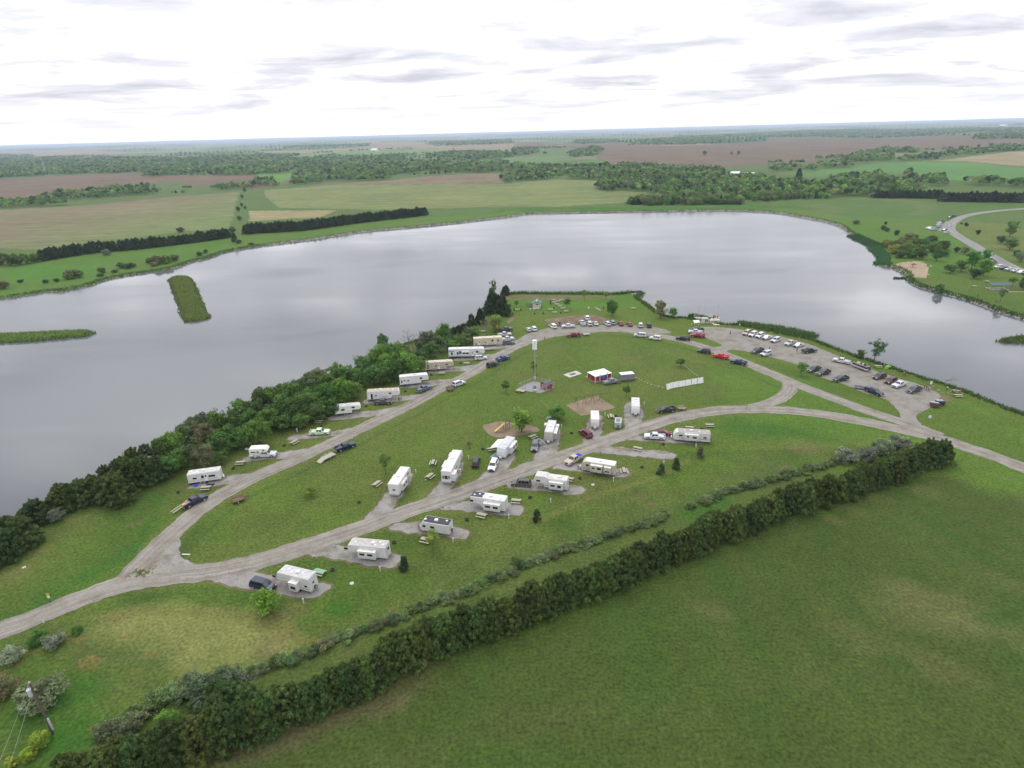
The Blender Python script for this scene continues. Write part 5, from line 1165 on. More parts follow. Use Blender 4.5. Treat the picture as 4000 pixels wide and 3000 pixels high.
VM = {k: vehicle_meshes(k) for k in ('pickup','suv','minivan','hatch','sedan','van')}
def vehicle(kind, centre, heading, color, label, group=None, name=None, small=False, roof=None):
    P = VM[kind]; L, W, wx, r, wm_, xm, zb = P['_']; h = W/2
    z = ground_z(centre[0], centre[1]); z = z + .045 if z > -.05 else z
    nm = name or {'pickup':'pickup_truck','suv':'sport_utility_vehicle','minivan':'minivan','hatch':'hatchback_car','sedan':'sedan_car','van':'van'}[kind]
    c_ = {'pickup':'pickup truck','suv':'car','minivan':'minivan','hatch':'car','sedan':'car','van':'van'}[kind]
    d = Vector((math.cos(heading), math.sin(heading))); base = Vector(centre[:2]) - d*(L/2)
    o = empty(nm, (base.x, base.y, z), heading, label, c_, group)
    link('body', P['body'], o, color)
    for k in ('windscreen','rear_window','bed_liner','grille'):
        if k in P: link(k, P[k], o)
    for s_ in (-1,1): link('side_window', P['side_window%d' % s_], o)
    for x_ in wx:
        for s_ in (-1,1):
            w_ = link('wheel', wm_, o); w_.location = (x_, s_*(h-.12), r)
    if not small:
        for s_ in (-1,1):
            a = link('headlight', P['headlight'], o); a.location = (0, s_*(h-.3), 0)
            a = link('tail_light', P['tail_light'], o); a.location = (0, s_*(h-.16), 0)
            a = link('mirror', P['mirror'], o, color); a.location = (xm-.75, s_*(h+.08), zb+.08)
        link('bumper', P['bumper'], o); a = link('bumper', P['bumper'], o); a.location = (L, 0, 0)
    return o
def near_line(A, B, W, front):
    """A,B: photo points of the visible lower edge; -> centre, heading, length"""
    a, b_ = at(*A), at(*B); mid = (a+b_)/2; d = (b_-a).xy.normalized(); n = Vector((-d.y, d.x))
    if n.dot(mid.xy) < 0: n = -n
    c = mid.xy + n*W/2; h = math.atan2(d.y, d.x) + (0 if front == 'B' else math.pi)
    return c, h, (b_-a).xy.length
WHITE = (.50,.51,.52); SILV = (.36,.37,.38); NAVY = (.012,.018,.05); BLK = (.014,.015,.018); GREY = (.09,.095,.10)
def place(kind, cr, A, B, mode, color, label, group=None, small=False):
    W = VM[kind]['_'][1]
    if mode in 'AB':
        c, h, _ = near_line((cr,)+A, (cr,)+B, W, mode)
    else:   # A rear, B front along the middle
        a, b_ = at(cr, *A), at(cr, *B); c = ((a+b_)/2).xy; d = (b_-a).xy; h = math.atan2(d.y, d.x)
    return vehicle(kind, c, h, color, label, group, small=small)
CARS = [
 ('pickup','A',(1975,478),(2200,400),'B',NAVY,'navy crew-cab pickup hitched to an empty ramp trailer beside the loop road'),
 ('pickup','A',(355,1085),(585,975),'B',NAVY,'navy pickup with red and yellow gear and long ramps hanging out of its bed'),
 ('pickup','A',(1692,288),(1885,280),'B',(.50,.62,.42),'small pale green pickup alone on a gravel pad'),
 ('pickup','B',(712,1062),(918,1055),'B',(.075,.068,.065),'dark grey-brown pickup parked tight against the white fifth wheel with open door'),
 ('pickup','B',(1205,935),(1355,885),'B',(.10,.12,.155),'slate blue pickup on the roadside grass below a white fifth wheel'),
 ('suv','B',(1600,872),(1715,832),'B',(.50,.53,.56),'silver-white crossover hitched to a small wood-sided trailer on the loop road'),
 ('suv','B',(1815,582),(1950,568),'B',WHITE,'white sport utility vehicle parked before the long blue-striped fifth wheel'),
 ('suv','B',(1965,662),(2072,628),'B',(.03,.032,.036),'charcoal sport utility vehicle on the inner edge of the loop road'),
 ('pickup','B',(2070,598),(2190,565),'B',(.02,.045,.16),'bright blue pickup on the inner edge of the loop road'),
 ('suv','C',(183,690),(305,682),'B',(.08,.09,.11),'slate sport utility vehicle nearest the road beside the cream fifth wheel'),
 ('pickup','C',(172,652),(295,637),'B',WHITE,'white pickup between the slate sport utility vehicle and a silver pickup'),
 ('pickup','C',(130,600),(268,590),'B',(.45,.46,.45),'silver pickup behind the white one near the cream fifth wheel'),
 ('pickup','C',(185,545),(258,535),'B',(.06,.065,.075),'dark pickup under the yellow-green tree, last of the cluster'),
 ('hatch','Y',(385,935),(325,868),'c',WHITE,'small white hatchback west end of the parked row, on grass'),
 ('suv','Y',(500,920),(440,850),'c',(.66,.68,.70),'white-silver hatch beside the small white hatchback'),
 ('minivan','Y',(930,860),(840,795),'c',(.74,.75,.70),'cream-white wagon at the edge of the dirt patch'),
 ('pickup','Y',(1080,850),(1360,838),'A',WHITE,'white extended-cab pickup parked lengthwise before the dirt patch'),
 ('pickup','Y',(1545,795),(1490,725),'c',WHITE,'white pickup with a blue load in its bed by the dirt patch'),
 ('minivan','Y',(1690,805),(1645,735),'c',WHITE,'white van with dark rear glass, right beside the white pickup with blue load'),
 ('suv','Y',(1640,690),(1605,610),'c',(.62,.64,.66),'white car with black rear window parked up on the dirt patch'),
 ('sedan','Y',(1825,795),(1785,740),'c',(.50,.54,.50),'pale grey-green sedan in the row by the dirt patch'),
 ('suv','Y',(2090,805),(2020,745),'c',WHITE,'white crossover after the gap in the parked row'),
 ('suv','C',(1370,472),(1350,446),'c',(.28,.29,.31),'grey sport utility vehicle half behind a white crossover'),
 ('sedan','C',(1458,480),(1438,455),'c',(.17,.035,.055),'maroon sedan, first of the two in the row'),
 ('sedan','C',(1556,488),(1532,462),'c',(.19,.04,.06),'maroon sedan, second of the two, with a gap on both sides'),
 ('suv','C',(1668,502),(1660,472),'c',WHITE,'white sport utility vehicle seen squarely from behind'),
 ('suv','C',(1758,504),(1752,474),'c',(.02,.022,.03),'black sport utility vehicle ending the parked row'),
 ('pickup','C',(880,606),(1010,598),'A',(.18,.02,.03),'dark red pickup with black bed hitched to a flat grey trailer'),
 ('minivan','C',(1595,598),(1720,608),'A',WHITE,'white minivan on the inner road edge at the top of the loop'),
 ('suv','C',(1758,628),(1876,642),'A',(.60,.60,.56),'pearl white sport utility vehicle behind the white minivan'),
 ('pickup','C',(2060,635),(2185,646),'A',(.02,.022,.02),'black pickup between loop road and the group of three pickups'),
 ('pickup','D',(265,540),(403,546),'A',(.02,.02,.06),'dark blue pickup behind the white one in the lot corner'),
 ('pickup','D',(242,564),(402,572),'A',WHITE,'white pickup in the middle of three at the lot corner'),
 ('pickup','D',(272,602),(415,614),'A',(.28,.018,.035),'crimson pickup in front of the white one at the lot corner'),
 ('suv','D',(342,770),(475,787),'A',(.03,.038,.055),'dark blue-black sport utility vehicle leading the roadside line'),
 ('pickup','D',(512,822),(660,850),'A',(.45,.015,.03),'bright red pickup in the middle of the roadside line'),
 ('pickup','D',(702,884),(858,914),'A',(.015,.045,.075),'teal-blue pickup at the end of the roadside line'),
 ('suv','D',(892,560),(855,582),'c',(.42,.37,.30),'tan sport utility vehicle closest to the boat ramp'),
 ('suv','D',(965,575),(918,598),'c',(.62,.62,.62),'off-white sport utility vehicle next to the tan one'),
 ('suv','D',(1040,588),(992,612),'c',(.60,.58,.64),'white sport utility vehicle with a purple tint next to the off-white one'),
 ('sedan','D',(1122,608),(1062,630),'c',WHITE,'small white sedan in the waterside row'),
 ('suv','D',(1222,636),(1152,662),'c',(.48,.50,.54),'silver sport utility vehicle in the waterside row after the white sedan'),
 ('pickup','D',(1392,666),(1300,698),'c',(.38,.36,.31),'tan pickup in the waterside row'),
 ('sedan','D',(1476,690),(1392,714),'c',(.46,.46,.47),'silver sedan beside the tan pickup, ending the waterside row'),
 ('pickup','D',(1040,748),(938,780),'c',(.03,.035,.035),'black pickup beside a silver car on the inner lot edge'),
 ('suv','D',(1130,782),(1036,810),'c',(.45,.50,.54),'silver-blue sport utility vehicle beside a black pickup on the inner lot edge'),
 ('pickup','D',(1495,785),(1640,765),'B',(.022,.028,.03),'black pickup standing alone across the middle of the lot'),
 ('pickup','D',(1812,870),(1965,900),'A',WHITE,'white crew-cab pickup hitched to the pontoon boat'),
 ('pickup','D',(1650,950),(1545,985),'c',(.025,.035,.035),'black pickup half behind the small tree at the lot edge'),
 ('pickup','D',(1762,985),(1638,1022),'c',(.022,.025,.03),'black pickup right of the small tree at the lot edge'),
 ('pickup','E',(305,778),(150,808),'c',(.018,.026,.026),'dark green-black pickup between tree and truck with flat trailer'),
 ('pickup','E',(492,912),(640,968),'B',(.03,.04,.06),'old two-tone pickup with a blue cap, towing a black flat trailer'),
 ('suv','E',(712,755),(580,785),'c',(.05,.022,.022),'dark brown sport utility vehicle with its tailgate raised'),
 ('suv','E',(812,800),(724,832),'c',(.07,.022,.028),'small maroon sport utility vehicle behind the white pickup'),
 ('pickup','E',(912,838),(808,874),'c',WHITE,'white pickup beside the small maroon car'),
 ('pickup','E',(1078,893),(962,932),'c',(.03,.045,.05),'dark green pickup at the far end of the parking lot beside the standing group'),
 ('suv','G',(262,500),(235,615),'c',(.13,.13,.15),'silver-grey sport utility vehicle facing down beside an inflatable boat'),
 ('suv','G',(835,448),(755,392),'c',(.13,.015,.035),'maroon crossover parked on a gravel pad before a white trailer'),
 ('pickup','G',(1428,465),(1655,478),'A',(.55,.57,.60),'white pickup with grey lower body beside a maroon car'),
 ('sedan','G',(1555,425),(1705,430),'B',(.14,.012,.03),'maroon car hidden behind the white and grey pickup'),
 ('pickup','G',(740,660),(592,745),'c',(.42,.35,.28),'beige pickup with a blue tarp in the bed'),
 ('suv','G',(-8,975),(193,988),'A',(.085,.078,.068),'taupe sport utility vehicle in front of the white fifth wheel with green stripe'),
 ('suv','F',(1540,635),(1560,545),'c',(.02,.02,.025),'black sport utility vehicle with silver roof bars on the lawn'),
 ('suv','F',(1755,575),(1710,680),'c',(.68,.68,.68),'white sport utility vehicle before the trailer with an awning'),
 ('minivan','H',(275,795),(440,838),'c',(.015,.018,.05),'navy minivan half hidden by a bright green round tree'),
 ('pickup','C',(1290,1122),(1440,1098),'A',(.16,.17,.185),'grey pickup beside the red and white cabin'),
 ('pickup','C',(1858,1432),(2050,1412),'A',(.018,.022,.022),'black pickup on the lawn with a small flat trailer'),
]
for k, cr, A, B, md, col, lab in CARS: place(k, cr, A, B, md, col, lab)
for k, A, B, md, col, lab in [
 ('sedan',(1130,198),(1188,192),'B',(.09,.03,.03),'maroon car at the top of the roadside line by the paved bend'),('suv',(1192,180),(1252,168),'B',(.03,.045,.08),'navy car farthest along the paved bend'),
 ('suv',(1068,250),(1012,254),'A',(.10,.16,.15),'grey-green car parked behind two white ones at the bend'),('suv',(985,280),(1042,270),'B',(.66,.60,.60),'white car with red lower half parked at the bend'),
 ('suv',(972,304),(1028,296),'B',(.55,.56,.58),'off-white car in the short column at the bend'),('suv',(972,332),(1020,328),'B',(.30,.32,.36),'grey car nearest in the short column at the bend'),
 ('sedan',(808,347),(870,342),'A',(.62,.63,.64),'westernmost white car angled at the bend'),('suv',(832,358),(912,350),'A',WHITE,'white minibus-like car in the middle of three at the bend'),
 ('suv',(860,370),(968,368),'A',(.42,.46,.48),'silver car in front of two white ones at the bend'),('suv',(1062,384),(1102,378),'A',(.04,.04,.045),'dark car behind the white one on the road edge'),
 ('suv',(1075,412),(1140,410),'A',WHITE,'white car on the road edge just below the bend'),('suv',(1702,818),(1790,812),'B',(.03,.04,.04),'dark car half hidden by lakeside trees'),
 ('minivan',(1718,848),(1838,842),'B',(.10,.12,.15),'slate minivan by the lakeside trees'),('suv',(1905,905),(1778,912),'c',(.60,.60,.58),'first white car of the angled row past the trees'),
 ('pickup',(1990,925),(1860,936),'c',(.03,.035,.06),'navy pickup in the angled row past the trees'),('pickup',(2065,940),(1942,950),'c',(.50,.52,.54),'silver pickup in the angled row past the trees'),
 ('pickup',(2155,962),(2032,972),'c',WHITE,'white pickup in the angled row past the trees'),('suv',(2225,985),(2115,994),'c',(.58,.58,.60),'pale car near the picture edge in the angled row'),('suv',(2310,1002),(2195,1008),'c',(.03,.035,.05),'dark car cut by the picture edge in the angled row')]:
    place(k, 'O', A, B, md, col, lab, small=True)

# loads and small things carried by pickups
def carried(name, mb, mats, p, rz, label, cat, color=None, z=0.0):
    o = mb.obj(name, mats, None, color); o.location = (p[0], p[1], z); o.rotation_euler = (0,0,rz); return tag(o, label, cat)
c, h, _ = near_line(('A',355,1085), ('A',585,975), 1.95, 'B'); d = Vector((math.cos(h), math.sin(h))); back = c - d*2.87
r = empty('loading_ramps', (back.x, back.y, 0), h, 'pair of long wooden ramps sloping out of the navy pickup bed', 'ramp')
for s_ in (-1,1):
    MB().box(-2.6, 1.6, s_*.45-.16, s_*.45+.16, -.03, .03, 0, Matrix.Translation((0,0,1.12)) @ Matrix.Rotation(-.22, 4, 'Y')).obj('plank', WOOD, r)
carried('gear_bag', MB().box(-.35,.35,-.3,.3,0,.35).box(-.1,.2,-.2,.2,.35,.5), PLAIN, back + d*1.1, h, 'red bag lying in the navy pickup bed', 'bag', (.55,.04,.02), .92)
carried('straw_bale', MB().prism([(-.45,0),(.45,0),(.42,.4),(-.4,.42)], -.25, .25, 0, .03), PLAIN, back + d*.3 + Vector((d.y,-d.x))*.35, h, 'yellow bale in the navy pickup bed', 'bale', (.5,.4,.12), 1.0)
a, b_ = at('G',740,660), at('G',592,745); d = (b_-a).xy.normalized(); m_ = ((a+b_)/2).xy - d*1.95
tarp = MB().prism([(-.85,.0),(-.8,.3),(-.2,.48),(.3,.38),(.8,.42),(.88,.0)], -.78, .78, 0, .12)
carried('tarp', tarp, CLOTH, m_, math.atan2(d.y,d.x), 'blue tarp heaped over the load of the beige pickup', 'tarp', (.02,.05,.42), .95)
a, b_ = at('Y',1545,795), at('Y',1490,725); d = (b_-a).xy.normalized(); m_ = ((a+b_)/2).xy - d*1.95
carried('load_cover', MB().prism([(-.8,.0),(-.75,.3),(0,.38),(.7,.3),(.8,0)], -.7, .7, 0, .1), CLOTH, m_, math.atan2(d.y,d.x), 'blue cover in the bed of the white pickup by the dirt patch', 'cover', (.05,.16,.5), .95)
c, h, _ = near_line(('E',492,912), ('E',640,968), 1.95, 'B'); d = Vector((math.cos(h), math.sin(h))); base = c - d*2.87
t_ = MB().prism([(.1,1.2),(1.9,1.2),(1.8,1.78),(.3,1.75)], -.93, .93, 0, .12); o = t_.obj('truck_cap', PAINT, None, (.06,.08,.13)); o.location = (base.x, base.y, .04); o.rotation_euler = (0,0,h); tag(o, 'blue-grey cap covering the bed of the old two-tone pickup', 'truck cap')

# ---- trailers
def utility_trailer(cr, A, B, tongue, label, L=None, deck=WOODB, sides=False, ramp=False, rail=WOOD, H0=.55):
    c, h, ln = near_line((cr,)+A, (cr,)+B, 1.8, tongue); L = L or max(2.2, ln-1.0); W = 1.8
    o = empty('utility_trailer', (c.x, c.y, .02), h, label, 'trailer')
    n = 6
    for i in range(n):
        y0 = -W/2 + W*i/n; MB().box(-L/2, L/2, y0+.01, y0+W/n-.01, H0, H0+.05).obj('deck_plank', deck, o)
    fr = MB(); 
    for s_ in (-1,1): fr.box(-L/2, L/2, s_*(W/2+.03)-.03, s_*(W/2+.03)+.03, H0-.08, H0+.06)
    fr.box(-L/2-.06, -L/2, -W/2, W/2, H0-.08, H0+.06); fr.box(L/2, L/2+.06, -W/2, W/2, H0-.08, H0+.06); fr.obj('frame', RUST if deck is WOODB else STEEL, o)
    tg = MB(); tg.tube((L/2,-.6,H0-.02), (L/2+1.2,0,H0-.05), .045); tg.tube((L/2,.6,H0-.02), (L/2+1.2,0,H0-.05), .045); tg.box(L/2+1.15,L/2+1.4,-.05,.05,H0-.1,H0); tg.obj('tongue', RUST, o)
    for s_ in (-1,1):
        w_ = link('wheel', WHEEL_S, o); w_.location = (-.2, s_*(W/2+.2), .33)
        MB().prism([(-.6,.68),(-.5,.76),(.1,.76),(.2,.68)], s_*(W/2+.2)-.13, s_*(W/2+.2)+.13).obj('fender', rail if rail is not WOOD else STEEL, o)
    if sides:
        for s_ in (-1,1):
            for k in range(3): MB().box(-L/2, L/2, s_*(W/2)-.02, s_*(W/2)+.02, H0+.12+k*.22, H0+.26+k*.22).obj('side_board', rail, o)
        for x_ in (-L/2, L/2): MB().box(x_-.02, x_+.02, -W/2, W/2, H0+.12, H0+.7).obj('end_board', rail, o)
    else:
        rl = MB()
        for s_ in (-1,1):
            rl.box(-L/2, L/2, s_*(W/2+.03)-.025, s_*(W/2+.03)+.025, H0+.3, H0+.35)
            for k in range(5): x_ = -L/2+L*k/4; rl.box(x_-.02, x_+.02, s_*(W/2+.03)-.02, s_*(W/2+.03)+.02, H0, H0+.32)
        rl.obj('side_rail', STEEL if deck is not WOODB else rail, o)
    if ramp:
        MB().box(-1.6, 0, -W/2, W/2, -.03, .03, 0, Matrix.Translation((-L/2-.05,0,H0)) @ Matrix.Rotation(-.33, 4, 'Y')).obj('ramp_gate', WOOD, o)
    return o
utility_trailer('A',(1850,562),(1975,500),'B','long pale wooden trailer with lowered ramp behind the navy pickup', 3.4, WOOD, ramp=True)
utility_trailer('A',(850,1035),(1000,985),'B','low brown wooden trailer alone on the lawn by the loop road', 2.6, WOODB, sides=True, rail=WOODB)
utility_trailer('B',(1512,915),(1590,900),'B','small brown trailer with wooden sides behind the silver crossover', 2.2, WOODB, sides=True, rail=WOODB)
utility_trailer('C',(300,1192),(415,1212),'A','flat wooden trailer beside the fenced pad', 2.8, WOOD, rail=WOODB)
utility_trailer('C',(1040,590),(1135,582),'A','flat grey trailer behind the dark red pickup', 2.6, STEEL)
utility_trailer('C',(2062,1402),(2180,1388),'A','small flat wooden trailer behind the black pickup on the lawn', 2.4, WOODB)
utility_trailer('E',(375,880),(490,898),'B','black flat trailer behind the old two-tone pickup', 3.0, BLACK)

# enclosed cargo trailer
c, h, ln = near_line(('C',1450,1083), ('C',1600,1068), 2.2, 'B'); o = empty('cargo_trailer', (c.x,c.y,.02), h, 'grey enclosed cargo trailer with white roof beside the red and white cabin', 'trailer')
Lc = 4.9; MB().prism([(-Lc/2,.5),(Lc/2,.5),(Lc/2+.25,1.3),(Lc/2,2.45),(-Lc/2,2.5)], -1.1, 1.1, 0, .04).obj('body', SHELL, o, (.17,.18,.185))
MB().prism([(-Lc/2-.02,2.5),(Lc/2,2.46),(Lc/2-.2,2.58),(-Lc/2,2.6)], -1.12, 1.12, 0, .05).obj('roof', ROOFM, o, (.75,.75,.76))
MB().box(-Lc/2, Lc/2, -1.13, -1.105, .5, .68).box(-Lc/2, Lc/2, 1.105, 1.13, .5, .68).obj('skirt', STEEL, o)
for x_ in (-.45,.45):
    for s_ in (-1,1): w_ = link('wheel', WHEEL_C, o); w_.location = (x_, s_*1.12, .34)
tg = MB(); tg.tube((Lc/2,-.7,.5),(Lc/2+1.3,0,.48),.05); tg.tube((Lc/2,.7,.5),(Lc/2+1.3,0,.48),.05); tg.obj('tongue', STEEL, o); MB().box(Lc/2+.25,Lc/2+.7,-.3,.3,.5,.85).obj('tool_box', STEEL, o)

# pontoon boat on its trailer
c, h, ln = near_line(('D',1992,918), ('D',2165,985), 2.5, 'A')
o = empty('boat_trailer', (c.x,c.y,.04), h, 'low galvanised trailer carrying the pontoon boat', 'trailer')
f = MB(); 
for s_ in (-1,1): f.box(-3.0, 3.0, s_*.7-.05, s_*.7+.05, .42, .52)
for x_ in (-2.4,-.8,.8,2.4): f.box(x_-.05,x_+.05,-.95,.95,.38,.44)
f.tube((3,-.7,.47),(4.1,0,.47),.05); f.tube((3,.7,.47),(4.1,0,.47),.05); f.obj('frame', STEEL, o)
for x_ in (-.9,-.1):
    for s_ in (-1,1): w_ = link('wheel', WHEEL_S, o); w_.location = (x_, s_*1.05, .33)
o = empty('pontoon_boat', (c.x,c.y,.04), h, 'navy and cream pontoon boat with folded top on its trailer', 'boat')
for s_ in (-1,1):
    q = MB(); q.tube((-3.1,s_*.8,.82),(2.7,s_*.8,.82),.3,.3,12); q.tube((2.7,s_*.8,.82),(3.5,s_*.8,1.0),.3,.05,12); q.obj('pontoon', mat('aluminium', (.6,.61,.63), rough=.35, metal=.5), o)
MB().box(-3.2,3.1,-1.2,1.2,1.12,1.2).obj('deck', WOOD, o)
rl = MB()
for s_ in (-1,1): rl.box(-2.9,2.7,s_*1.16-.03,s_*1.16+.03,1.2,1.82)
rl.box(2.67,2.73,-1.16,1.16,1.2,1.82); rl.box(-2.93,-2.87,-1.16,1.16,1.2,1.82); rl.obj('side_panel', PAINT, o, (.03,.03,.08))
for x_, y_ in ((1.9,.75),(1.9,-.75),(-1.8,.75),(-1.8,-.75)): MB().box(x_-.65,x_+.65,y_-.28,y_+.28,1.2,1.6).box(x_-.65,x_+.65,y_*1.28-.08,y_*1.28+.08,1.6,1.95).obj('bench_seat', PLAIN, o, (.5,.44,.36))
MB().box(-.3,.3,-.9,-.4,1.2,2.0).obj('console', PLAIN, o, (.45,.4,.33))
tp = MB(); tp.tube((-2.2,-1.1,2.15),(-2.2,1.1,2.15),.14,.14,8); tp.tube((-1.2,-1.15,1.8),(-2.2,-1.1,2.15),.03); tp.tube((-1.2,1.15,1.8),(-2.2,1.1,2.15),.03); tp.obj('folded_top', CLOTH, o, (.02,.02,.03))
MB().prism([(-3.7,.7),(-3.35,.7),(-3.25,1.9),(-3.75,1.85)], -.22, .22, 0, .06).obj('outboard_motor', PAINT, o, (.05,.08,.13))

# ================================================================ camper trailers
def rv(kind, base, h, L, label, H=3.4, W=2.45, body=(.70,.70,.69), roof=(.62,.61,.60), name=None, near=(), far=(), slides=(), door=None, stripes=(), ac=((.55,0),), vents=((.25,.4),(.75,-.3)), rear_win=(), front_win=(), nose='slant', near_side=1,
       open_door=False, awning=None, ladder=False, spare=False, dark_side=None, patch_roof=None, cat=None, wheels=None):
    """local x forward from the rear, y>0 = driver side. near/far: windows (x0,x1,z0,z1) on the camera side / other side"""
    body = tuple(v*.80 for v in body); roof = tuple(v*.76 for v in roof)
    nm = name or ('fifth_wheel_trailer' if kind == 'fifth' else 'travel_trailer')
    o = empty(nm, (base[0], base[1], .02), h, label, cat or 'camper trailer')
    hw = W/2; fl = .62 if kind != 'fifth' else .72
    if kind == 'fifth':
        g = L-2.75
        prof = [(.0,fl),(g,fl),(g+.12,1.68),(L-.35,1.68),(L,2.05),(L-.28,H-.25),(L-.75,H-.06),(L*.4,H),(0.03,H),(0,H-.05)]
        if nose == 'step': prof = [(.0,fl),(g,fl),(g+.1,1.7),(L-.3,1.75),(L,2.15),(L-.55,H+.06),(g-.2,H+.1),(g-1.1,H-.25),(.03,H-.27),(0,H-.32)]
    elif nose == 'round':
        prof = [(0,fl),(L-.25,fl),(L-.02,1.0),(L,1.45),(L-.18,2.1),(L-.55,H-.35),(L-1.1,H-.05),(L-1.6,H),(0.03,H),(0,H-.05)]
    elif nose == 'slant':
        prof = [(0,fl),(L-.1,fl),(L,1.2),(L-.15,2.1),(L-.55,H-.1),(L-.8,H),(.08,H),(0,H-.12)]
    else:
        prof = [(0,fl),(L,fl),(L+.02,H-.1),(L-.1,H),(.05,H),(0,H-.06)]
    b = MB(); b.prism(prof, -hw, hw, 0, .05); b.obj('body', SHELL, o, body)
    # roof membrane with rounded white edge
    top = [(x_, z_) for x_, z_ in prof if z_ > H-.34]; top = sorted(top)
    rf = MB(); up = [(x_+(.12 if i == 0 else (-.12 if i == len(top)-1 else 0)), z_+.035) for i, (x_, z_) in enumerate(top)]; rf.prism([(x_, z_-.02) for x_, z_ in up] + up[::-1], -hw+.13, hw-.13); rf.obj('roof', ROOFM, o, roof)
    zr = lambda xx: float(np.interp(xx, [p_[0] for p_ in top], [p_[1] for p_ in top]))+.03
    if patch_roof:
        x0_, x1_, col_ = patch_roof; MB().box(x0_, x1_, -hw+.2, hw-.2, zr(x0_)-.01, zr(x0_)+.02).obj('roof_coating', ROOFM, o, col_)
    for f_, y_ in ac:
        x_ = L*f_; MB().prism([(x_-.48,0),(x_+.42,0),(x_+.3,.28),(x_-.4,.32)], y_-.38, y_+.38, 0, .08).obj('air_conditioner', SHELL, o, (.60,.60,.60)).location = (0,0,zr(x_))
    for f_, y_ in vents:
        x_ = L*f_; MB().box(x_-.2, x_+.2, y_-.2, y_+.2, zr(x_), zr(x_)+.11).obj('roof_vent', PLAIN, o, (.66,.66,.66))
    for sgn, wins in ((near_side, near), (-near_side, far)):
        for x0_, x1_, z0_, z1_ in wins:
            w_ = MB().box(x0_-.04, x1_+.04, min(sgn*hw, sgn*(hw+.015)), max(sgn*hw, sgn*(hw+.015)), z0_-.04, z1_+.04).obj('window_frame', PLAIN, o, (.30,.30,.30))
            MB().box(x0_, x1_, min(sgn*(hw+.005), sgn*(hw+.024)), max(sgn*(hw+.005), sgn*(hw+.024)), z0_, z1_).obj('pane', GLASS, w_)
    if door is not None:
        s_ = door[1]; x_ = door[0]; dc = (.66,.66,.64) if not open_door else (.04,.04,.04)
        dr = MB().box(x_, x_+.66, min(s_*hw, s_*(hw+.02)), max(s_*hw, s_*(hw+.02)), fl+.1, fl+1.98).obj('door' if not open_door else 'doorway', PLAIN, o, dc)
        MB().box(x_+.52, x_+.60, min(s_*(hw+.02), s_*(hw+.06)), max(s_*(hw+.02), s_*(hw+.06)), fl+.9, fl+1.05).obj('handle', BLACK, dr)
        MB().box(x_+.15, x_+.5, min(s_*(hw+.01), s_*(hw+.028)), max(s_*(hw+.01), s_*(hw+.028)), fl+1.15, fl+1.75).obj('door_window', GLASS, dr)
        st = MB(); 
        for k in range(2): st.box(x_, x_+.62, min(s_*(hw+.05+.25*k), s_*(hw+.3+.25*k)), max(s_*(hw+.05+.25*k), s_*(hw+.3+.25*k)), fl-.22-.2*k, fl-.17-.2*k)
        st.obj('step', BLACK, o)
        if open_door: MB().box(x_-.66, x_-.02, min(s_*(hw+.02), s_*(hw+.06)), max(s_*(hw+.02), s_*(hw+.06)), fl+.1, fl+1.98).obj('door', PLAIN, o, (.66,.66,.64))
    for x0_, x1_, z0_, z1_, col_ in stripes:
        for s_ in (-1,1): MB().box(x0_, x1_, min(s_*hw, s_*(hw+.008)), max(s_*hw, s_*(hw+.008)), z0_, z1_).obj('stripe', PLAIN, o, col_)
    for x0_, x1_, s_, dep, z0_, z1_, wins in slides:
        a_, c_ = sorted((s_*(hw-.02), s_*(hw+dep)))
        so = MB().box(x0_, x1_, a_, c_, z0_, z1_).obj('slide_out', SHELL, o, body if dark_side is None else dark_side)
        MB().box(x0_-.04, x1_+.04, a_ - (.04 if s_ < 0 else 0), c_ + (.04 if s_ > 0 else 0), z1_, z1_+.06).obj('slide_roof', ROOFM, so, (.62,.61,.57))
        y0_, y1_ = sorted((s_*(hw+dep), s_*(hw+dep+.02)))
        for wx0, wx1, wz0, wz1 in wins: MB().box(wx0, wx1, y0_, y1_, wz0, wz1).obj('pane', GLASS, so)
        if body[0] > .4:
            MB().box(x0_+.02, x1_-.02, y0_, y1_, z0_+.28, z0_+.36).obj('stripe', PLAIN, so, (.22,.26,.28))
    for y0_, y1_, z0_, z1_ in rear_win: MB().box(-.02, .005, y0_, y1_, z0_, z1_).obj('rear_pane', GLASS, o)
    for y0_, y1_, z0_, z1_ in front_win: MB().box(L-.12, L+.015, y0_, y1_, z0_, z1_).obj('front_pane', GLASS, o)
    xs_ = wheels or ((L*.36, L*.36+.9) if L > 6 else (L*.42,))
    for x_ in xs_:
        for s_ in (-1,1): w_ = link('wheel', WHEEL_C, o); w_.location = (x_, s_*(hw-.08), .34)
    ch = MB(); ch.box(.1, (L-2.8 if kind == 'fifth' else L-.1), -.9, -.8, fl-.16, fl); ch.box(.1, (L-2.8 if kind == 'fifth' else L-.1), .8, .9, fl-.16, fl)
    ch.obj('chassis', BLACK, o)
    if kind == 'fifth':
        pin = MB(); pin.box(L-1.7,L-1.3,-.2,.2,1.2,1.7); pin.obj('king_pin', BLACK, o)
        for s_ in (-1,1): MB().tube((g_ := L-2.9, s_*.9, .0), (g_, s_*.9, .8), .05).obj('landing_leg', STEEL, o)
    else:
        tg = MB(); tg.tube((L-.1,-.75,fl-.08),(L+1.15,0,.45),.05); tg.tube((L-.1,.75,fl-.08),(L+1.15,0,.45),.05); tg.tube((L+1.0,0,0),(L+1.0,0,.75),.04); tg.obj('tongue', BLACK, o)
        for s_ in (-1,1): MB().tube((L+.4,s_*.19,.55),(L+.4,s_*.19,1.08),.16,.16,10).obj('propane_tank', PLAIN, o, (.72,.72,.72))
    MB().box(-.14, 0, -hw+.15, hw-.15, .48, .62).obj('bumper', STEEL, o)
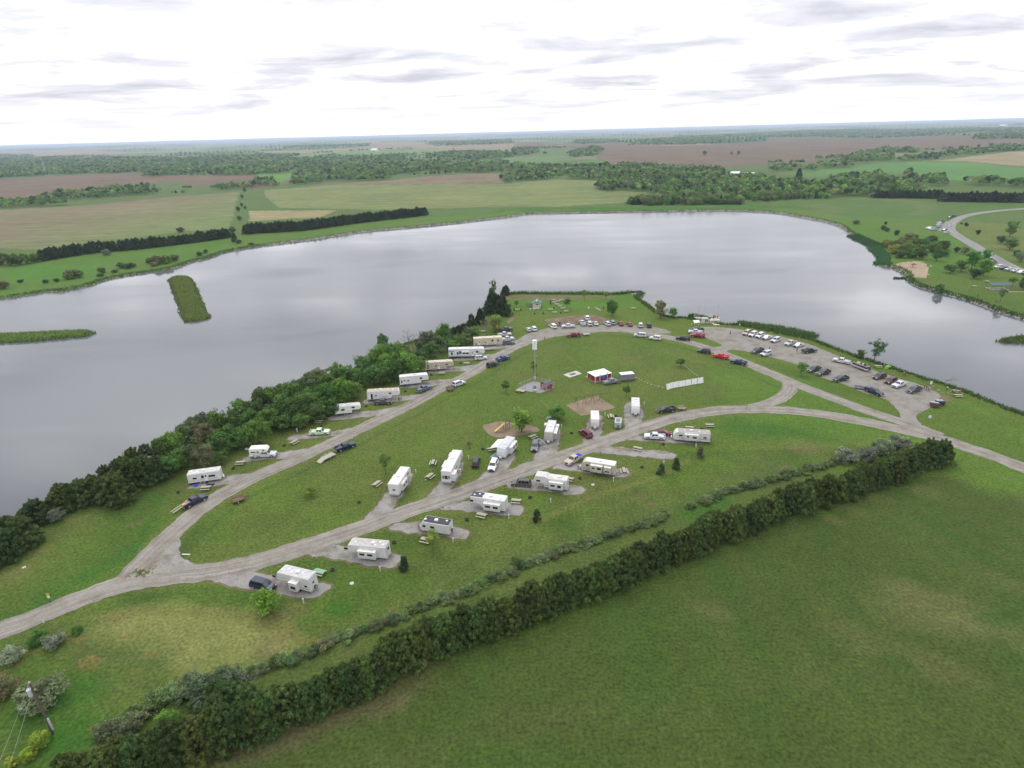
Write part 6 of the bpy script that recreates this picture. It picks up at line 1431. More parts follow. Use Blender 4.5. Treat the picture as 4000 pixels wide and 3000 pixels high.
    if ladder:
        ld = MB()
        for y_ in (hw-.75, hw-.35): ld.tube((-.1,y_,1.0),(-.1,y_,H+.05),.02,n=5)
        for k in range(7): ld.tube((-.1,hw-.75,1.1+k*.32),(-.1,hw-.35,1.1+k*.32),.015,n=5)
        ld.obj('ladder', STEEL, o)
    if spare: w_ = link('spare_wheel', WHEEL_C, o); w_.location = (-.25, -.1, 1.0); w_.rotation_euler = (0,0,math.pi/2)
    if awning:
        x0_, x1_, s_ = awning
        aw = MB(); y0_, y1_ = s_*hw, s_*(hw+2.3); aw.add([(x0_,y0_,H-.3),(x1_,y0_,H-.3),(x1_,y1_,H-.95),(x0_,y1_,H-.95),(x0_,y0_,H-.33),(x1_,y0_,H-.33),(x1_,y1_,H-.98),(x0_,y1_,H-.98)], [(0,1,2,3),(7,6,5,4),(0,4,5,1),(1,5,6,2),(2,6,7,3),(3,7,4,0)])
        an = aw.obj('awning', CLOTH, o, (.62,.63,.65))
        for x_ in (x0_+.05, x1_-.05): MB().tube((x_, y0_, 1.2), (x_, y1_, H-.98), .03, n=6).obj('awning_arm', STEEL, an)
    return o
def rv_side(kind, cr, A, B, front, label, L=None, W=2.45, **kw):
    c, h, ln = near_line((cr,)+A, (cr,)+B, W, front); L = L or ln; d = Vector((math.cos(h), math.sin(h))); base = c - d*L/2
    cam_side = 1 if Vector((-d.y, d.x)).dot(-c) > 0 else -1
    print('rv', label[:40], 'L=%.1f' % ln)
    for k in ('slides',):
        if k in kw: kw[k] = [(a_, b2, cam_side*s_, *r_) for a_, b2, s_, *r_ in kw[k]]
    if 'door' in kw: kw['door'] = (kw['door'], cam_side)
    if 'awning' in kw: kw['awning'] = (*kw['awning'][:2], cam_side*kw['awning'][2])
    return rv(kind, base, h, L, label, W=W, near_side=cam_side, **kw)
def rv_ends(kind, cr, low, high, low_is, H, label, L=None, W=2.45, zl=.5, **kw):
    """low: lower middle of the near end (height zl), high: top middle of the far end (height H)"""
    a = at_z(cr, *low, zl).xy; b_ = at_z(cr, *high, H).xy; d = (b_-a).normalized(); ln = (b_-a).length; L = L or ln
    print('rv', label[:40], 'L=%.1f' % ln)
    if low_is == 'rear': h = math.atan2(d.y, d.x); base = a
    else: h = math.atan2(-d.y, -d.x); base = a + d*L
    return rv(kind, base, h, L, label, H=H, W=W, **kw)
win = lambda x_, w_=.9, z_=1.75, hh_=.55: (x_, x_+w_, z_, z_+hh_)
CRM = (.60,.55,.42); CR2 = (.50,.45,.36)
rv_side('travel','A',(385,822),(735,772),'B','old white travel trailer with brown pinstripe nearest the dark cedars', H=3.05, near=(win(1.2,.9,1.6,.4),win(3.2,.55,1.6,.75),win(4.9,1.5,1.65,.5)), door=3.9, stripes=((.1,7.0,1.25,1.31,(.16,.10,.08)),(.1,7.0,.95,.99,(.25,.2,.2))), nose='box', ac=((.5,0),), vents=((.12,.3),(.3,-.3),(.72,.3),(.85,-.2)))
rv_side('fifth','B',(305,1180),(585,1152),'B','small white fifth wheel with an empty gravel pad around it', H=3.1, near=(win(2.0,1.0,1.7),win(5.2,.9,2.2,.5)), door=.8, stripes=((.1,5,1.35,1.4,(.2,.22,.22)),), body=(.72,.73,.72), roof=(.60,.60,.60))
rv_side('fifth','B',(655,1022),(1005,1000),'B','white fifth wheel with open door and dirty tan roof', H=3.5, near=(win(.5,.4,1.5,.9),win(2.5,.6,1.8,.35),win(7.0,.8,2.3,.45)), door=1.15, open_door=True, stripes=((4.8,7.5,1.45,1.55,(.2,.2,.2)),), roof=(.50,.42,.30), ac=((.42,0),), vents=((.25,.3),(.65,.2),(.8,-.3)), ladder=True)
rv_side('fifth','B',(1005,862),(1318,830),'B','plain bright white fifth wheel with blue mat beside its wheels', H=3.6, near=(win(.5,.4,1.4,.9),win(2.6,.6,1.8,.35),win(6.9,.9,2.25,.5)), door=1.35, roof=(.80,.80,.80), ac=((.55,0),))
rv_side('fifth','B',(1285,700),(1585,680),'B','tan fifth wheel with brown scrollwork on its side', H=3.5, body=CR2, dark_side=CR2, near=(win(.4,.8,2.1,.4),win(.4,.8,1.3,.4),win(3.4,.7,1.9,.35),win(7.2,.8,2.2,.45)), door=4.4, stripes=((2.0,6.6,1.25,1.32,(.12,.06,.03)),(2.0,2.05,.7,3.0,(.12,.06,.03)),(6.6,6.65,1.3,2.6,(.12,.06,.03))), roof=(.62,.58,.46), ac=((.35,0),(.8,0)), vents=((.6,.3),))
rv_side('fifth','B',(1530,556),(1918,545),'B','longest white fifth wheel with bold dark blue graphics', H=3.8, near=(win(1.0,.6,1.5,1.0),win(3.2,.6,1.6,.9),win(10.6,.8,2.2,.7)), slides=((5.2,8.2,1,.7,1.05,2.9,((5.5,6.5,1.9,2.5),(6.7,7.8,1.9,2.5))),), door=8.9,
        stripes=((.1,2.2,2.7,2.95,(.03,.045,.22)),(.1,5.0,.85,1.0,(.03,.045,.22)),(4.0,5.0,1.8,2.9,(.05,.07,.25)),(9.3,12.2,2.65,2.8,(.02,.03,.2)),(10.5,12.8,2.0,2.12,(.06,.08,.3)),(8.4,10.8,1.3,1.42,(.06,.08,.3))), roof=(.78,.79,.80), ac=((.25,0),(.62,0),(.82,0)), vents=())
rv_side('fifth','B',(1800,436),(2118,415),'B','cream fifth wheel with swooping black lines near the dark grove', H=3.7, body=CRM, near=(win(.7,.6,1.3,.4),win(4.6,.5,1.6,.35),win(7.3,.7,2.1,.7),win(9.6,.6,1.9,.8)), door=2.0, stripes=((.1,4.5,1.0,1.08,(.05,.04,.04)),(2.8,5.2,1.9,1.97,(.05,.04,.04)),(6.0,8.6,1.35,1.43,(.05,.04,.04)),(.1,10.5,2.75,2.8,(.2,.16,.1))), roof=(.68,.62,.46), ac=((.35,0),(.7,0)), vents=((.15,.2),))
rv_side('travel','G',(740,808),(1105,868),'A','cream and white travel trailer with two dark-framed slide-outs', H=3.2, body=(.56,.54,.44), near=(win(6.6,.7,1.9,.5),), slides=((3.0,6.0,1,.8,.95,2.75,((3.3,4.3,1.8,2.35),(4.9,5.6,1.85,2.25))),(.9,2.6,1,.7,.95,2.7,((1.2,2.3,1.45,1.75),))), stripes=((.1,8.9,.95,1.05,(.12,.08,.05)),(5.8,8.0,1.3,1.4,(.14,.1,.06))), roof=(.78,.78,.76), ac=((.45,0),), vents=((.82,.3),(.72,-.3)), nose='round', ladder=True)
rv_side('travel','G',(1738,482),(2135,512),'A','white travel trailer with rounded silver nose beside two cars', H=3.1, near=(win(7.4,.9,1.8,.45),win(1.0,.8,1.6,.4)), slides=((3.1,6.8,1,.7,.95,2.7,((3.6,4.7,1.7,2.2),(5.6,6.2,1.9,2.3))),), stripes=((.1,8.6,1.2,1.3,(.08,.08,.09)),(.3,2.8,1.3,1.36,(.3,.3,.32))), roof=(.40,.36,.32), ac=((.52,0),), vents=((.3,.3),(.7,.2)), nose='round', spare=True)
rv_side('fifth','G',(228,985),(592,1035),'A','white fifth wheel with a green stripe and stained roof', H=3.45, nose='step', near=(win(6.6,.9,2.0,.45),), slides=((.9,4.3,1,.75,.85,2.65,((1.3,2.2,1.4,2.1),(2.8,3.9,1.6,2.05))),), stripes=((.1,6,1.15,1.28,(.03,.16,.17)),(.1,8.0,1.5,1.53,(.2,.3,.3))), roof=(.66,.64,.60), ac=((.25,0),), vents=((.55,0),(.75,.3)), ladder=True)
rv_side('fifth','F',(1480,1068),(1860,1128),'A','white fifth wheel with black peeling roof and two big slide-out windows', H=3.35, near=(win(7.6,.8,2.0,.5),), slides=((1.0,4.9,1,.85,.8,2.55,((1.4,2.6,1.55,2.1),(3.2,4.5,1.55,2.1))),), stripes=((.1,6,1.05,1.1,(.2,.25,.3)),), roof=(.72,.72,.73), patch_roof=(5.4,8.2,(.035,.04,.06)), ac=((.42,0),), vents=((.62,.4),(.75,-.2),(.3,.6),(.88,.3)), ladder=True)
rv_side('travel','F',(948,1325),(1258,1378),'A','short white travel trailer with a black roof', H=2.85, near=(win(3.4,.9,1.55,.5),win(5.4,.7,1.55,.5)), stripes=((.1,6.6,1.2,1.25,(.35,.36,.36)),(.1,6.6,2.3,2.33,(.4,.4,.4))), roof=(.035,.035,.05), ac=((.5,0),), vents=((.85,.2),(.15,-.4)), nose='slant', ladder=True, spare=True)
rv_side('fifth','H',(1275,492),(1690,535),'A','white fifth wheel with tan roof above the bottom pad with a minivan', H=3.35, near=(win(8.2,.8,2.0,.5),), slides=((2.0,5.8,1,.8,.8,2.5,((2.6,3.7,1.55,2.05),(4.3,5.4,1.55,2.05))),), stripes=((.1,7.2,1.0,1.04,(.35,.36,.38)),(6.2,7.4,1.2,1.35,(.3,.15,.14))), roof=(.50,.48,.455), ac=((.36,.1),), vents=((.8,.3),(.2,-.4),(.28,.7),(.1,.3)), rear_win=((-.6,.2,1.9,2.5),), ladder=True)
rv_side('fifth','H',(520,805),(872,897),'A','pearl fifth wheel with one deep slide-out closest to the bottom of the campground', H=3.6, nose='slant', near=(win(7.7,.8,2.1,.5),win(.6,.55,1.6,.4)), slides=((2.2,4.0,1,1.0,.9,2.7,((2.5,3.6,1.4,2.0),)),), stripes=((.1,6,1.2,1.26,(.14,.17,.15)),(4.6,8.4,1.75,1.82,(.12,.15,.13)),(5.2,8.8,2.5,2.55,(.15,.18,.16))), roof=(.58,.57,.58), ac=((.42,0),), vents=((.28,0),(.58,.4),(.72,-.2),(.88,.3)), spare=True, rear_win=((-.2,.3,1.9,2.3),))
rv_ends('travel','C',(1608,1432),(1610,1252),'front',3.0,'white travel trailer alone on a long upright gravel pad', near=(), far=(), roof=(.70,.69,.66), nose='slant', ac=((.22,0),), vents=((.45,.4),(.6,-.4),(.8,0)))
rv_ends('travel','C',(1172,1580),(1170,1393),'front',3.0,'white travel trailer with cream front at the corner of the swing ground', roof=(.80,.80,.80), body=(.62,.60,.54), nose='slant', ac=((.3,0),), vents=((.75,0),(.15,.6)), near=(win(2,.8),), far=(win(3,.8),))
rv_ends('travel','G',(393,488),(437,252),'front',3.3,'tan-nosed travel trailer with slide-outs on both sides', body=(.40,.37,.34), roof=(.68,.69,.72), slides=((1.2,2.8,1,.9,.9,2.7,()),(.9,2.5,-1,.8,.9,2.7,()),(3.3,7.0,1,.9,.9,2.7,((4,5,1.6,2.1),))), ac=((.5,0),), vents=((.25,.4),(.8,.7)), nose='slant')
rv_ends('travel','F',(1815,520),(1925,290),'front',3.2,'white travel trailer with an awning out over a blue ground mat', body=(.66,.67,.69), roof=(.62,.62,.64), slides=((.8,5.0,1,.9,.85,2.6,((1.2,2.0,1.5,2.2),(2.6,3.6,1.5,2.1))),), ac=((.62,0),), vents=((.4,.3),(.2,-.3),(.82,.5)), awning=(1.2,6.2,-1), nose='slant')
rv_ends('fifth','F',(665,922),(782,612),'rear',3.5,'white fifth wheel standing uphill beside the young leafy tree', L=9.0, zl=.6, roof=(.78,.78,.77), slides=((1.2,5.6,1,.7,.9,2.7,((2.,3.2,1.6,2.1),)),(1.6,4.8,-1,.5,.9,2.7,((2.,3.,1.6,2.2),(3.6,4.4,1.6,2.2)))), rear_win=((-.4,.3,1.8,2.2),), ac=((.42,0),), vents=((.25,0),(.7,.2),(.78,-.3)), near_side=-1, near=(win(6.4,.7,2.2),), stripes=((.05,6,1.2,1.24,(.3,.33,.35)),))
rv_ends('fifth','F',(1228,790),(1350,424),'rear',3.75,'largest upright white fifth wheel with a bay window across its rear', L=11.6, zl=.55, W=2.5, roof=(.76,.75,.74), slides=((3.6,6.8,1,.9,.9,2.8,((4,5,1.6,2.1),)),(.4,2.6,-1,.9,.9,2.8,()),(9.0,10.6,1,.6,1.9,3.0,())), rear_win=((-.42,.42,1.55,2.55),(.58,.92,1.7,2.5),(-.92,-.58,1.7,2.5)), ac=((.55,0),), vents=((.2,.3),(.42,.3),(.66,.5),(.8,-.4),(.88,.2)), near_side=-1, near=(win(4.2,.4,1.6,.7),win(5.2,.5,1.6,.7),win(9.6,.6,2.2)))
# small silver caravan with a solar panel
o = rv_ends('travel','C',(1418,1578),(1428,1468),'rear',2.1,'tiny silver caravan with a solar panel and spare wheel on the back', L=3.6, W=1.95, zl=.5, body=(.45,.47,.47), roof=(.62,.66,.64), ac=(), vents=(), spare=True, nose='slant', near_side=-1, cat='caravan', name='small_caravan')
MB().box(.5, 2.7, -.62, .62, 2.17, 2.22).obj('solar_panel', PLAIN, o, (.13,.16,.19))

# pickup with slide-in camper
c, h, ln = near_line(('A',1058,535), ('A',1345,520), 1.95, 'B'); vehicle('pickup', c, h, WHITE, 'white pickup with a dark brush guard carrying the slide-in camper')
d = Vector((math.cos(h), math.sin(h))); base = c - d*2.87
o = empty('slide_in_camper', (base.x, base.y, .045), h, 'white slide-in camper with over-cab bed riding on a white pickup', 'camper')
MB().prism([(-.9,.85),(.0,.85),(.0,1.28),(2.0,1.28),(2.05,1.9),(3.6,1.95),(3.95,2.3),(3.6,2.95),(3.3,3.05),(-.8,3.05),(-.9,2.95)], -1.15, 1.15, 0, .05).obj('body', SHELL, o, (.70,.69,.66))
MB().box(-.7,3.2,-1.0,1.0,3.05,3.08).obj('roof', ROOFM, o, (.70,.68,.63))
for s_ in (-1,1):
    y0_, y1_ = sorted((s_*1.15, s_*1.17))
    for a_, b2, z0_, z1_ in ((-.4,.8,1.95,2.25),(1.1,1.7,1.9,2.3),(2.6,3.2,2.35,2.65)): MB().box(a_, b2, y0_, y1_, z0_, z1_).obj('pane', GLASS, o)
    MB().box(-.85,3.4,y0_,y1_-.01 if s_ > 0 else y1_,1.62,1.70).obj('stripe', PLAIN, o, (.16,.12,.1))
for x_, y_ in ((.6,.3),(1.6,-.2),(2.4,.2)): MB().box(x_-.2,x_+.2,y_-.25,y_+.25,3.08,3.2).obj('roof_vent', PLAIN, o, (.7,.7,.7))
MB().prism([(-1.5,.5),(-.9,.5),(-.9,.85),(-1.4,.8)],-.5,.5).obj('step', PLAIN, o, (.6,.6,.62))
# ================================================================ buildings, camp furniture, people
def rect3(A, B, C_):
    """three corners on the ground (far-left, near, far-right) -> near corner, unit u (B->A), length, unit v (B->C), length"""
    b = B.xy; u = A.xy-b; v = C_.xy-b; la, lv = u.length, v.length; v.normalize(); u2 = u - v*u.dot(v); u2.normalize()
    return b, u2, la, v, lv
def frame_empty(name, b, v, label, cat, z=.02): return empty(name, (b.x, b.y, z), math.atan2(v.y, v.x), label, cat)
def top_height(base, cr, u, v):
    """height of a vertical above the ground point whose top shows at this place in the photo"""
    tx, ty = CROP[cr][0]+u*CROP[cr][2], CROP[cr][1]+v*CROP[cr][2]
    return min((abs(project((base.x, base.y, h_/10))[1]-ty), h_/10) for h_ in range(1, 400))[1]
REDP = (.22,.018,.025)
# red and white cabin
A_, B_, C2 = at('Z',1325,445), at('Z',1520,532), at('Z',1865,450)
b, u, la, v, lv = rect3(A_, B_, C2); sgn = 1 if Vector((-v.y, v.x)).dot(u) > 0 else -1
Hc = top_height(B_, 'Z', 1520, 398); o = frame_empty('cabin', b, v, 'red cabin with flat white roof, blue notice and two pale pipes', 'cabin'); ya, yb = sorted((0, sgn*la))
MB().box(0,lv,ya,yb,.25,Hc).obj('wall', PLAIN, o, REDP); rf = MB().box(-.12,lv+.12,ya-.12,yb+.12,Hc,Hc+.1).obj('roof', ROOFM, o, (.78,.79,.80))
for k in range(5): MB().box(lv*(.12+.14*k)-.1, lv*(.12+.14*k)+.1, sgn*(la-.8)-.1, sgn*(la-.8)+.1, Hc+.1, Hc+.25).obj('roof_vent', PLAIN, rf, (.12,.12,.12))
for x_, y_ in ((0,0),(lv,0),(0,sgn*la),(lv,sgn*la)): MB().box(x_-.09,x_+.09,y_-.09,y_+.09,.1,Hc-.002).obj('corner_post', PLAIN, o, (.62,.62,.60))
MB().box(-.03,lv+.03,ya-.03,yb+.03,.1,.26).obj('base_beam', PLAIN, o, (.5,.5,.48))
s0 = -sgn
for f_ in (.27,.73): MB().box(lv*f_-.12, lv*f_+.12, min(s0*.03,s0*.27), max(s0*.03,s0*.27), .1, Hc+.75).obj('pipe', PLAIN, o, (.33,.40,.55))
MB().box(lv*.42, lv*.6, min(s0*.01,s0*.06), max(s0*.01,s0*.06), Hc*.45, Hc*.86).obj('notice_board', PLAIN, o, (.04,.16,.42))
MB().box(lv*.09, lv*.18, min(s0*.01,s0*.05), max(s0*.01,s0*.05), .35, .8).obj('vent_grille', PLAIN, o, (.45,.2,.2)); MB().box(-.05,.01, sgn*la*.55, sgn*la*.7, Hc*.3, Hc*.5).obj('vent_grille', PLAIN, o, (.45,.2,.2))
MB().box(.1,1.2,sgn*la,sgn*(la+1.3),.0,.35).box(.1,1.2,sgn*(la+1.3),sgn*(la+1.6),.0,.18).obj('porch_step', WOOD, o)
# storage barn
A_, B_, C2 = at('Z',322,660), at('Z',440,698), at('Z',592,645); b, u, la, v, lv = rect3(A_, B_, C2); sgn = 1 if Vector((-v.y, v.x)).dot(u) > 0 else -1
o = frame_empty('storage_barn', b, v, 'little red barn shed with grey gambrel roof and white-trimmed doors', 'shed', .06); w_ = la
def gam(y, z): return (y, z)
prof = [(0,.1),(w_,.1),(w_,1.7),(w_*.82,2.35),(w_*.5,2.7),(w_*.18,2.35),(0,1.7)]
mb = MB(); n = len(prof); vs = [(x_, sgn*p_[0], p_[1]) for x_ in (0,lv) for p_ in prof]; mb.add(vs, [tuple(range(n)), tuple(range(2*n-1,n-1,-1))]+[(i,(i+1)%n,n+(i+1)%n,n+i) for i in range(n)]); mb.obj('wall', PLAIN, o, REDP)
rp = prof[2:]; mb = MB(); m_ = len(rp); vs = [(x_, sgn*(p_[0]*1.04-w_*.02), p_[1]+.05) for x_ in (-.12,lv+.12) for p_ in rp]+[(x_, sgn*(p_[0]*1.04-w_*.02), p_[1]+.0) for x_ in (-.12,lv+.12) for p_ in rp]
mb.add(vs, [(i,i+1,m_+i+1,m_+i) for i in range(m_-1)]+[(2*m_+i,3*m_+i,3*m_+i+1,2*m_+i+1) for i in range(m_-1)]); mb.obj('roof', PLAIN, o, (.10,.105,.115))
for k in range(2):
    y0_ = w_*(.2+.31*k); dr = MB().box(-.05,-.0,min(sgn*y0_,sgn*(y0_+w_*.28)),max(sgn*y0_,sgn*(y0_+w_*.28)),.15,1.9).obj('door', PLAIN, o, (.68,.66,.64))
    for z0_ in (.3,1.1): MB().box(-.07,-.05,min(sgn*(y0_+.08),sgn*(y0_+w_*.28-.08)),max(sgn*(y0_+.08),sgn*(y0_+w_*.28-.08)),z0_,z0_+.68).obj('door_panel', PLAIN, dr, REDP)
MB().box(.25,.45,min(-sgn*.04,0),max(-sgn*.04,0),.2,1.4).obj('side_door_trim', PLAIN, o, (.66,.64,.62))
# tall warning siren
bs = at('Z',222,505); Ht = top_height(bs, 'C', 518, 628); o = empty('warning_siren', (bs.x,bs.y,.05), 0, 'tall grey pole carrying a stack of six white siren discs', 'siren')
MB().tube((0,0,0),(0,0,Ht*.60),.17,.15,10).obj('lower_pole', STEEL, o); MB().tube((0,0,Ht*.60),(0,0,Ht),.15,.12,10).obj('upper_pole', STEEL, o)
hd = Ht*.232/6
for k in range(6):
    z0_ = Ht - hd*(k+1); q = MB(); q.tube((0,0,z0_+hd*.12),(0,0,z0_+hd*.40),.42,.80,18); q.tube((0,0,z0_+hd*.40),(0,0,z0_+hd*.62),.80,.80,18); q.tube((0,0,z0_+hd*.62),(0,0,z0_+hd*.9),.80,.34,18); q.obj('horn', PLAIN, o, (.70,.71,.72))
MB().box(.1,1.0,-.05,.05,Ht*.615,Ht*.635).obj('lamp_arm', STEEL, o); MB().box(-.25,.25,-.28,-.14,1.2,2.0).obj('control_box', PLAIN, o, (.6,.6,.6)); MB().box(-.45,-.3,-.2,-.05,0,2.2).obj('cable_riser', PLAIN, o, (.3,.3,.3))
for (cr,uu,vv,s_,hh,col,lab) in (('Z',215,650,.7,.9,(.12,.12,.12),'dark grey control cabinet inside the fenced pad'),('Z',225,715,.8,.5,(.28,.27,.24),'low beige transformer box inside the fenced pad')):
    p = at(cr,uu,vv); o = empty('utility_box', (p.x,p.y,.055), .4, lab, 'utility box'); MB().box(-s_/2,s_/2,-s_/2,s_/2,0,hh).obj('case', PLAIN, o, col); MB().box(-s_/2-.04,s_/2+.04,-s_/2-.04,s_/2+.04,hh,hh+.05).obj('lid', PLAIN, o, tuple(v_*1.3 for v_ in col))
# chain-link fence
FC = [at('C',350,1157), at('C',578,1212), at('C',732,1147), at('C',532,1088)]
o = empty('chain_link_fence', (FC[0].x, FC[0].y, .02), 0, 'chain-link fence round the concrete pad of the siren', 'fence'); O0 = FC[0]
for i in range(4):
    a, c_ = FC[i]-O0, FC[(i+1)%4]-O0; L_ = (c_-a).length; n = max(2, round(L_/3)); hF = 2.0; wm_ = MB()
    for k in range(n):
        p = a.lerp(c_, k/n); MB().tube((p.x,p.y,0),(p.x,p.y,hF+.1),.045,n=6).obj('post', STEEL, o)
    MB().tube((a.x,a.y,hF),(c_.x,c_.y,hF),.03,n=6).obj('top_rail', STEEL, o)
    d = (c_-a).normalized(); m_ = int(L_/.32)
    for k in range(-6, m_):
        for sl in (1,-1):
            s0_, s1_ = k*.32, k*.32+hF; z0_, z1_ = (0,hF) if sl == 1 else (hF,0); t0_, t1_ = max(0,s0_), min(L_,s1_)
            if t1_ <= t0_: continue
            f0_, f1_ = (t0_-s0_)/hF, (t1_-s0_)/hF; p0 = a+d*t0_; p1 = a+d*t1_; wm_.tube((p0.x,p0.y,z0_+(z1_-z0_)*f0_),(p1.x,p1.y,z0_+(z1_-z0_)*f1_),.006,n=3)
    wm_.obj('wire_mesh', STEEL, o)
# bare foundation frame in the grass
F_ = [at('Z',*q) for q in ((832,356),(965,418),(1232,336),(1110,272))]; ctr = sum((p for p in F_), Vector((0,0,0)))/4
o = empty('foundation_slab', (ctr.x,ctr.y,0), 0, 'pale rectangular concrete frame lying open in the lawn', 'foundation'); inn = [ctr+(p-ctr)*.45 for p in F_]
for i in range(4):
    j = (i+1)%4; q = [F_[i],F_[j],inn[j],inn[i]]; q = [p-ctr for p in q]; MB().add([(p.x,p.y,z_) for z_ in (.0,.14) for p in q],[(3,2,1,0),(4,5,6,7),(0,1,5,4),(1,2,6,5),(2,3,7,6),(3,0,4,7)]).obj('concrete_beam', CONC, o)
MB().add([(p.x-ctr.x,p.y-ctr.y,.04) for p in inn],[(0,1,2,3)]).obj('pit_floor', SOIL, o)
# long white fabric screen
sp_ = [at('D',*q) for q in ((12,1172),(75,1152),(140,1140),(212,1128),(280,1115),(345,1105),(408,1094))]; Hs = max(1.5, top_height(sp_[-1],'D',410,1035)); o = empty('fabric_screen', (sp_[0].x,sp_[0].y,0), 0, 'long white fabric screen stretched between stakes on the lawn', 'screen')
for i in range(6):
    a, c_ = sp_[i]-sp_[0], sp_[i+1]-sp_[0]; n = 6; mb = MB(); d = (c_-a).normalized(); nn_ = Vector((-d.y,d.x,0)); vs = []
    for k in range(n+1):
        p = a.lerp(c_, k/n)+nn_*(.12*math.sin(k*1.9+i)); lean = nn_*.5*(1 if nn_.y > 0 else -1); vs += [(p.x,p.y,.03),(p.x+lean.x,p.y+lean.y,Hs-.08*math.sin(math.pi*k/n))]
    mb.add(vs, [(2*k,2*k+2,2*k+3,2*k+1) for k in range(n)]); mb.obj('fabric_panel', CLOTH, o, (.66,.66,.64)); MB().tube((a.x,a.y,0),(a.x+.0,a.y+.3,Hs+.1),.03,n=5).obj('stake', WOOD, o)
# pennant ropes
def pennant(pts, label):
    P = [at(*q) for q in pts]; o = empty('pennant_rope', (P[0].x,P[0].y,0), 0, label, 'pennant rope'); R0 = P[0]; rp_ = MB()
    for a, c_ in zip(P[:-1], P[1:]):
        L_ = (c_-a).length; n = max(2, int(L_/1.3)); z_ = lambda f: .75-.25*math.sin(math.pi*f)
        for k in range(n):
            p0, p1 = a.lerp(c_,k/n)-R0, a.lerp(c_,(k+1)/n)-R0; rp_.tube((p0.x,p0.y,z_(k/n)),(p1.x,p1.y,z_((k+1)/n)),.012,n=4)
            d = (p1-p0).normalized(); m_ = (p0+p1)/2; zz = z_((k+.5)/n); MB().add([(m_.x-d.x*.2,m_.y-d.y*.2,zz),(m_.x+d.x*.2,m_.y+d.y*.2,zz),(m_.x,m_.y,zz-.38),(m_.x+.02,m_.y+.02,zz-.1)],[(0,1,2),(0,3,1)]).obj('pennant', CLOTH, o, (.7,.7,.7))
    rp_.obj('rope', CLOTH, o, (.5,.48,.4))
    for p in P: q = p-R0; MB().tube((q.x,q.y,0),(q.x,q.y,.85),.03,n=5).obj('stake', WOOD, o)
pennant([('C',1632,1052),('C',1720,1102),('C',1840,1140),('C',1925,1162)], 'rope with white pennants from the cargo trailer to the fabric screen')
pennant([('D',350,1032),('D',270,975),('D',190,905)], 'rope with white pennants running up to the umbrella-shaped tree')
# restroom building
a, c_ = at('Y',447,405), at('Y',607,408); d = (c_-a).xy.normalized(); W_ = (c_-a).xy.length; o = empty('restroom_building', (a.x,a.y,.02), math.atan2(d.y,d.x), 'small cream block building with green gable roof on the point', 'building'); D_ = W_*1.05; hw_ = 2.5
MB().add([(0,0,0),(W_,0,0),(W_,0,hw_),(W_/2,0,hw_+.8),(0,0,hw_),(0,D_,0),(W_,D_,0),(W_,D_,hw_),(W_/2,D_,hw_+.8),(0,D_,hw_)],[(0,1,2,3,4),(9,8,7,6,5),(0,5,6,1),(1,6,7,2),(4,9,5,0)]).obj('wall', PLAIN, o, (.46,.43,.38))
for s_ in (0,1):
    xe = -.5 if s_ == 0 else W_+.5; ze = hw_-.2; MB().add([(xe,-.5,ze),(W_/2,-.5,hw_+.92),(W_/2,D_+.5,hw_+.92),(xe,D_+.5,ze),(xe,-.5,ze-.1),(W_/2,-.5,hw_+.82),(W_/2,D_+.5,hw_+.82),(xe,D_+.5,ze-.1)],[(0,1,2,3),(7,6,5,4),(0,4,5,1),(2,6,7,3),(0,3,7,4)]).obj('roof_slope', PLAIN, o, (.06,.14,.12))
MB().box(W_/2-.12,W_/2+.12,-.52,D_+.52,hw_+.9,hw_+1.0).obj('ridge_skylight', PLAIN, o, (.5,.56,.55)); w_ = MB().box(W_*.45,W_*.75,-.04,0,1.5,1.95).obj('window', GLASS, o)
MB().box(W_*.05,W_*.95,-1.3,-.05,0,.06).obj('porch_slab', CONC, o)
# picnic shelter
a, c_, e_ = at('O',1700,1215), at('O',1800,1225), at('O',1955,1190)
o = empty('picnic_shelter', (at('O',1830,1210).x, at('O',1830,1210).y, .0), -.18, 'open picnic shelter with a teal metal roof near the far right shore', 'shelter')
for s_ in (-1,1): MB().add([(-4.6,0,3.3),(4.6,0,3.3),(4.6,s_*3,2.5),(-4.6,s_*3,2.5),(-4.6,0,3.2),(4.6,0,3.2),(4.6,s_*3,2.4),(-4.6,s_*3,2.4)],[(0,1,2,3),(7,6,5,4),(2,6,7,3),(1,5,6,2),(3,7,4,0)]).obj('roof_slope', PLAIN, o, (.03,.085,.095))
for x_ in (-4.2,0,4.2):
    for y_ in (-2.6,2.6): MB().tube((x_,y_,0),(x_,y_,2.6),.09,n=6).obj('post', WOODB, o)
MB().box(-4.4,4.4,-2.8,2.8,.0,.06).obj('floor_slab', CONC, o)
def far_building(name, cr, uL, uR, v_, hh, depth, col, rcol, label):
    a, c_ = at(cr,uL,v_), at(cr,uR,v_); d = (c_-a).xy.normalized(); W_ = (c_-a).xy.length; o = empty(name, tuple(a), math.atan2(d.y,d.x), label, 'building')
    MB().box(0,W_,0,depth,-1,hh).obj('wall', PLAIN, o, col)
    for s_ in (0,1):
        ye = -.4 if s_ == 0 else depth+.4; MB().add([(-.3,ye,hh-.1),(W_+.3,ye,hh-.1),(W_+.3,depth/2,hh+depth*.25),(-.3,depth/2,hh+depth*.25),(-.3,ye,hh-.2),(W_+.3,ye,hh-.2),(W_+.3,depth/2,hh+depth*.25-.1),(-.3,depth/2,hh+depth*.25-.1)],[(0,1,2,3),(7,6,5,4),(0,4,5,1),(1,5,6,2),(3,2,6,7),(0,3,7,4)]).obj('roof_slope', ROOFM, o, rcol)
    MB().box(W_*.4,W_*.55,-.06,0,0,hh*.7).obj('door', PLAIN, o, (.2,.2,.2))
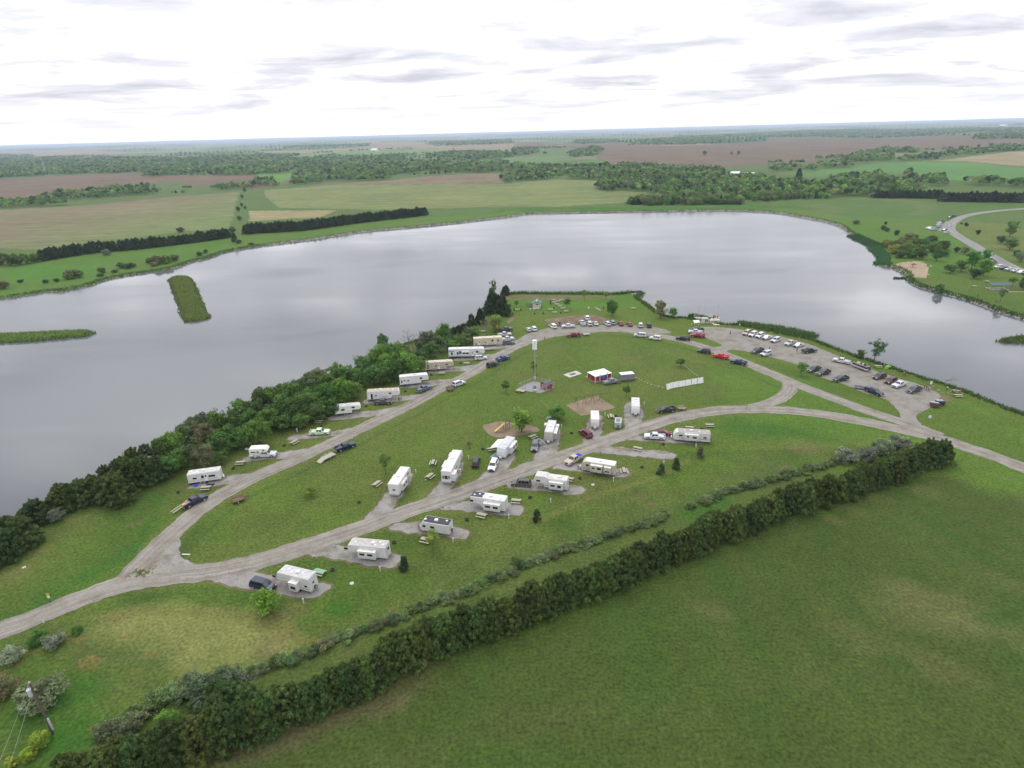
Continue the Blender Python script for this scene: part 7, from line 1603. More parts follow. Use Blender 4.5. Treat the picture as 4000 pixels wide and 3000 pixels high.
far_building('barn','L',990,1042,309,7,18,(.7,.7,.7),(.75,.76,.78),'long white barn standing alone in the far green fields')
far_building('barn','M',1885,1965,642,4,16,(.62,.62,.62),(.72,.73,.75),'white-roofed barn between dark trees behind the wood')
far_building('shed','M',1970,2092,632,3,8,(.6,.6,.58),(.70,.71,.72),'low white shed continuing the barn behind the wood')
far_building('farmhouse','M',470,498,600,6,9,(.62,.62,.62),(.5,.5,.52),'pale house showing through the wood behind the stubble field')
far_building('shed','M',1560,1602,868,3.5,6,(.30,.33,.33),(.34,.37,.37),'grey shed at the foot of the wood by the dam')
far_building('barn','N',2000,2050,203,8,30,(.7,.7,.7),(.8,.8,.82),'white farm building near the horizon on the far right')
far_building('barn','N',960,985,202,8,30,(.6,.6,.6),(.75,.76,.8),'tiny pale farm building on the hazy horizon')
def pylon(cr, u, v, Hh, label):
    p = at(cr,u,v); o = empty('power_pylon', tuple(p), .3, label, 'pylon'); f = MB()
    for sx in (-1,1):
        for sy in (-1,1): f.tube((sx*3.2,sy*3.2,0),(sx*.6,sy*.6,Hh),.22,n=4)
    for k in range(7):
        z0_, z1_ = Hh*k/7, Hh*(k+1)/7; w0, w1 = 3.2-2.6*k/7, 3.2-2.6*(k+1)/7
        for sy in (-1,1): f.tube((-w0,sy*w0,z0_),(w1,sy*w1,z1_),.12,n=3); f.tube((w0,sy*w0,z0_),(-w1,sy*w1,z1_),.12,n=3)
    f.obj('tower_frame', STEEL, o)
    for k in (.78,.9,1.0): MB().tube((-6,0,Hh*k),(6,0,Hh*k),.2,n=4).obj('cross_arm', STEEL, o)
pylon('K',398,512,38,'lattice power pylon on the crest of the left ploughed field'); pylon('L',2182,330,45,'lattice power pylon among the far fields in the middle')

# ---- camp furniture
def picnic_proto():
    o = empty('picnic_table', (0,0,0), 0)
    for k in range(4): MB().box(-1.15,1.15,-.38+.19*k+.01,-.38+.19*(k+1)-.01,.72,.77).obj('tabletop_plank', WOOD, o)
    for s_ in (-1,1):
        MB().box(-1.15,1.15,s_*.78-.14,s_*.78+.14,.43,.48).obj('bench', WOOD, o)
        lg = MB(); lg.tube((s_*.75,-.75,0),(s_*.75,.3,.72),.035,n=5); lg.tube((s_*.75,.75,0),(s_*.75,-.3,.72),.035,n=5); lg.box(s_*.75-.03,s_*.75+.03,-.85,.85,.38,.43); lg.obj('leg_frame', BLACK, o)
    return o
PT = picnic_proto(); first = [True]
def table(cr, u, v, ang, label, color=None):
    p = at(cr,u,v); o = PT if first[0] else copy_tree(PT); first[0] = False
    o.location = (p.x,p.y,.03); o.rotation_euler = (0,0,R_(ang)); tag(o, label, 'picnic table', 'picnic tables of the campground'); o.scale = (1.0,1.0,1.0)
    return o
TAB = [('A',940,590,0,'picnic table beside the slide-in camper pad'),('A',568,862,5,'picnic table before the old white travel trailer'),('A',1520,368,60,'picnic table beside the pad of the pale green pickup'),('A',1785,145,2,'picnic table by the trees above the pale green pickup'),
 ('B',1895,272,8,'picnic table under the leafless tree behind the cream fifth wheel'),('B',1950,465,0,'picnic table beside the nose of the blue-striped fifth wheel'),('B',2010,458,0,'picnic table nearest the loop road by the blue-striped fifth wheel'),('B',1722,617,0,'picnic table between tan and blue-striped fifth wheels'),('B',1457,724,0,'picnic table below the tan fifth wheel'),
 ('F',1083,590,88,'picnic table above another one, west of the largest fifth wheel'),('F',1052,735,60,'picnic table beside a stone near the largest fifth wheel'),('F',480,818,60,'picnic table below the young leafy tree'),('F',1980,1005,-12,'picnic table behind the black-patched fifth wheel'),('F',1607,1160,-22,'picnic table before the black-patched fifth wheel'),('F',1005,1430,-22,'picnic table beside the thin yellow-green sapling'),
 ('G',2132,322,-5,'picnic table alone on the lawn near the bend of mown grass'),('G',1917,350,-10,'picnic table behind the silver-nosed trailer'),('G',1357,575,-28,'picnic table standing on the empty gravel pad'),('G',1210,815,88,'picnic table behind the cream trailer with two slide-outs'),('G',1068,225,90,'picnic table beside the tiny silver caravan'),('G',225,445,35,'picnic table near the inflatable boat'),('G',614,905,-20,'picnic table half hidden behind the green-striped fifth wheel'),
 ('F',1715,440,20,'picnic table under the edge of the awning'),
 ('Y',900,245,-30,'topmost picnic table of the staggered group'),('Y',1068,248,0,'picnic table at the upper east of the staggered group'),('Y',998,275,0,'picnic table just under the two topmost ones'),('Y',912,300,0,'westernmost picnic table of the staggered group'),('Y',965,342,0,'fifth picnic table down the staggered group'),('Y',1035,382,0,'sixth picnic table down the staggered group'),
 ('Y',1093,430,0,'picnic table beside the foot of the small dark tree'),('Y',1170,490,5,'lowest picnic table near the dirt patch'),('Y',830,455,5,'picnic table apart on the west of the group'),('Y',918,520,0,'greenish weathered picnic table beside a trash barrel'),('Y',120,460,0,'picnic table between two trash barrels'),('C',1588,298,-25,'lone white picnic table on the point lawn near the jetty'),
 ('E',635,652,-8,'white picnic table on the bank by the open-branched tree'),('X',1065,665,-10,'picnic table nearest the lone group at the end of the lot'),('X',1045,590,-20,'picnic table with people in red seated at both ends'),('D',457,455,0,'bench-like picnic table beside the fishing dock'),('O',1720,1215,-15,'picnic table under the west end of the teal shelter'),('O',1670,1115,10,'picnic table on grass above the teal shelter'),('O',1490,1185,10,'picnic table alone between beach and teal shelter')]
for e in TAB: table(*e)
# green-covered table
p = at('H',965,672); o = copy_tree(PT); o.location = (p.x,p.y,.03); o.rotation_euler = (0,0,R_(-20)); tag(o, 'picnic table below the green cloth beside the pearl fifth wheel', 'picnic table', 'picnic tables of the campground')
q = MB(); q.box(-1.2,1.2,-.5,.5,.775,.79).box(-1.2,1.2,-.52,-.5,.5,.79).box(-1.2,1.2,.5,.52,.5,.79); q = q.obj('tablecloth', CLOTH, None, (.20,.33,.22)); q.location = (p.x,p.y,.03); q.rotation_euler = (0,0,R_(-20)); tag(q, 'pale green cloth spread on the picnic table by the pearl fifth wheel', 'tablecloth')
def ring_proto():
    o = empty('fire_ring', (0,0,0), 0); q = MB(); n = 16; vs = []
    for r_, z_ in ((.42,0),(.42,.32),(.38,.32),(.38,0)): vs += [(r_*math.cos(2*math.pi*i/n), r_*math.sin(2*math.pi*i/n), z_) for i in range(n)]
    q.add(vs, [(a*n+i,a*n+(i+1)%n,((a+1)%4)*n+(i+1)%n,((a+1)%4)*n+i) for a in range(3) for i in range(n)]); q.obj('steel_ring', RUST, o)
    q = MB(); q.tube((0,0,.02),(0,0,.06),.37,.37,16); q.obj('ash_bed', mat('ash', (.04,.035,.03), rough=1), o)
    g = MB(); 
    for k in range(5): g.tube((-.38,-.25+.1*k,.36),(.05,-.25+.1*k,.36),.012,n=4)
    g.obj('grate', RUST, o); return o
FR = ring_proto(); f1r = [True]
RINGS = [('A',268,900,'fire ring on the grass left of the old white travel trailer'),('A',862,640,'fire ring below the slide-in camper pad'),('A',1412,392,'fire ring beside the angled picnic table and pale green pickup'),('A',1812,182,'fire ring above the roof of the pale green pickup'),('B',1388,548,'fire ring by the trees behind the tan fifth wheel'),('B',1660,608,'fire ring before the blue-striped fifth wheel'),
 ('B',1060,912,'fire ring behind the slate blue pickup'),('B',638,1076,'fire ring behind the dark grey-brown pickup'),('B',1342,735,'fire ring under the nose of the tan fifth wheel'),('F',285,1010,'fire ring alone on the lawn below a picnic table'),('F',1622,432,'fire ring left of the awning'),('F',1450,1195,'fire ring between black-roofed trailer and a picnic table'),('F',2130,955,'fire ring beyond the black-patched fifth wheel'),
 ('F',663,1440,'fire ring behind the tan-roofed fifth wheel'),('H',1103,632,'fire ring beside the green-covered table'),('G',2048,352,'fire ring behind the silver-nosed trailer'),('G',1632,517,'fire ring before the white and grey pickup'),('G',1405,765,'fire ring near the small pine, below the empty pad'),('G',733,885,'fire ring above the green-striped fifth wheel'),('G',642,398,'fire ring on the lawn beside the tan-nosed trailer'),('G',1122,212,'fire ring behind the tiny silver caravan'),('G',197,1092,'fire ring on the lawn below the green-striped fifth wheel')]
for cr,u,v,lab in RINGS:
    p = at(cr,u,v); o = FR if f1r[0] else copy_tree(FR); f1r[0] = False; o.location = (p.x,p.y,.02); tag(o, lab, 'fire ring', 'fire rings of the campground')
def ped_proto():
    o = empty('hookup_post', (0,0,0), 0); MB().box(-.09,.09,-.09,.09,0,1.15).obj('post', PLAIN, o, (.5,.5,.48)); MB().box(-.13,.13,-.16,.12,.72,1.2).obj('outlet_box', PLAIN, o, (.42,.43,.43)); return o
PP = ped_proto(); f1p = [True]
for cr,u,v,lab in [('A',1552,240,'pale hookup post behind the pale green pickup'),('A',2145,318,'pale hookup post above the navy pickup with ramp trailer'),('H',793,990,'hookup post below the pearl fifth wheel'),('H',1620,642,'hookup post below the tan-roofed fifth wheel'),('F',1300,1440,'hookup post below the black-roofed trailer'),('F',1902,1180,'hookup post at the end of the black-patched fifth wheel pad'),
 ('F',897,692,'hookup post right of the fifth wheel by the young tree'),('F',1468,540,'hookup post between largest fifth wheel and black car'),('G',417,1148,'hookup post below the green-striped fifth wheel'),('G',1095,915,'hookup post below the cream trailer with two slide-outs'),('G',1637,735,'leaning utility post between two small pines'),('G',1985,552,'hookup post below the silver-nosed trailer'),
 ('G',1005,210,'hookup post at the corner of the swing ground'),('G',1427,92,'hookup post right of the lone upright trailer'),('G',1958,248,'grey post on the outer edge of the lower road'),('G',535,340,'hookup post right of the tan-nosed trailer')]:
    p = at(cr,u,v); o = PP if f1p[0] else copy_tree(PP); f1p[0] = False; o.location = (p.x,p.y,0); tag(o, lab, 'utility post', 'hookup posts of the campground')
for cr,u,v,lab in [('G',952,625,'dark site marker at the mouth of the empty pad'),('F',1192,1090,'dark site marker by the black-patched fifth wheel pad'),('F',565,1330,'dark site marker by the tan-roofed fifth wheel pad'),('H',912,520,'dark site marker at the verge above the pearl fifth wheel'),('G',1412,470,'dark site marker by the white and grey pickup'),('F',1860,850,'dark site marker beside the taupe car'),('F',700,1030,'dark site marker below the fifth wheel by the young tree')]:
    p = at(cr,u,v); o = empty('site_marker', (p.x,p.y,0), 0, lab, 'marker post', 'site marker posts'); MB().box(-.05,.05,-.05,.05,0,.85).obj('post', WOODB, o); MB().box(-.12,.12,-.065,-.05,.6,.85).obj('number_plate', BLACK, o)
def barrel_proto():
    o = empty('trash_barrel', (0,0,0), 0); MB().tube((0,0,0),(0,0,.9),.3,.3,12).obj('drum', RUST, o); MB().tube((0,0,.9),(0,0,.93),.31,.31,12).obj('rim', BLACK, o); return o
BB = barrel_proto(); f1b = [True]
for u,v,lab in [(832,278,'trash barrel west of the topmost tables'),(832,325,'trash barrel below another, west of the tables'),(905,418,'trash barrel between tables and the apart table'),(1053,522,'trash barrel right of the greenish table'),(675,538,'trash barrel right of another on the open lawn'),(488,540,'trash barrel on the open lawn near the lamp pole'),(1128,300,'trash barrel against the small dark tree'),(50,460,'trash barrel at the west end of the flanked table'),(192,460,'trash barrel at the east end of the flanked table'),(1978,412,'trash barrel beside the dark spreading tree')]:
    p = at('Y',u,v); o = BB if f1b[0] else copy_tree(BB); f1b[0] = False; o.location = (p.x,p.y,0); tag(o, lab, 'trash barrel', 'trash barrels on the point')
# lamp pole
p = at('Y',415,800); Hl = top_height(p,'Y',415,415); o = empty('lamp_pole', (p.x,p.y,0), 0, 'thin dark lamp pole with twin white lamps near the restroom', 'lamp pole'); MB().tube((0,0,0),(0,0,Hl),.11,.07,8).obj('pole', WOODB, o); MB().box(-.3,1.4,-.04,.04,Hl-.1,Hl-.02).obj('arm', STEEL, o)
for x_ in (-.3,1.4): MB().tube((x_,0,Hl-.35),(x_,0,Hl+.1),.28,.16,10).obj('lamp', PLAIN, o, (.62,.63,.66))
# swing set and playground
a, c_ = at('Z',1110,1035), at('Z',1640,930); d = (c_-a).xy.normalized(); L_ = (c_-a).xy.length; o = empty('swing_set', (a.x,a.y,.03), math.atan2(d.y,d.x), 'long dark swing frame standing on the square mulch ground', 'swing set'); hh = 2.9
MB().tube((0,0,hh),(L_,0,hh),.05,n=6).obj('top_beam', BLACK, o)
for k in range(4):
    x_ = L_*k/3; q = MB(); q.tube((x_,-1.2,0),(x_,0,hh),.04,n=6); q.tube((x_,1.2,0),(x_,0,hh),.04,n=6); q.obj('leg_frame', BLACK, o)
for k in range(6):
    x_ = L_*(.11+.155*k); sw = MB().box(x_-.25,x_+.25,-.1,.1,.5,.54).obj('swing_seat', BLACK, o); q = MB(); q.tube((x_-.22,0,.52),(x_-.22,0,hh),.01,n=3); q.tube((x_+.22,0,.52),(x_+.22,0,hh),.01,n=3); q.obj('chain', STEEL, sw)
a, c_ = at('F',1855,215), at('F',1785,238); d = (c_-a).xy.normalized(); o = empty('play_slide', (a.x,a.y,.03), math.atan2(d.y,d.x), 'bright yellow slide with climbing frame on the round mulch ground', 'slide')
sl = MB(); sl.add([(0,-.3,2.0),(0,.3,2.0),(3.4,.3,.35),(3.4,-.3,.35),(0,-.3,1.93),(0,.3,1.93),(3.4,.3,.28),(3.4,-.3,.28)],[(0,1,2,3),(7,6,5,4),(0,4,5,1),(2,6,7,3)])
for s_ in (-1,1): sl.add([(0,s_*.3,1.95),(3.4,s_*.3,.3),(3.4,s_*.3,.5),(0,s_*.3,2.18),(0,s_*.34,1.95),(3.4,s_*.34,.3),(3.4,s_*.34,.5),(0,s_*.34,2.18)],[(0,1,2,3),(7,6,5,4),(3,2,6,7)])
sl.obj('chute', PLAIN, o, (.60,.44,.16)); MB().box(-1.3,0,-.6,.6,1.9,1.98).obj('platform', WOODB, o)
for x_,y_ in ((-1.3,-.6),(-1.3,.6),(-.02,-.6),(-.02,.6)): MB().tube((x_,y_,0),(x_,y_,3.0),.05,n=6).obj('post', BLACK, o)
q = MB()
for k in range(6): q.tube((-1.35-.12*(5-k),-.3,.3+.3*k),(-1.35-.12*(5-k),.3,.3+.3*k),.025,n=5)
q.obj('ladder', STEEL, o)
a = at('F',1840,170); o = empty('climbing_arch', (a.x,a.y+1,.03), .3, 'dark metal climbing arch beside the yellow slide', 'climbing frame'); q = MB()
for s_ in (-1,1):
    for k in range(6):
        t0_, t1_ = math.pi*k/6, math.pi*(k+1)/6; q.tube((1.3*math.cos(t0_),s_*.6,2.1*math.sin(t0_)),(1.3*math.cos(t1_),s_*.6,2.1*math.sin(t1_)),.035,n=5)
q.obj('arch', BLACK, o); q = MB()
for k in range(1,6): q.tube((1.3*math.cos(math.pi*k/6),-.6,2.1*math.sin(math.pi*k/6)),(1.3*math.cos(math.pi*k/6),.6,2.1*math.sin(math.pi*k/6)),.03,n=5)
q.obj('rung', STEEL, o)
# tilted white banner and disc on the point lawn
a, c_ = at('Y',1800,420), at('Y',1915,482); d = (c_-a).xy.normalized(); L_ = (c_-a).xy.length; o = empty('lawn_banner', (a.x,a.y,0), math.atan2(d.y,d.x), 'low white banner stretched on the lawn before the dark tree', 'banner')
MB().box(0,L_,-.02,.02,.15,.95).obj('banner_cloth', CLOTH, o, (.5,.5,.47))
for x_ in (0,L_): MB().tube((x_,0,0),(x_,0,1.1),.03,n=5).obj('stake', WOOD, o)
def sign(cr,u,v,hh,w_,h2,col,label,cat='sign',disc=False,post=BLACK,extra=None,rz=0):
    p = at(cr,u,v); o = empty('sign', (p.x,p.y,ground_z(p.x,p.y)), rz, label, cat); MB().tube((0,.04,0),(0,.04,hh),.035,n=6).obj('post', post, o)
    if disc == 'diamond': MB().prism([(-w_/2,hh-h2/2),(0,hh-h2),(w_/2,hh-h2/2),(0,hh)],-.02,0).obj('sign_plate', PLAIN, o, col)
    elif disc: MB().tube((0,-.02,hh-h2/2),(0,.02,hh-h2/2),w_/2,n=14).obj('sign_plate', PLAIN, o, col)
    else: MB().box(-w_/2,w_/2,-.02,.005,hh-h2,hh).obj('sign_plate', PLAIN, o, col)
    if extra: MB().box(-extra[0]/2,extra[0]/2,-.02,.005,hh-h2-.06-extra[1],hh-h2-.06).obj('lower_plate', PLAIN, o, extra[2])
    return o
sign('R',548,698,2.2,.62,.55,(.55,.26,.02),'orange sign above a white plate beside the entrance road',extra=(.5,.6,(.6,.6,.6)))
sign('J',482,112,.95,.45,.5,(.62,.63,.64),'small white sign at the scrub below the entrance road',rz=-.4)
sign('X',575,1060,1.5,1.0,1.1,(.6,.6,.64),'round white board on the grass inside the fork by the lot',disc=True,post=WOODB)
sign('O',1783,645,1.9,.85,.85,(.62,.42,.03),'yellow diamond sign by the paved road bend',disc='diamond')
sign('Y',1655,440,1.5,.9,.9,(.55,.58,.6),'white round target post on the point lawn',disc=True,post=STEEL)
sign('X',590,495,2.1,.7,1.1,(.62,.64,.60),'upright white notice board behind the standing group',post=STEEL)
sign('D',797,500,1.9,.45,.8,(.55,.55,.5),'pale sign at the corner of the boat ramp reeds')
sign('D',278,480,1.2,.35,.8,(.5,.55,.5),'small pale post sign left of the dock notice board')
sign('O',862,912,1.6,.8,1.0,(.6,.6,.6),'white notice board on the grass beside the beach')
# slanted notice board at the dock
p = at('D',330,480); o = empty('notice_board', (p.x,p.y,0), .25, 'slanted white notice roof on yellow posts near the dock', 'notice board')
for x_ in (-.9,.9): MB().tube((x_,0,0),(x_,0,2.0),.07,n=6).obj('post', PLAIN, o, (.6,.5,.1))
MB().add([(-1.4,-.7,1.8),(1.4,-.7,1.8),(1.4,.7,2.5),(-1.4,.7,2.5),(-1.4,-.7,1.7),(1.4,-.7,1.7),(1.4,.7,2.4),(-1.4,.7,2.4)],[(0,1,2,3),(7,6,5,4),(0,4,5,1),(2,6,7,3),(1,5,6,2),(3,7,4,0)]).obj('board', PLAIN, o, (.7,.7,.68))
p = at('D',400,462); o = empty('notice_board', (p.x,p.y,0), 0, 'upright grey-white information board by the dock path', 'notice board')
for x_ in (-.6,.6): MB().tube((x_,0,0),(x_,0,2.3),.05,n=6).obj('post', STEEL, o)
MB().box(-.75,.75,-.05,.0,.7,2.2).obj('board', PLAIN, o, (.45,.48,.52))
# fishing dock
P0 = at('D',548,462); o = empty('fishing_dock', (P0.x,P0.y,0), .12, 'cream fishing dock with rails and tall poles beside the boat ramp', 'dock'); DKC = (.50,.46,.38)
for k in range(12): MB().box(-1.2,1.2,-1.0+k*.55,-1.0+k*.55+.5,-.05,.03).obj('deck_plank', PLAIN, o, DKC)
for k in range(9): MB().box(-5.0,4.6,5.6+k*.75,5.6+k*.75+.68,-.05,.03).obj('deck_plank', PLAIN, o, DKC)
for x_, y_ in ((-5,5.6),(4.6,5.6),(-5,12.3),(4.6,12.3),(-1.2,5.6),(1.2,5.6),(0,12.3)): MB().tube((x_,y_,-3),(x_,y_,1.1),.1,n=6).obj('pile', STEEL, o)
for (xa,ya_,xb,yb_) in ((-5,5.6,-5,12.3),(4.6,5.6,4.6,12.3),(-5,12.3,4.6,12.3),(-5,5.6,-1.2,5.6),(1.2,5.6,4.6,5.6),(-1.2,0,-1.2,5.6),(1.2,0,1.2,5.6)):
    q = MB(); q.tube((xa,ya_,1.05),(xb,yb_,1.05),.04,n=5); q.tube((xa,ya_,.55),(xb,yb_,.55),.03,n=5); q.obj('rail', PLAIN, o, (.55,.52,.45))
for x_, y_ in ((-5,8),(0,12.4),(4.6,9)): MB().tube((x_,y_,-3),(x_,y_,6.5),.06,.04,6).obj('guide_pole', STEEL, o)
MB().box(-3.8,-.8,6.2,8.2,.03,1.0).obj('bench_box', PLAIN, o, (.38,.40,.38))
MB().box(.8,3.4,6.3,9.2,.03,.1).obj('ramp_plate', PLAIN, o, (.55,.47,.30))
# dumpsters
for cr,u,v,rz,col,lab in (('X',655,835,-.25,(.10,.045,.030),'rusty brown dumpster at the end of the parking lot'),('X',752,800,.15,(.02,.025,.07),'dark blue dumpster behind the rusty brown one')):
    p = at(cr,u,v); o = empty('dumpster', (p.x,p.y,.02), rz, lab, 'dumpster'); MB().prism([(-1.0,.15),(1.0,.15),(1.15,1.15),(-1.15,1.4)],-.8,.8,0,.03).obj('bin', PLAIN, o, col)
    for s_ in (-1,1): MB().add([(-1.2,s_*.42-.4,1.42),(-1.2,s_*.42+.4,1.42),(1.2,s_*.42+.4,1.18),(1.2,s_*.42-.4,1.18),(-1.2,s_*.42-.4,1.47),(-1.2,s_*.42+.4,1.47),(1.2,s_*.42+.4,1.23),(1.2,s_*.42-.4,1.23)],[(3,2,1,0),(4,5,6,7),(0,1,5,4),(1,2,6,5),(2,3,7,6),(3,0,4,7)]).obj('lid', PLAIN, o, (.03,.03,.035) if s_ < 0 else (.35,.36,.38))
    for s_ in (-1,1): MB().box(-.5,.5,s_*.8-.05,s_*.8+.05,.55,.7).obj('fork_sleeve', PLAIN, o, col)
# power pole in the bottom corner
p = at('J',573,1290); Hp = min(13.5, top_height(p,'J',345,745)); o = empty('power_pole', (p.x,p.y,0), 0, 'dark wooden power pole with a grey transformer near the picture corner', 'power pole')
MB().tube((0,0,-.2),(0,0,Hp),.20,.13,9).obj('pole', BARK, o); tr_ = MB(); tr_.tube((-.52,0,Hp-2.3),(-.52,0,Hp-1.2),.34,.34,14); tr_.tube((-.52,0,Hp-1.2),(-.52,0,Hp-1.12),.36,.30,14); tf = tr_.obj('transformer', PLAIN, o, (.40,.42,.45))
MB().tube((-.4,0,Hp-1.12),(-.4,0,Hp-.8),.05,.03,6).obj('bushing', PLAIN, tf, (.3,.2,.15)); MB().tube((0,0,Hp),(0,0,Hp+.35),.05,.07,6).obj('insulator', PLAIN, o, (.6,.6,.6))
MB().box(.14,.34,-.1,.1,.9,3.2).obj('cable_guard', PLAIN, o, (.42,.44,.45))
q1 = at_z('J',-200,1840,7.0); q2 = at_z('J',-60,1860,6.0)
for nm, z0_, q, x_ in (('primary wire',Hp+.3,q1,0),('secondary wire',Hp-2.0,q2,-.5)):
    wv = MB(); pr = None; E_ = Vector((p.x,p.y,0)); S0 = Vector((x_,0,z0_)); Q = Vector((q.x,q.y,q.z))-E_; Q = S0+(Q-S0)*1.8
    for k in range(13):
        f = k/12; pt = S0.lerp(Q,f); pt.z -= 1.4*4*f*(1-f)
        if pr is not None: wv.tube(pr,pt,.013,n=4)
        pr = pt
    wv.obj('wire', STEEL, o)
# boulders, mats, coolers and other small things
def small(name, mb, mats, cr, u, v, label, cat, color=None, rz=0, z=.03):
    p = at(cr,u,v); o = mb.obj(name, mats, None, color); o.location = (p.x,p.y,z); o.rotation_euler = (0,0,rz); return tag(o, label, cat)
small('ground_mat', MB().box(-2.6,2.6,-1.1,1.1,0,.02), CLOTH, 'F',1790,480,'blue-grey ground mat below the awning','mat',(.20,.26,.30),1.0)
small('ground_mat', MB().box(-1,1,-.6,.6,0,.02), CLOTH, 'A',612,815,'black mat before the old white travel trailer','mat',(.02,.02,.025),.1)
small('cooler', MB().box(-.4,.4,-.22,.22,0,.35).box(-.42,.42,-.24,.24,.35,.42), PLAIN, 'A',458,830,'bright blue cooler beside the old white travel trailer','cooler',(.02,.06,.5))
small('cooler', MB().box(-.4,.4,-.22,.22,0,.35).box(-.42,.42,-.24,.24,.35,.42), PLAIN, 'A',1008,432,'pale cooler on the grass behind the slide-in camper','cooler',(.45,.6,.65))
small('ground_mat', MB().box(-.9,.9,-.4,.4,0,.02), CLOTH, 'B',1098,862,'blue mat beside the plain bright fifth wheel','mat',(.06,.07,.25))
small('storage_box', MB().box(-.4,.4,-.3,.3,0,.5).box(-.42,.42,-.32,.32,.5,.56), PLAIN, 'F',1368,665,'cream box beside the largest upright fifth wheel','box',(.55,.46,.34))
small('stone', MB().prism([(-.3,0),(.3,0),(.2,.2),(-.15,.25)],-.25,.25,0,.08), ROCK, 'F',1003,765,'pale stone at the end of a picnic table','stone')
small('manhole_cover', MB().tube((0,0,0),(0,0,.12),.42,.42,14), CONC, 'H',1312,775,'pale round concrete cover in the grass','cover')
small('manhole_cover', MB().tube((0,0,0),(0,0,.1),.42,.42,14), CONC, 'G',873,952,'flat concrete lid in the grass above a small pine','cover')
small('round_table', MB().tube((0,0,.6),(0,0,.65),.42,.42,14).tube((0,0,0),(0,0,.6),.05), PLAIN, 'F',793,830,'small white round table beside the fifth wheel by the young tree','table',(.6,.62,.64))
small('white_plank', MB().box(-.9,.9,-.12,.12,0,.08), PLAIN, 'R',2010,183,'white plank lying on the lawn tip inside the loop','plank',(.55,.56,.52),-.1)
small('white_box', MB().box(-.3,.3,-.15,.15,0,.25), PLAIN, 'R',262,328,'white box lost in the meadow near the cedars','box',(.6,.6,.6),.7)
small('board_stack', MB().box(-4,4,-.3,.3,0,.18), WOOD, 'O',2110,1256,'long pale beam on the grass at the far right','beam',None,-.1)
small('antenna', MB().tube((0,0,0),(0,0,1.6),.03).tube((-.8,-.2,1.6),(.8,.25,1.65),.05), STEEL, 'F',1740,935,'television antenna on a mast behind the black-patched roof','antenna',None,0,2.2)
# kayaks and inflatable boat
p = at('G',440,238); o = empty('covered_gear', (p.x,p.y,0), .15, 'long grey tarp-covered gear with a red end under the round tree', 'covered gear'); MB().prism([(-2.2,0),(-1.8,.6),(.5,.75),(1.2,.5),(1.4,0)],-.5,.5,0,.15).obj('tarp', CLOTH, o, (.19,.20,.20)); MB().prism([(1.3,0),(1.3,.5),(2.2,.55),(2.4,0)],-.45,.45,0,.1).obj('red_bag', CLOTH, o, (.5,.02,.03))
p = at('G',312,500); o = empty('inflatable_boat', (p.x,p.y,.03), 1.95, 'grey inflatable boat lying beside the tan-nosed trailer', 'boat')
for s_ in (-1,1): q = MB(); q.tube((-1.6,s_*.55,.25),(1.2,s_*.55,.25),.22,.22,10); q.tube((1.2,s_*.55,.25),(1.9,0,.35),.22,.2,10); q.obj('side_tube', CLOTH, o, (.26,.27,.29))
MB().box(-1.5,1.3,-.45,.45,.1,.16).obj('floor', CLOTH, o, (.1,.11,.14)); MB().box(-.2,.1,-.5,.5,.3,.36).obj('bench', WOOD, o)
for u,lab in ((318,'grill with a white lid left of the restroom'),(345,'black covered grill beside the restroom'),(372,'black smoker with a white front beside the restroom'),(405,'dark covered cooker touching the restroom wall')):
    p = at('Y',u,368); o = empty('barbecue_grill', (p.x,p.y,0), .2, lab, 'grill', 'cookers beside the restroom'); MB().tube((-.5,0,.85),(.5,0,.85),.32,.32,12).obj('firebox', BLACK, o)
    for x_,y_ in ((-.4,-.25),(.4,-.25),(-.4,.25),(.4,.25)): MB().tube((x_,y_,0),(x_,y_,.75),.03,n=5).obj('leg', STEEL, o)
    MB().tube((.1,0,1.1),(.1,0,1.5),.06,n=6).obj('chimney', BLACK, o); MB().box(-.55,.55,-.5,-.3,.8,.84).obj('shelf', PLAIN, o, (.55,.55,.55))
p = at('A',833,505); o = empty('barbecue_grill', (p.x,p.y,0), .4, 'small camp grill on legs beside two trees and the camper pad', 'grill'); MB().tube((0,0,.7),(0,0,.95),.28,.2,12).obj('firebox', BLACK, o)
for k in range(3): MB().tube((.25*math.cos(k*2.1),.25*math.sin(k*2.1),0),(.1*math.cos(k*2.1),.1*math.sin(k*2.1),.72),.02,n=4).obj('leg', STEEL, o)
# skid loader by the dirt patch
p = at('Y',1030,790); o = empty('skid_loader', (p.x,p.y,.03), .1, 'small tan skid loader behind the cream-white wagon', 'loader'); MB().box(-.8,.6,-.55,.55,.35,.95).obj('body', PLAIN, o, (.35,.27,.14)); MB().box(-.5,.4,-.5,.5,.95,1.7).obj('cab', BLACK, o)
for x_ in (-.55,.45):
    for s_ in (-1,1): w_ = link('wheel', WHEEL_S, o); w_.location = (x_,s_*.68,.33)
MB().prism([(.8,.05),(1.3,.05),(1.35,.5),(.85,.6)],-.7,.7).obj('bucket', RUST, o)

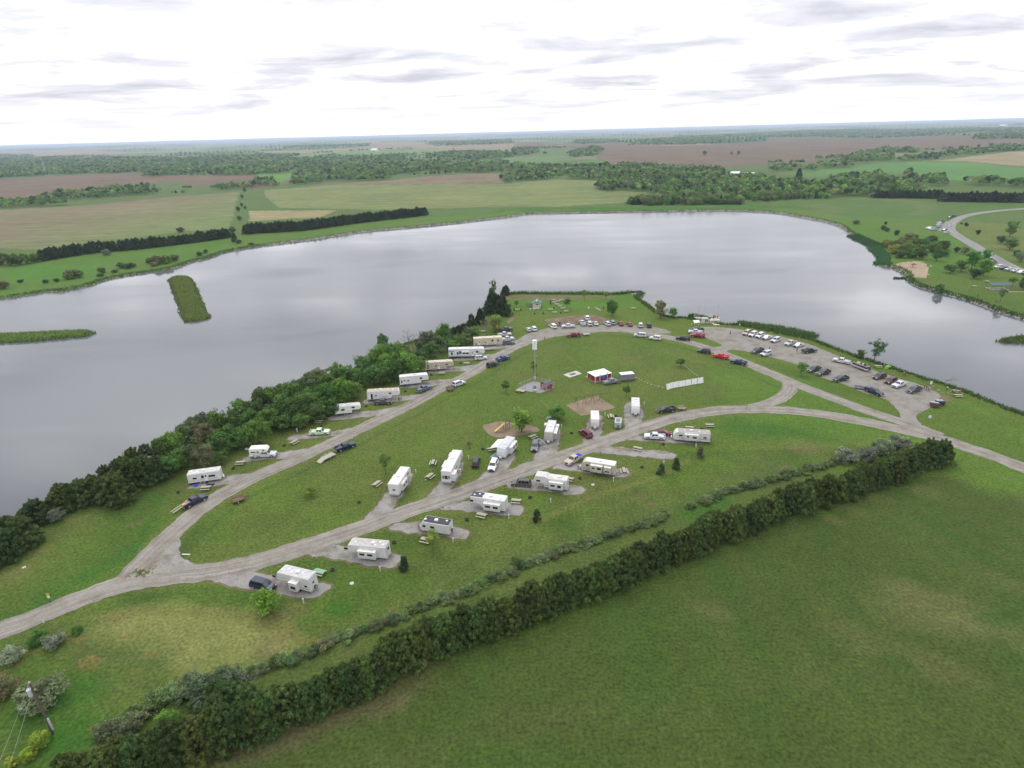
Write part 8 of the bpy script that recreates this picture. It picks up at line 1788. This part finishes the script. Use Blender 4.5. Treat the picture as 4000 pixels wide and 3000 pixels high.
# ---- people
def skin_mesh(name, joints, edges, mat_, sub=1):
    me = bpy.data.meshes.new(name+'_src'); me.from_pydata([j[:3] for j in joints], edges, []); ob = bpy.data.objects.new(name+'_src', me); COL.objects.link(ob)
    md = ob.modifiers.new('skin', 'SKIN')
    for i, j in enumerate(joints):
        sv_ = me.skin_vertices[0].data[i]; sv_.radius = (j[3], j[4] if len(j) > 4 else j[3]); sv_.use_root = i == 0
    s2 = ob.modifiers.new('sub', 'SUBSURF'); s2.levels = sub; s2.render_levels = sub
    dg = bpy.context.evaluated_depsgraph_get(); ev = ob.evaluated_get(dg); out = bpy.data.meshes.new_from_object(ev); out.name = name
    bpy.data.objects.remove(ob); out.materials.clear(); out.materials.append(mat_); return out
def person_meshes(pose):
    sit = pose == 'sit'; hz_ = .52 if sit else .95
    kneeL = (.42,.11,.50) if sit else (.02,.10,.50); kneeR = (.42,-.11,.50) if sit else (-.04,-.11,.50); anL = (.44,.11,.09) if sit else (.03,.12,.09); anR = (.44,-.11,.09) if sit else (-.10,-.12,.09)
    sh = hz_+.50; hL = (.28,.2,sh-.3) if pose != 'stand' else (.08,.28,sh-.55); hR = (.30,-.2,sh-.3) if pose != 'stand' else (.05,-.28,sh-.55); eL = (.02,.27,sh-.28); eR = (0,-.27,sh-.28)
    J = [(0,0,hz_,.13,.11),(0,0,hz_+.25,.12,.10),(0,0,sh-.02,.13,.09),(0,0,sh+.10,.055),(.02,0,sh+.24,.095,.10),(.02,0,sh+.33,.06),
         (0,.18,sh-.02,.06),(*eL,.045),(*hL,.032),(hL[0]+.07,hL[1]*.95,hL[2]-.04,.035,.02),(0,-.18,sh-.02,.06),(*eR,.045),(*hR,.032),(hR[0]+.07,hR[1]*.95,hR[2]-.04,.035,.02),
         (0,.10,hz_-.03,.085),(*kneeL,.06),(*anL,.04),(anL[0]+.16,anL[1],.05,.04,.03),(0,-.10,hz_-.03,.085),(*kneeR,.06),(*anR,.04),(anR[0]+.16,anR[1],.05,.04,.03)]
    E = [(0,1),(1,2),(2,3),(3,4),(4,5),(2,6),(6,7),(7,8),(8,9),(2,10),(10,11),(11,12),(12,13),(0,14),(14,15),(15,16),(16,17),(0,18),(18,19),(19,20),(20,21)]
    body = skin_mesh('person_body', J, E, SKIN)
    S = [(0,0,hz_+.02,.155,.13),(0,0,hz_+.25,.145,.12),(0,0,sh-.01,.155,.11),(0,.19,sh-.02,.08),(*eL,.066),(0,-.19,sh-.02,.08),(*eR,.066)]
    shirt = skin_mesh('shirt', S, [(0,1),(1,2),(2,3),(3,4),(2,5),(5,6)], CLOTH)
    T = [(0,0,hz_+.02,.16,.13),(0,.10,hz_-.04,.105),(*kneeL,.08),(*anL,.065),(0,-.10,hz_-.04,.105),(*kneeR,.08),(*anR,.065)]
    tr_ = skin_mesh('trousers', T, [(0,1),(1,2),(2,3),(0,4),(4,5),(5,6)], CLOTH)
    hm = MB(); hm.tube((0,0,sh+.25),(0,0,sh+.36),.115,.08,10); hair = hm.mesh('hair', CLOTH); return body, shirt, tr_, hair
PM = {k: person_meshes(k) for k in ('stand','hold','sit')}
def person(cr, u, v, pose, shirt, trs, label, rz=None, hair=(.03,.02,.015), z=None, group=None):
    p = at(cr,u,v) if z is None else at_z(cr,u,v,z); zz = ground_z(p.x,p.y)+.03 if z is None else z
    o = empty('person', (p.x,p.y,zz), rng.uniform(0,6.28) if rz is None else rz, label, 'person', group); o.scale = (1.0,1.0,1.02)
    b_, s_, t_, h_ = PM[pose]; link('body', b_, o); link('shirt', s_, o, shirt); link('trousers', t_, o, trs); link('hair', h_, o, hair); return o
def camp_chair(cr, u, v, rz, col, label):
    p = at(cr,u,v); o = empty('camp_chair', (p.x,p.y,ground_z(p.x,p.y)+.03), rz, label, 'chair'); MB().box(-.25,.28,-.28,.28,.40,.44).obj('seat', CLOTH, o, col); MB().box(-.32,-.27,-.28,.28,.44,.95).obj('backrest', CLOTH, o, col)
    for x_ in (-.26,.25):
        for y_ in (-.27,.27): MB().tube((x_,y_,0),(x_,y_,.42),.018,n=5).obj('leg', BLACK, o)
NV, DK, RD, WH, GY_, OR = (.02,.025,.06), (.02,.02,.02), (.4,.03,.03), (.55,.55,.55), (.18,.18,.18), (.55,.10,.02)
PEOPLE = [('B',993,1014,'stand',NV,DK,'person in navy beside the open-door fifth wheel'),('B',1018,1004,'stand',RD,GY_,'person in red shirt beside a person in navy'),('Y',236,780,'hold',(.4,.45,.42),GY_,'person in pale clothes standing alone on the point lawn'),
 ('Y',707,1105,'stand',NV,DK,'person in dark blue walking on the inner road edge'),('Y',172,548,'hold',OR,(.5,.1,.02),'person in orange near the flanked picnic table'),('D',696,577,'stand',(.06,.08,.18),DK,'person in blue crossing the lot near the ramp'),
 ('D',1415,766,'stand',DK,GY_,'person in dark clothes standing in the middle of the lot'),('D',1118,750,'stand',DK,DK,'person in black behind a silver-blue car'),('D',873,1380,'stand',(.45,.22,.22),(.4,.28,.25),'person in pink walking on the lower road'),
 ('C',1577,127,'stand',DK,DK,'person fishing at the west end of the jetty group'),('C',1592,127,'stand',(.06,.04,.03),DK,'second person in the jetty fishing group'),('C',1605,127,'stand',DK,GY_,'third person in the jetty fishing group'),('C',1620,123,'stand',GY_,DK,'person at the east end of the jetty group'),
 ('Y',1345,772,'stand',(.25,.08,.08),DK,'person in dark red at the edge of the dirt patch'),('Y',1175,745,'stand',(.35,.2,.25),GY_,'person behind the white extended-cab pickup'),('E',797,752,'stand',(.2,.15,.1),(.25,.2,.15),'person in tan between lot and bank'),
 ('X',482,535,'stand',(.05,.03,.03),(.12,.10,.08),'person at the west of the standing group'),('X',518,552,'stand',DK,DK,'person in black in the standing group'),('X',548,560,'stand',(.30,.32,.35),GY_,'person in grey in the standing group'),('X',570,570,'stand',(.4,.42,.45),(.2,.2,.22),'person in light grey nearest in the standing group'),('X',625,545,'stand',(.35,.25,.22),(.3,.25,.2),'person at the east of the standing group'),
 ('X',872,565,'hold',(.6,.6,.58),DK,'person in white shirt near the seated red group'),('X',965,592,'sit',RD,DK,'person in red seated at the west end of the bank table'),('X',1105,605,'sit',(.5,.02,.03),DK,'person in red seated at the east end of the bank table'),('X',1030,590,'sit',(.3,.3,.32),DK,'person in grey seated at the bank table'),
 ('X',128,290,'sit',OR,DK,'person in orange sitting at the bank before the lot'),('D',1437,648,'stand',OR,(.45,.1,.03),'person in orange on the bank behind the waterside row'),('D',1878,722,'sit',(.5,.12,.15),DK,'person in pink-red sitting by the water'),('D',1815,728,'sit',(.3,.1,.08),DK,'person sitting on the bank before a dark car'),
 ('E',692,662,'stand',(.1,.07,.05),DK,'person in brown beside the white bank table'),('G',1978,362,'stand',(.12,.12,.13),(.1,.1,.1),'person in grey beside the table behind the silver-nosed trailer'),('X',1902,878,'sit',(.02,.05,.5),(.03,.05,.3),'person in bright blue sitting in the bank weeds'),
 ('O',420,888,'stand',(.2,.1,.08),(.12,.08,.06),'person standing at the top of the beach waterline'),('O',385,918,'stand',(.15,.08,.06),(.2,.12,.1),'second bather along the waterline'),('O',350,915,'sit',(.25,.15,.12),DK,'person sitting at the west tip of the beach'),('O',290,905,'stand',(.12,.08,.06),DK,'person at the reeds end of the beach'),('O',480,965,'stand',(.3,.1,.1),GY_,'person halfway down the beach waterline'),('O',475,945,'stand',(.18,.12,.1),DK,'person above the one halfway down the beach'),
 ('O',1805,1412,'stand',DK,DK,'person in black on the bank before the thin tree'),('O',1428,1262,'stand',(.12,.12,.13),GY_,'person in grey on the grass above the stony shore'),('O',1540,1330,'stand',DK,DK,'person in black at the stony shore'),
 ('E',2068,335,'sit',(.02,.06,.35),DK,'person in blue on the small right-hand islet'),('E',2130,308,'stand',DK,DK,'person in black on the small right-hand islet'),('E',2180,306,'stand',RD,(.3,.05,.05),'person in red on the small right-hand islet'),('E',2010,335,'sit',GY_,DK,'person in grey at the tip of the small islet'),
 ('E',215,442,'sit',(.45,.12,.12),DK,'person in faded red on the bank beyond the reeds'),('Y',630,135,'sit',(.02,.03,.15),DK,'person in dark blue at the shore behind the restroom')]
for e in PEOPLE: person(*e)
for x_,u,lab in ((0,512,'person at the west rail of the fishing dock'),(1,524,'person second from the west on the fishing dock'),(2,536,'person in the middle of the fishing dock rail'),(3,558,'person at the east rail of the fishing dock')): person('D',u,402,'stand',[DK,NV,GY_,DK][x_],DK,lab,z=.03)
for u,v,lab in ((712,478,'person at the west side of the boat ramp'),(742,480,'person at the east side of the boat ramp')): person('D',u,v,'stand',(.3,.12,.1),DK,lab)
for cr,u,v,rz,col,lab in (('X',185,300,.5,(.45,.06,.03),'red camp chair on the bank before the lot'),('O',610,890,0,(.12,.03,.04),'dark maroon canopy chair high on the sand'),('O',545,965,.4,(.3,.28,.32),'pale camp chair in the middle of the sand'),('C',1520,190,.3,(.25,.05,.06),'dark red chair at the foot of the jetty'),('X',1015,640,.2,(.03,.03,.03),'black camp chair below the bank table')):
    camp_chair(cr,u,v,rz,col,lab)
p = at('O',612,905); o = empty('beach_canopy', (p.x,p.y,-.0), .2, 'small dark red sun canopy on the sand', 'canopy'); MB().frustum((-1.3,1.3,1.3),(-.2,.2,.2),1.9,2.5).obj('canopy_top', CLOTH, o, (.12,.025,.04))
for x_ in (-1.2,1.2):
    for y_ in (-1.2,1.2): MB().tube((x_,y_,0),(x_,y_,1.95),.03,n=5).obj('leg', STEEL, o)
p = at('E',742,658); o = empty('pop_up_tent', (p.x,p.y,.0), .2, 'low lime green pop-up tent on the bank', 'tent'); MB().prism([(-1.3,0),(-.9,.7),(0,1.0),(.9,.7),(1.3,0)],-.7,.7,0,.25).obj('tent_shell', CLOTH, o, (.12,.35,.04)); MB().box(-.3,.3,-.76,-.72,.05,.6).obj('tent_door', CLOTH, o, (.03,.05,.03))
p = at('D',745,462); o = empty('fishing_boat', (p.x+2,p.y+6,WATER_Z-.05), 1.4, 'small aluminium boat drawn up beside the boat ramp', 'boat') if False else None
# dead tree branch in the water near the right shore
p = at_z('X',940,385,WATER_Z); o = trunk_mb(3.5,.12,3,1.4,5,.3).obj('driftwood', DEADW); o.location = (p.x-1.5,p.y,WATER_Z+.05); o.rotation_euler = (0,1.45,.2); tag(o, 'grey driftwood log floating off the bank', 'driftwood')
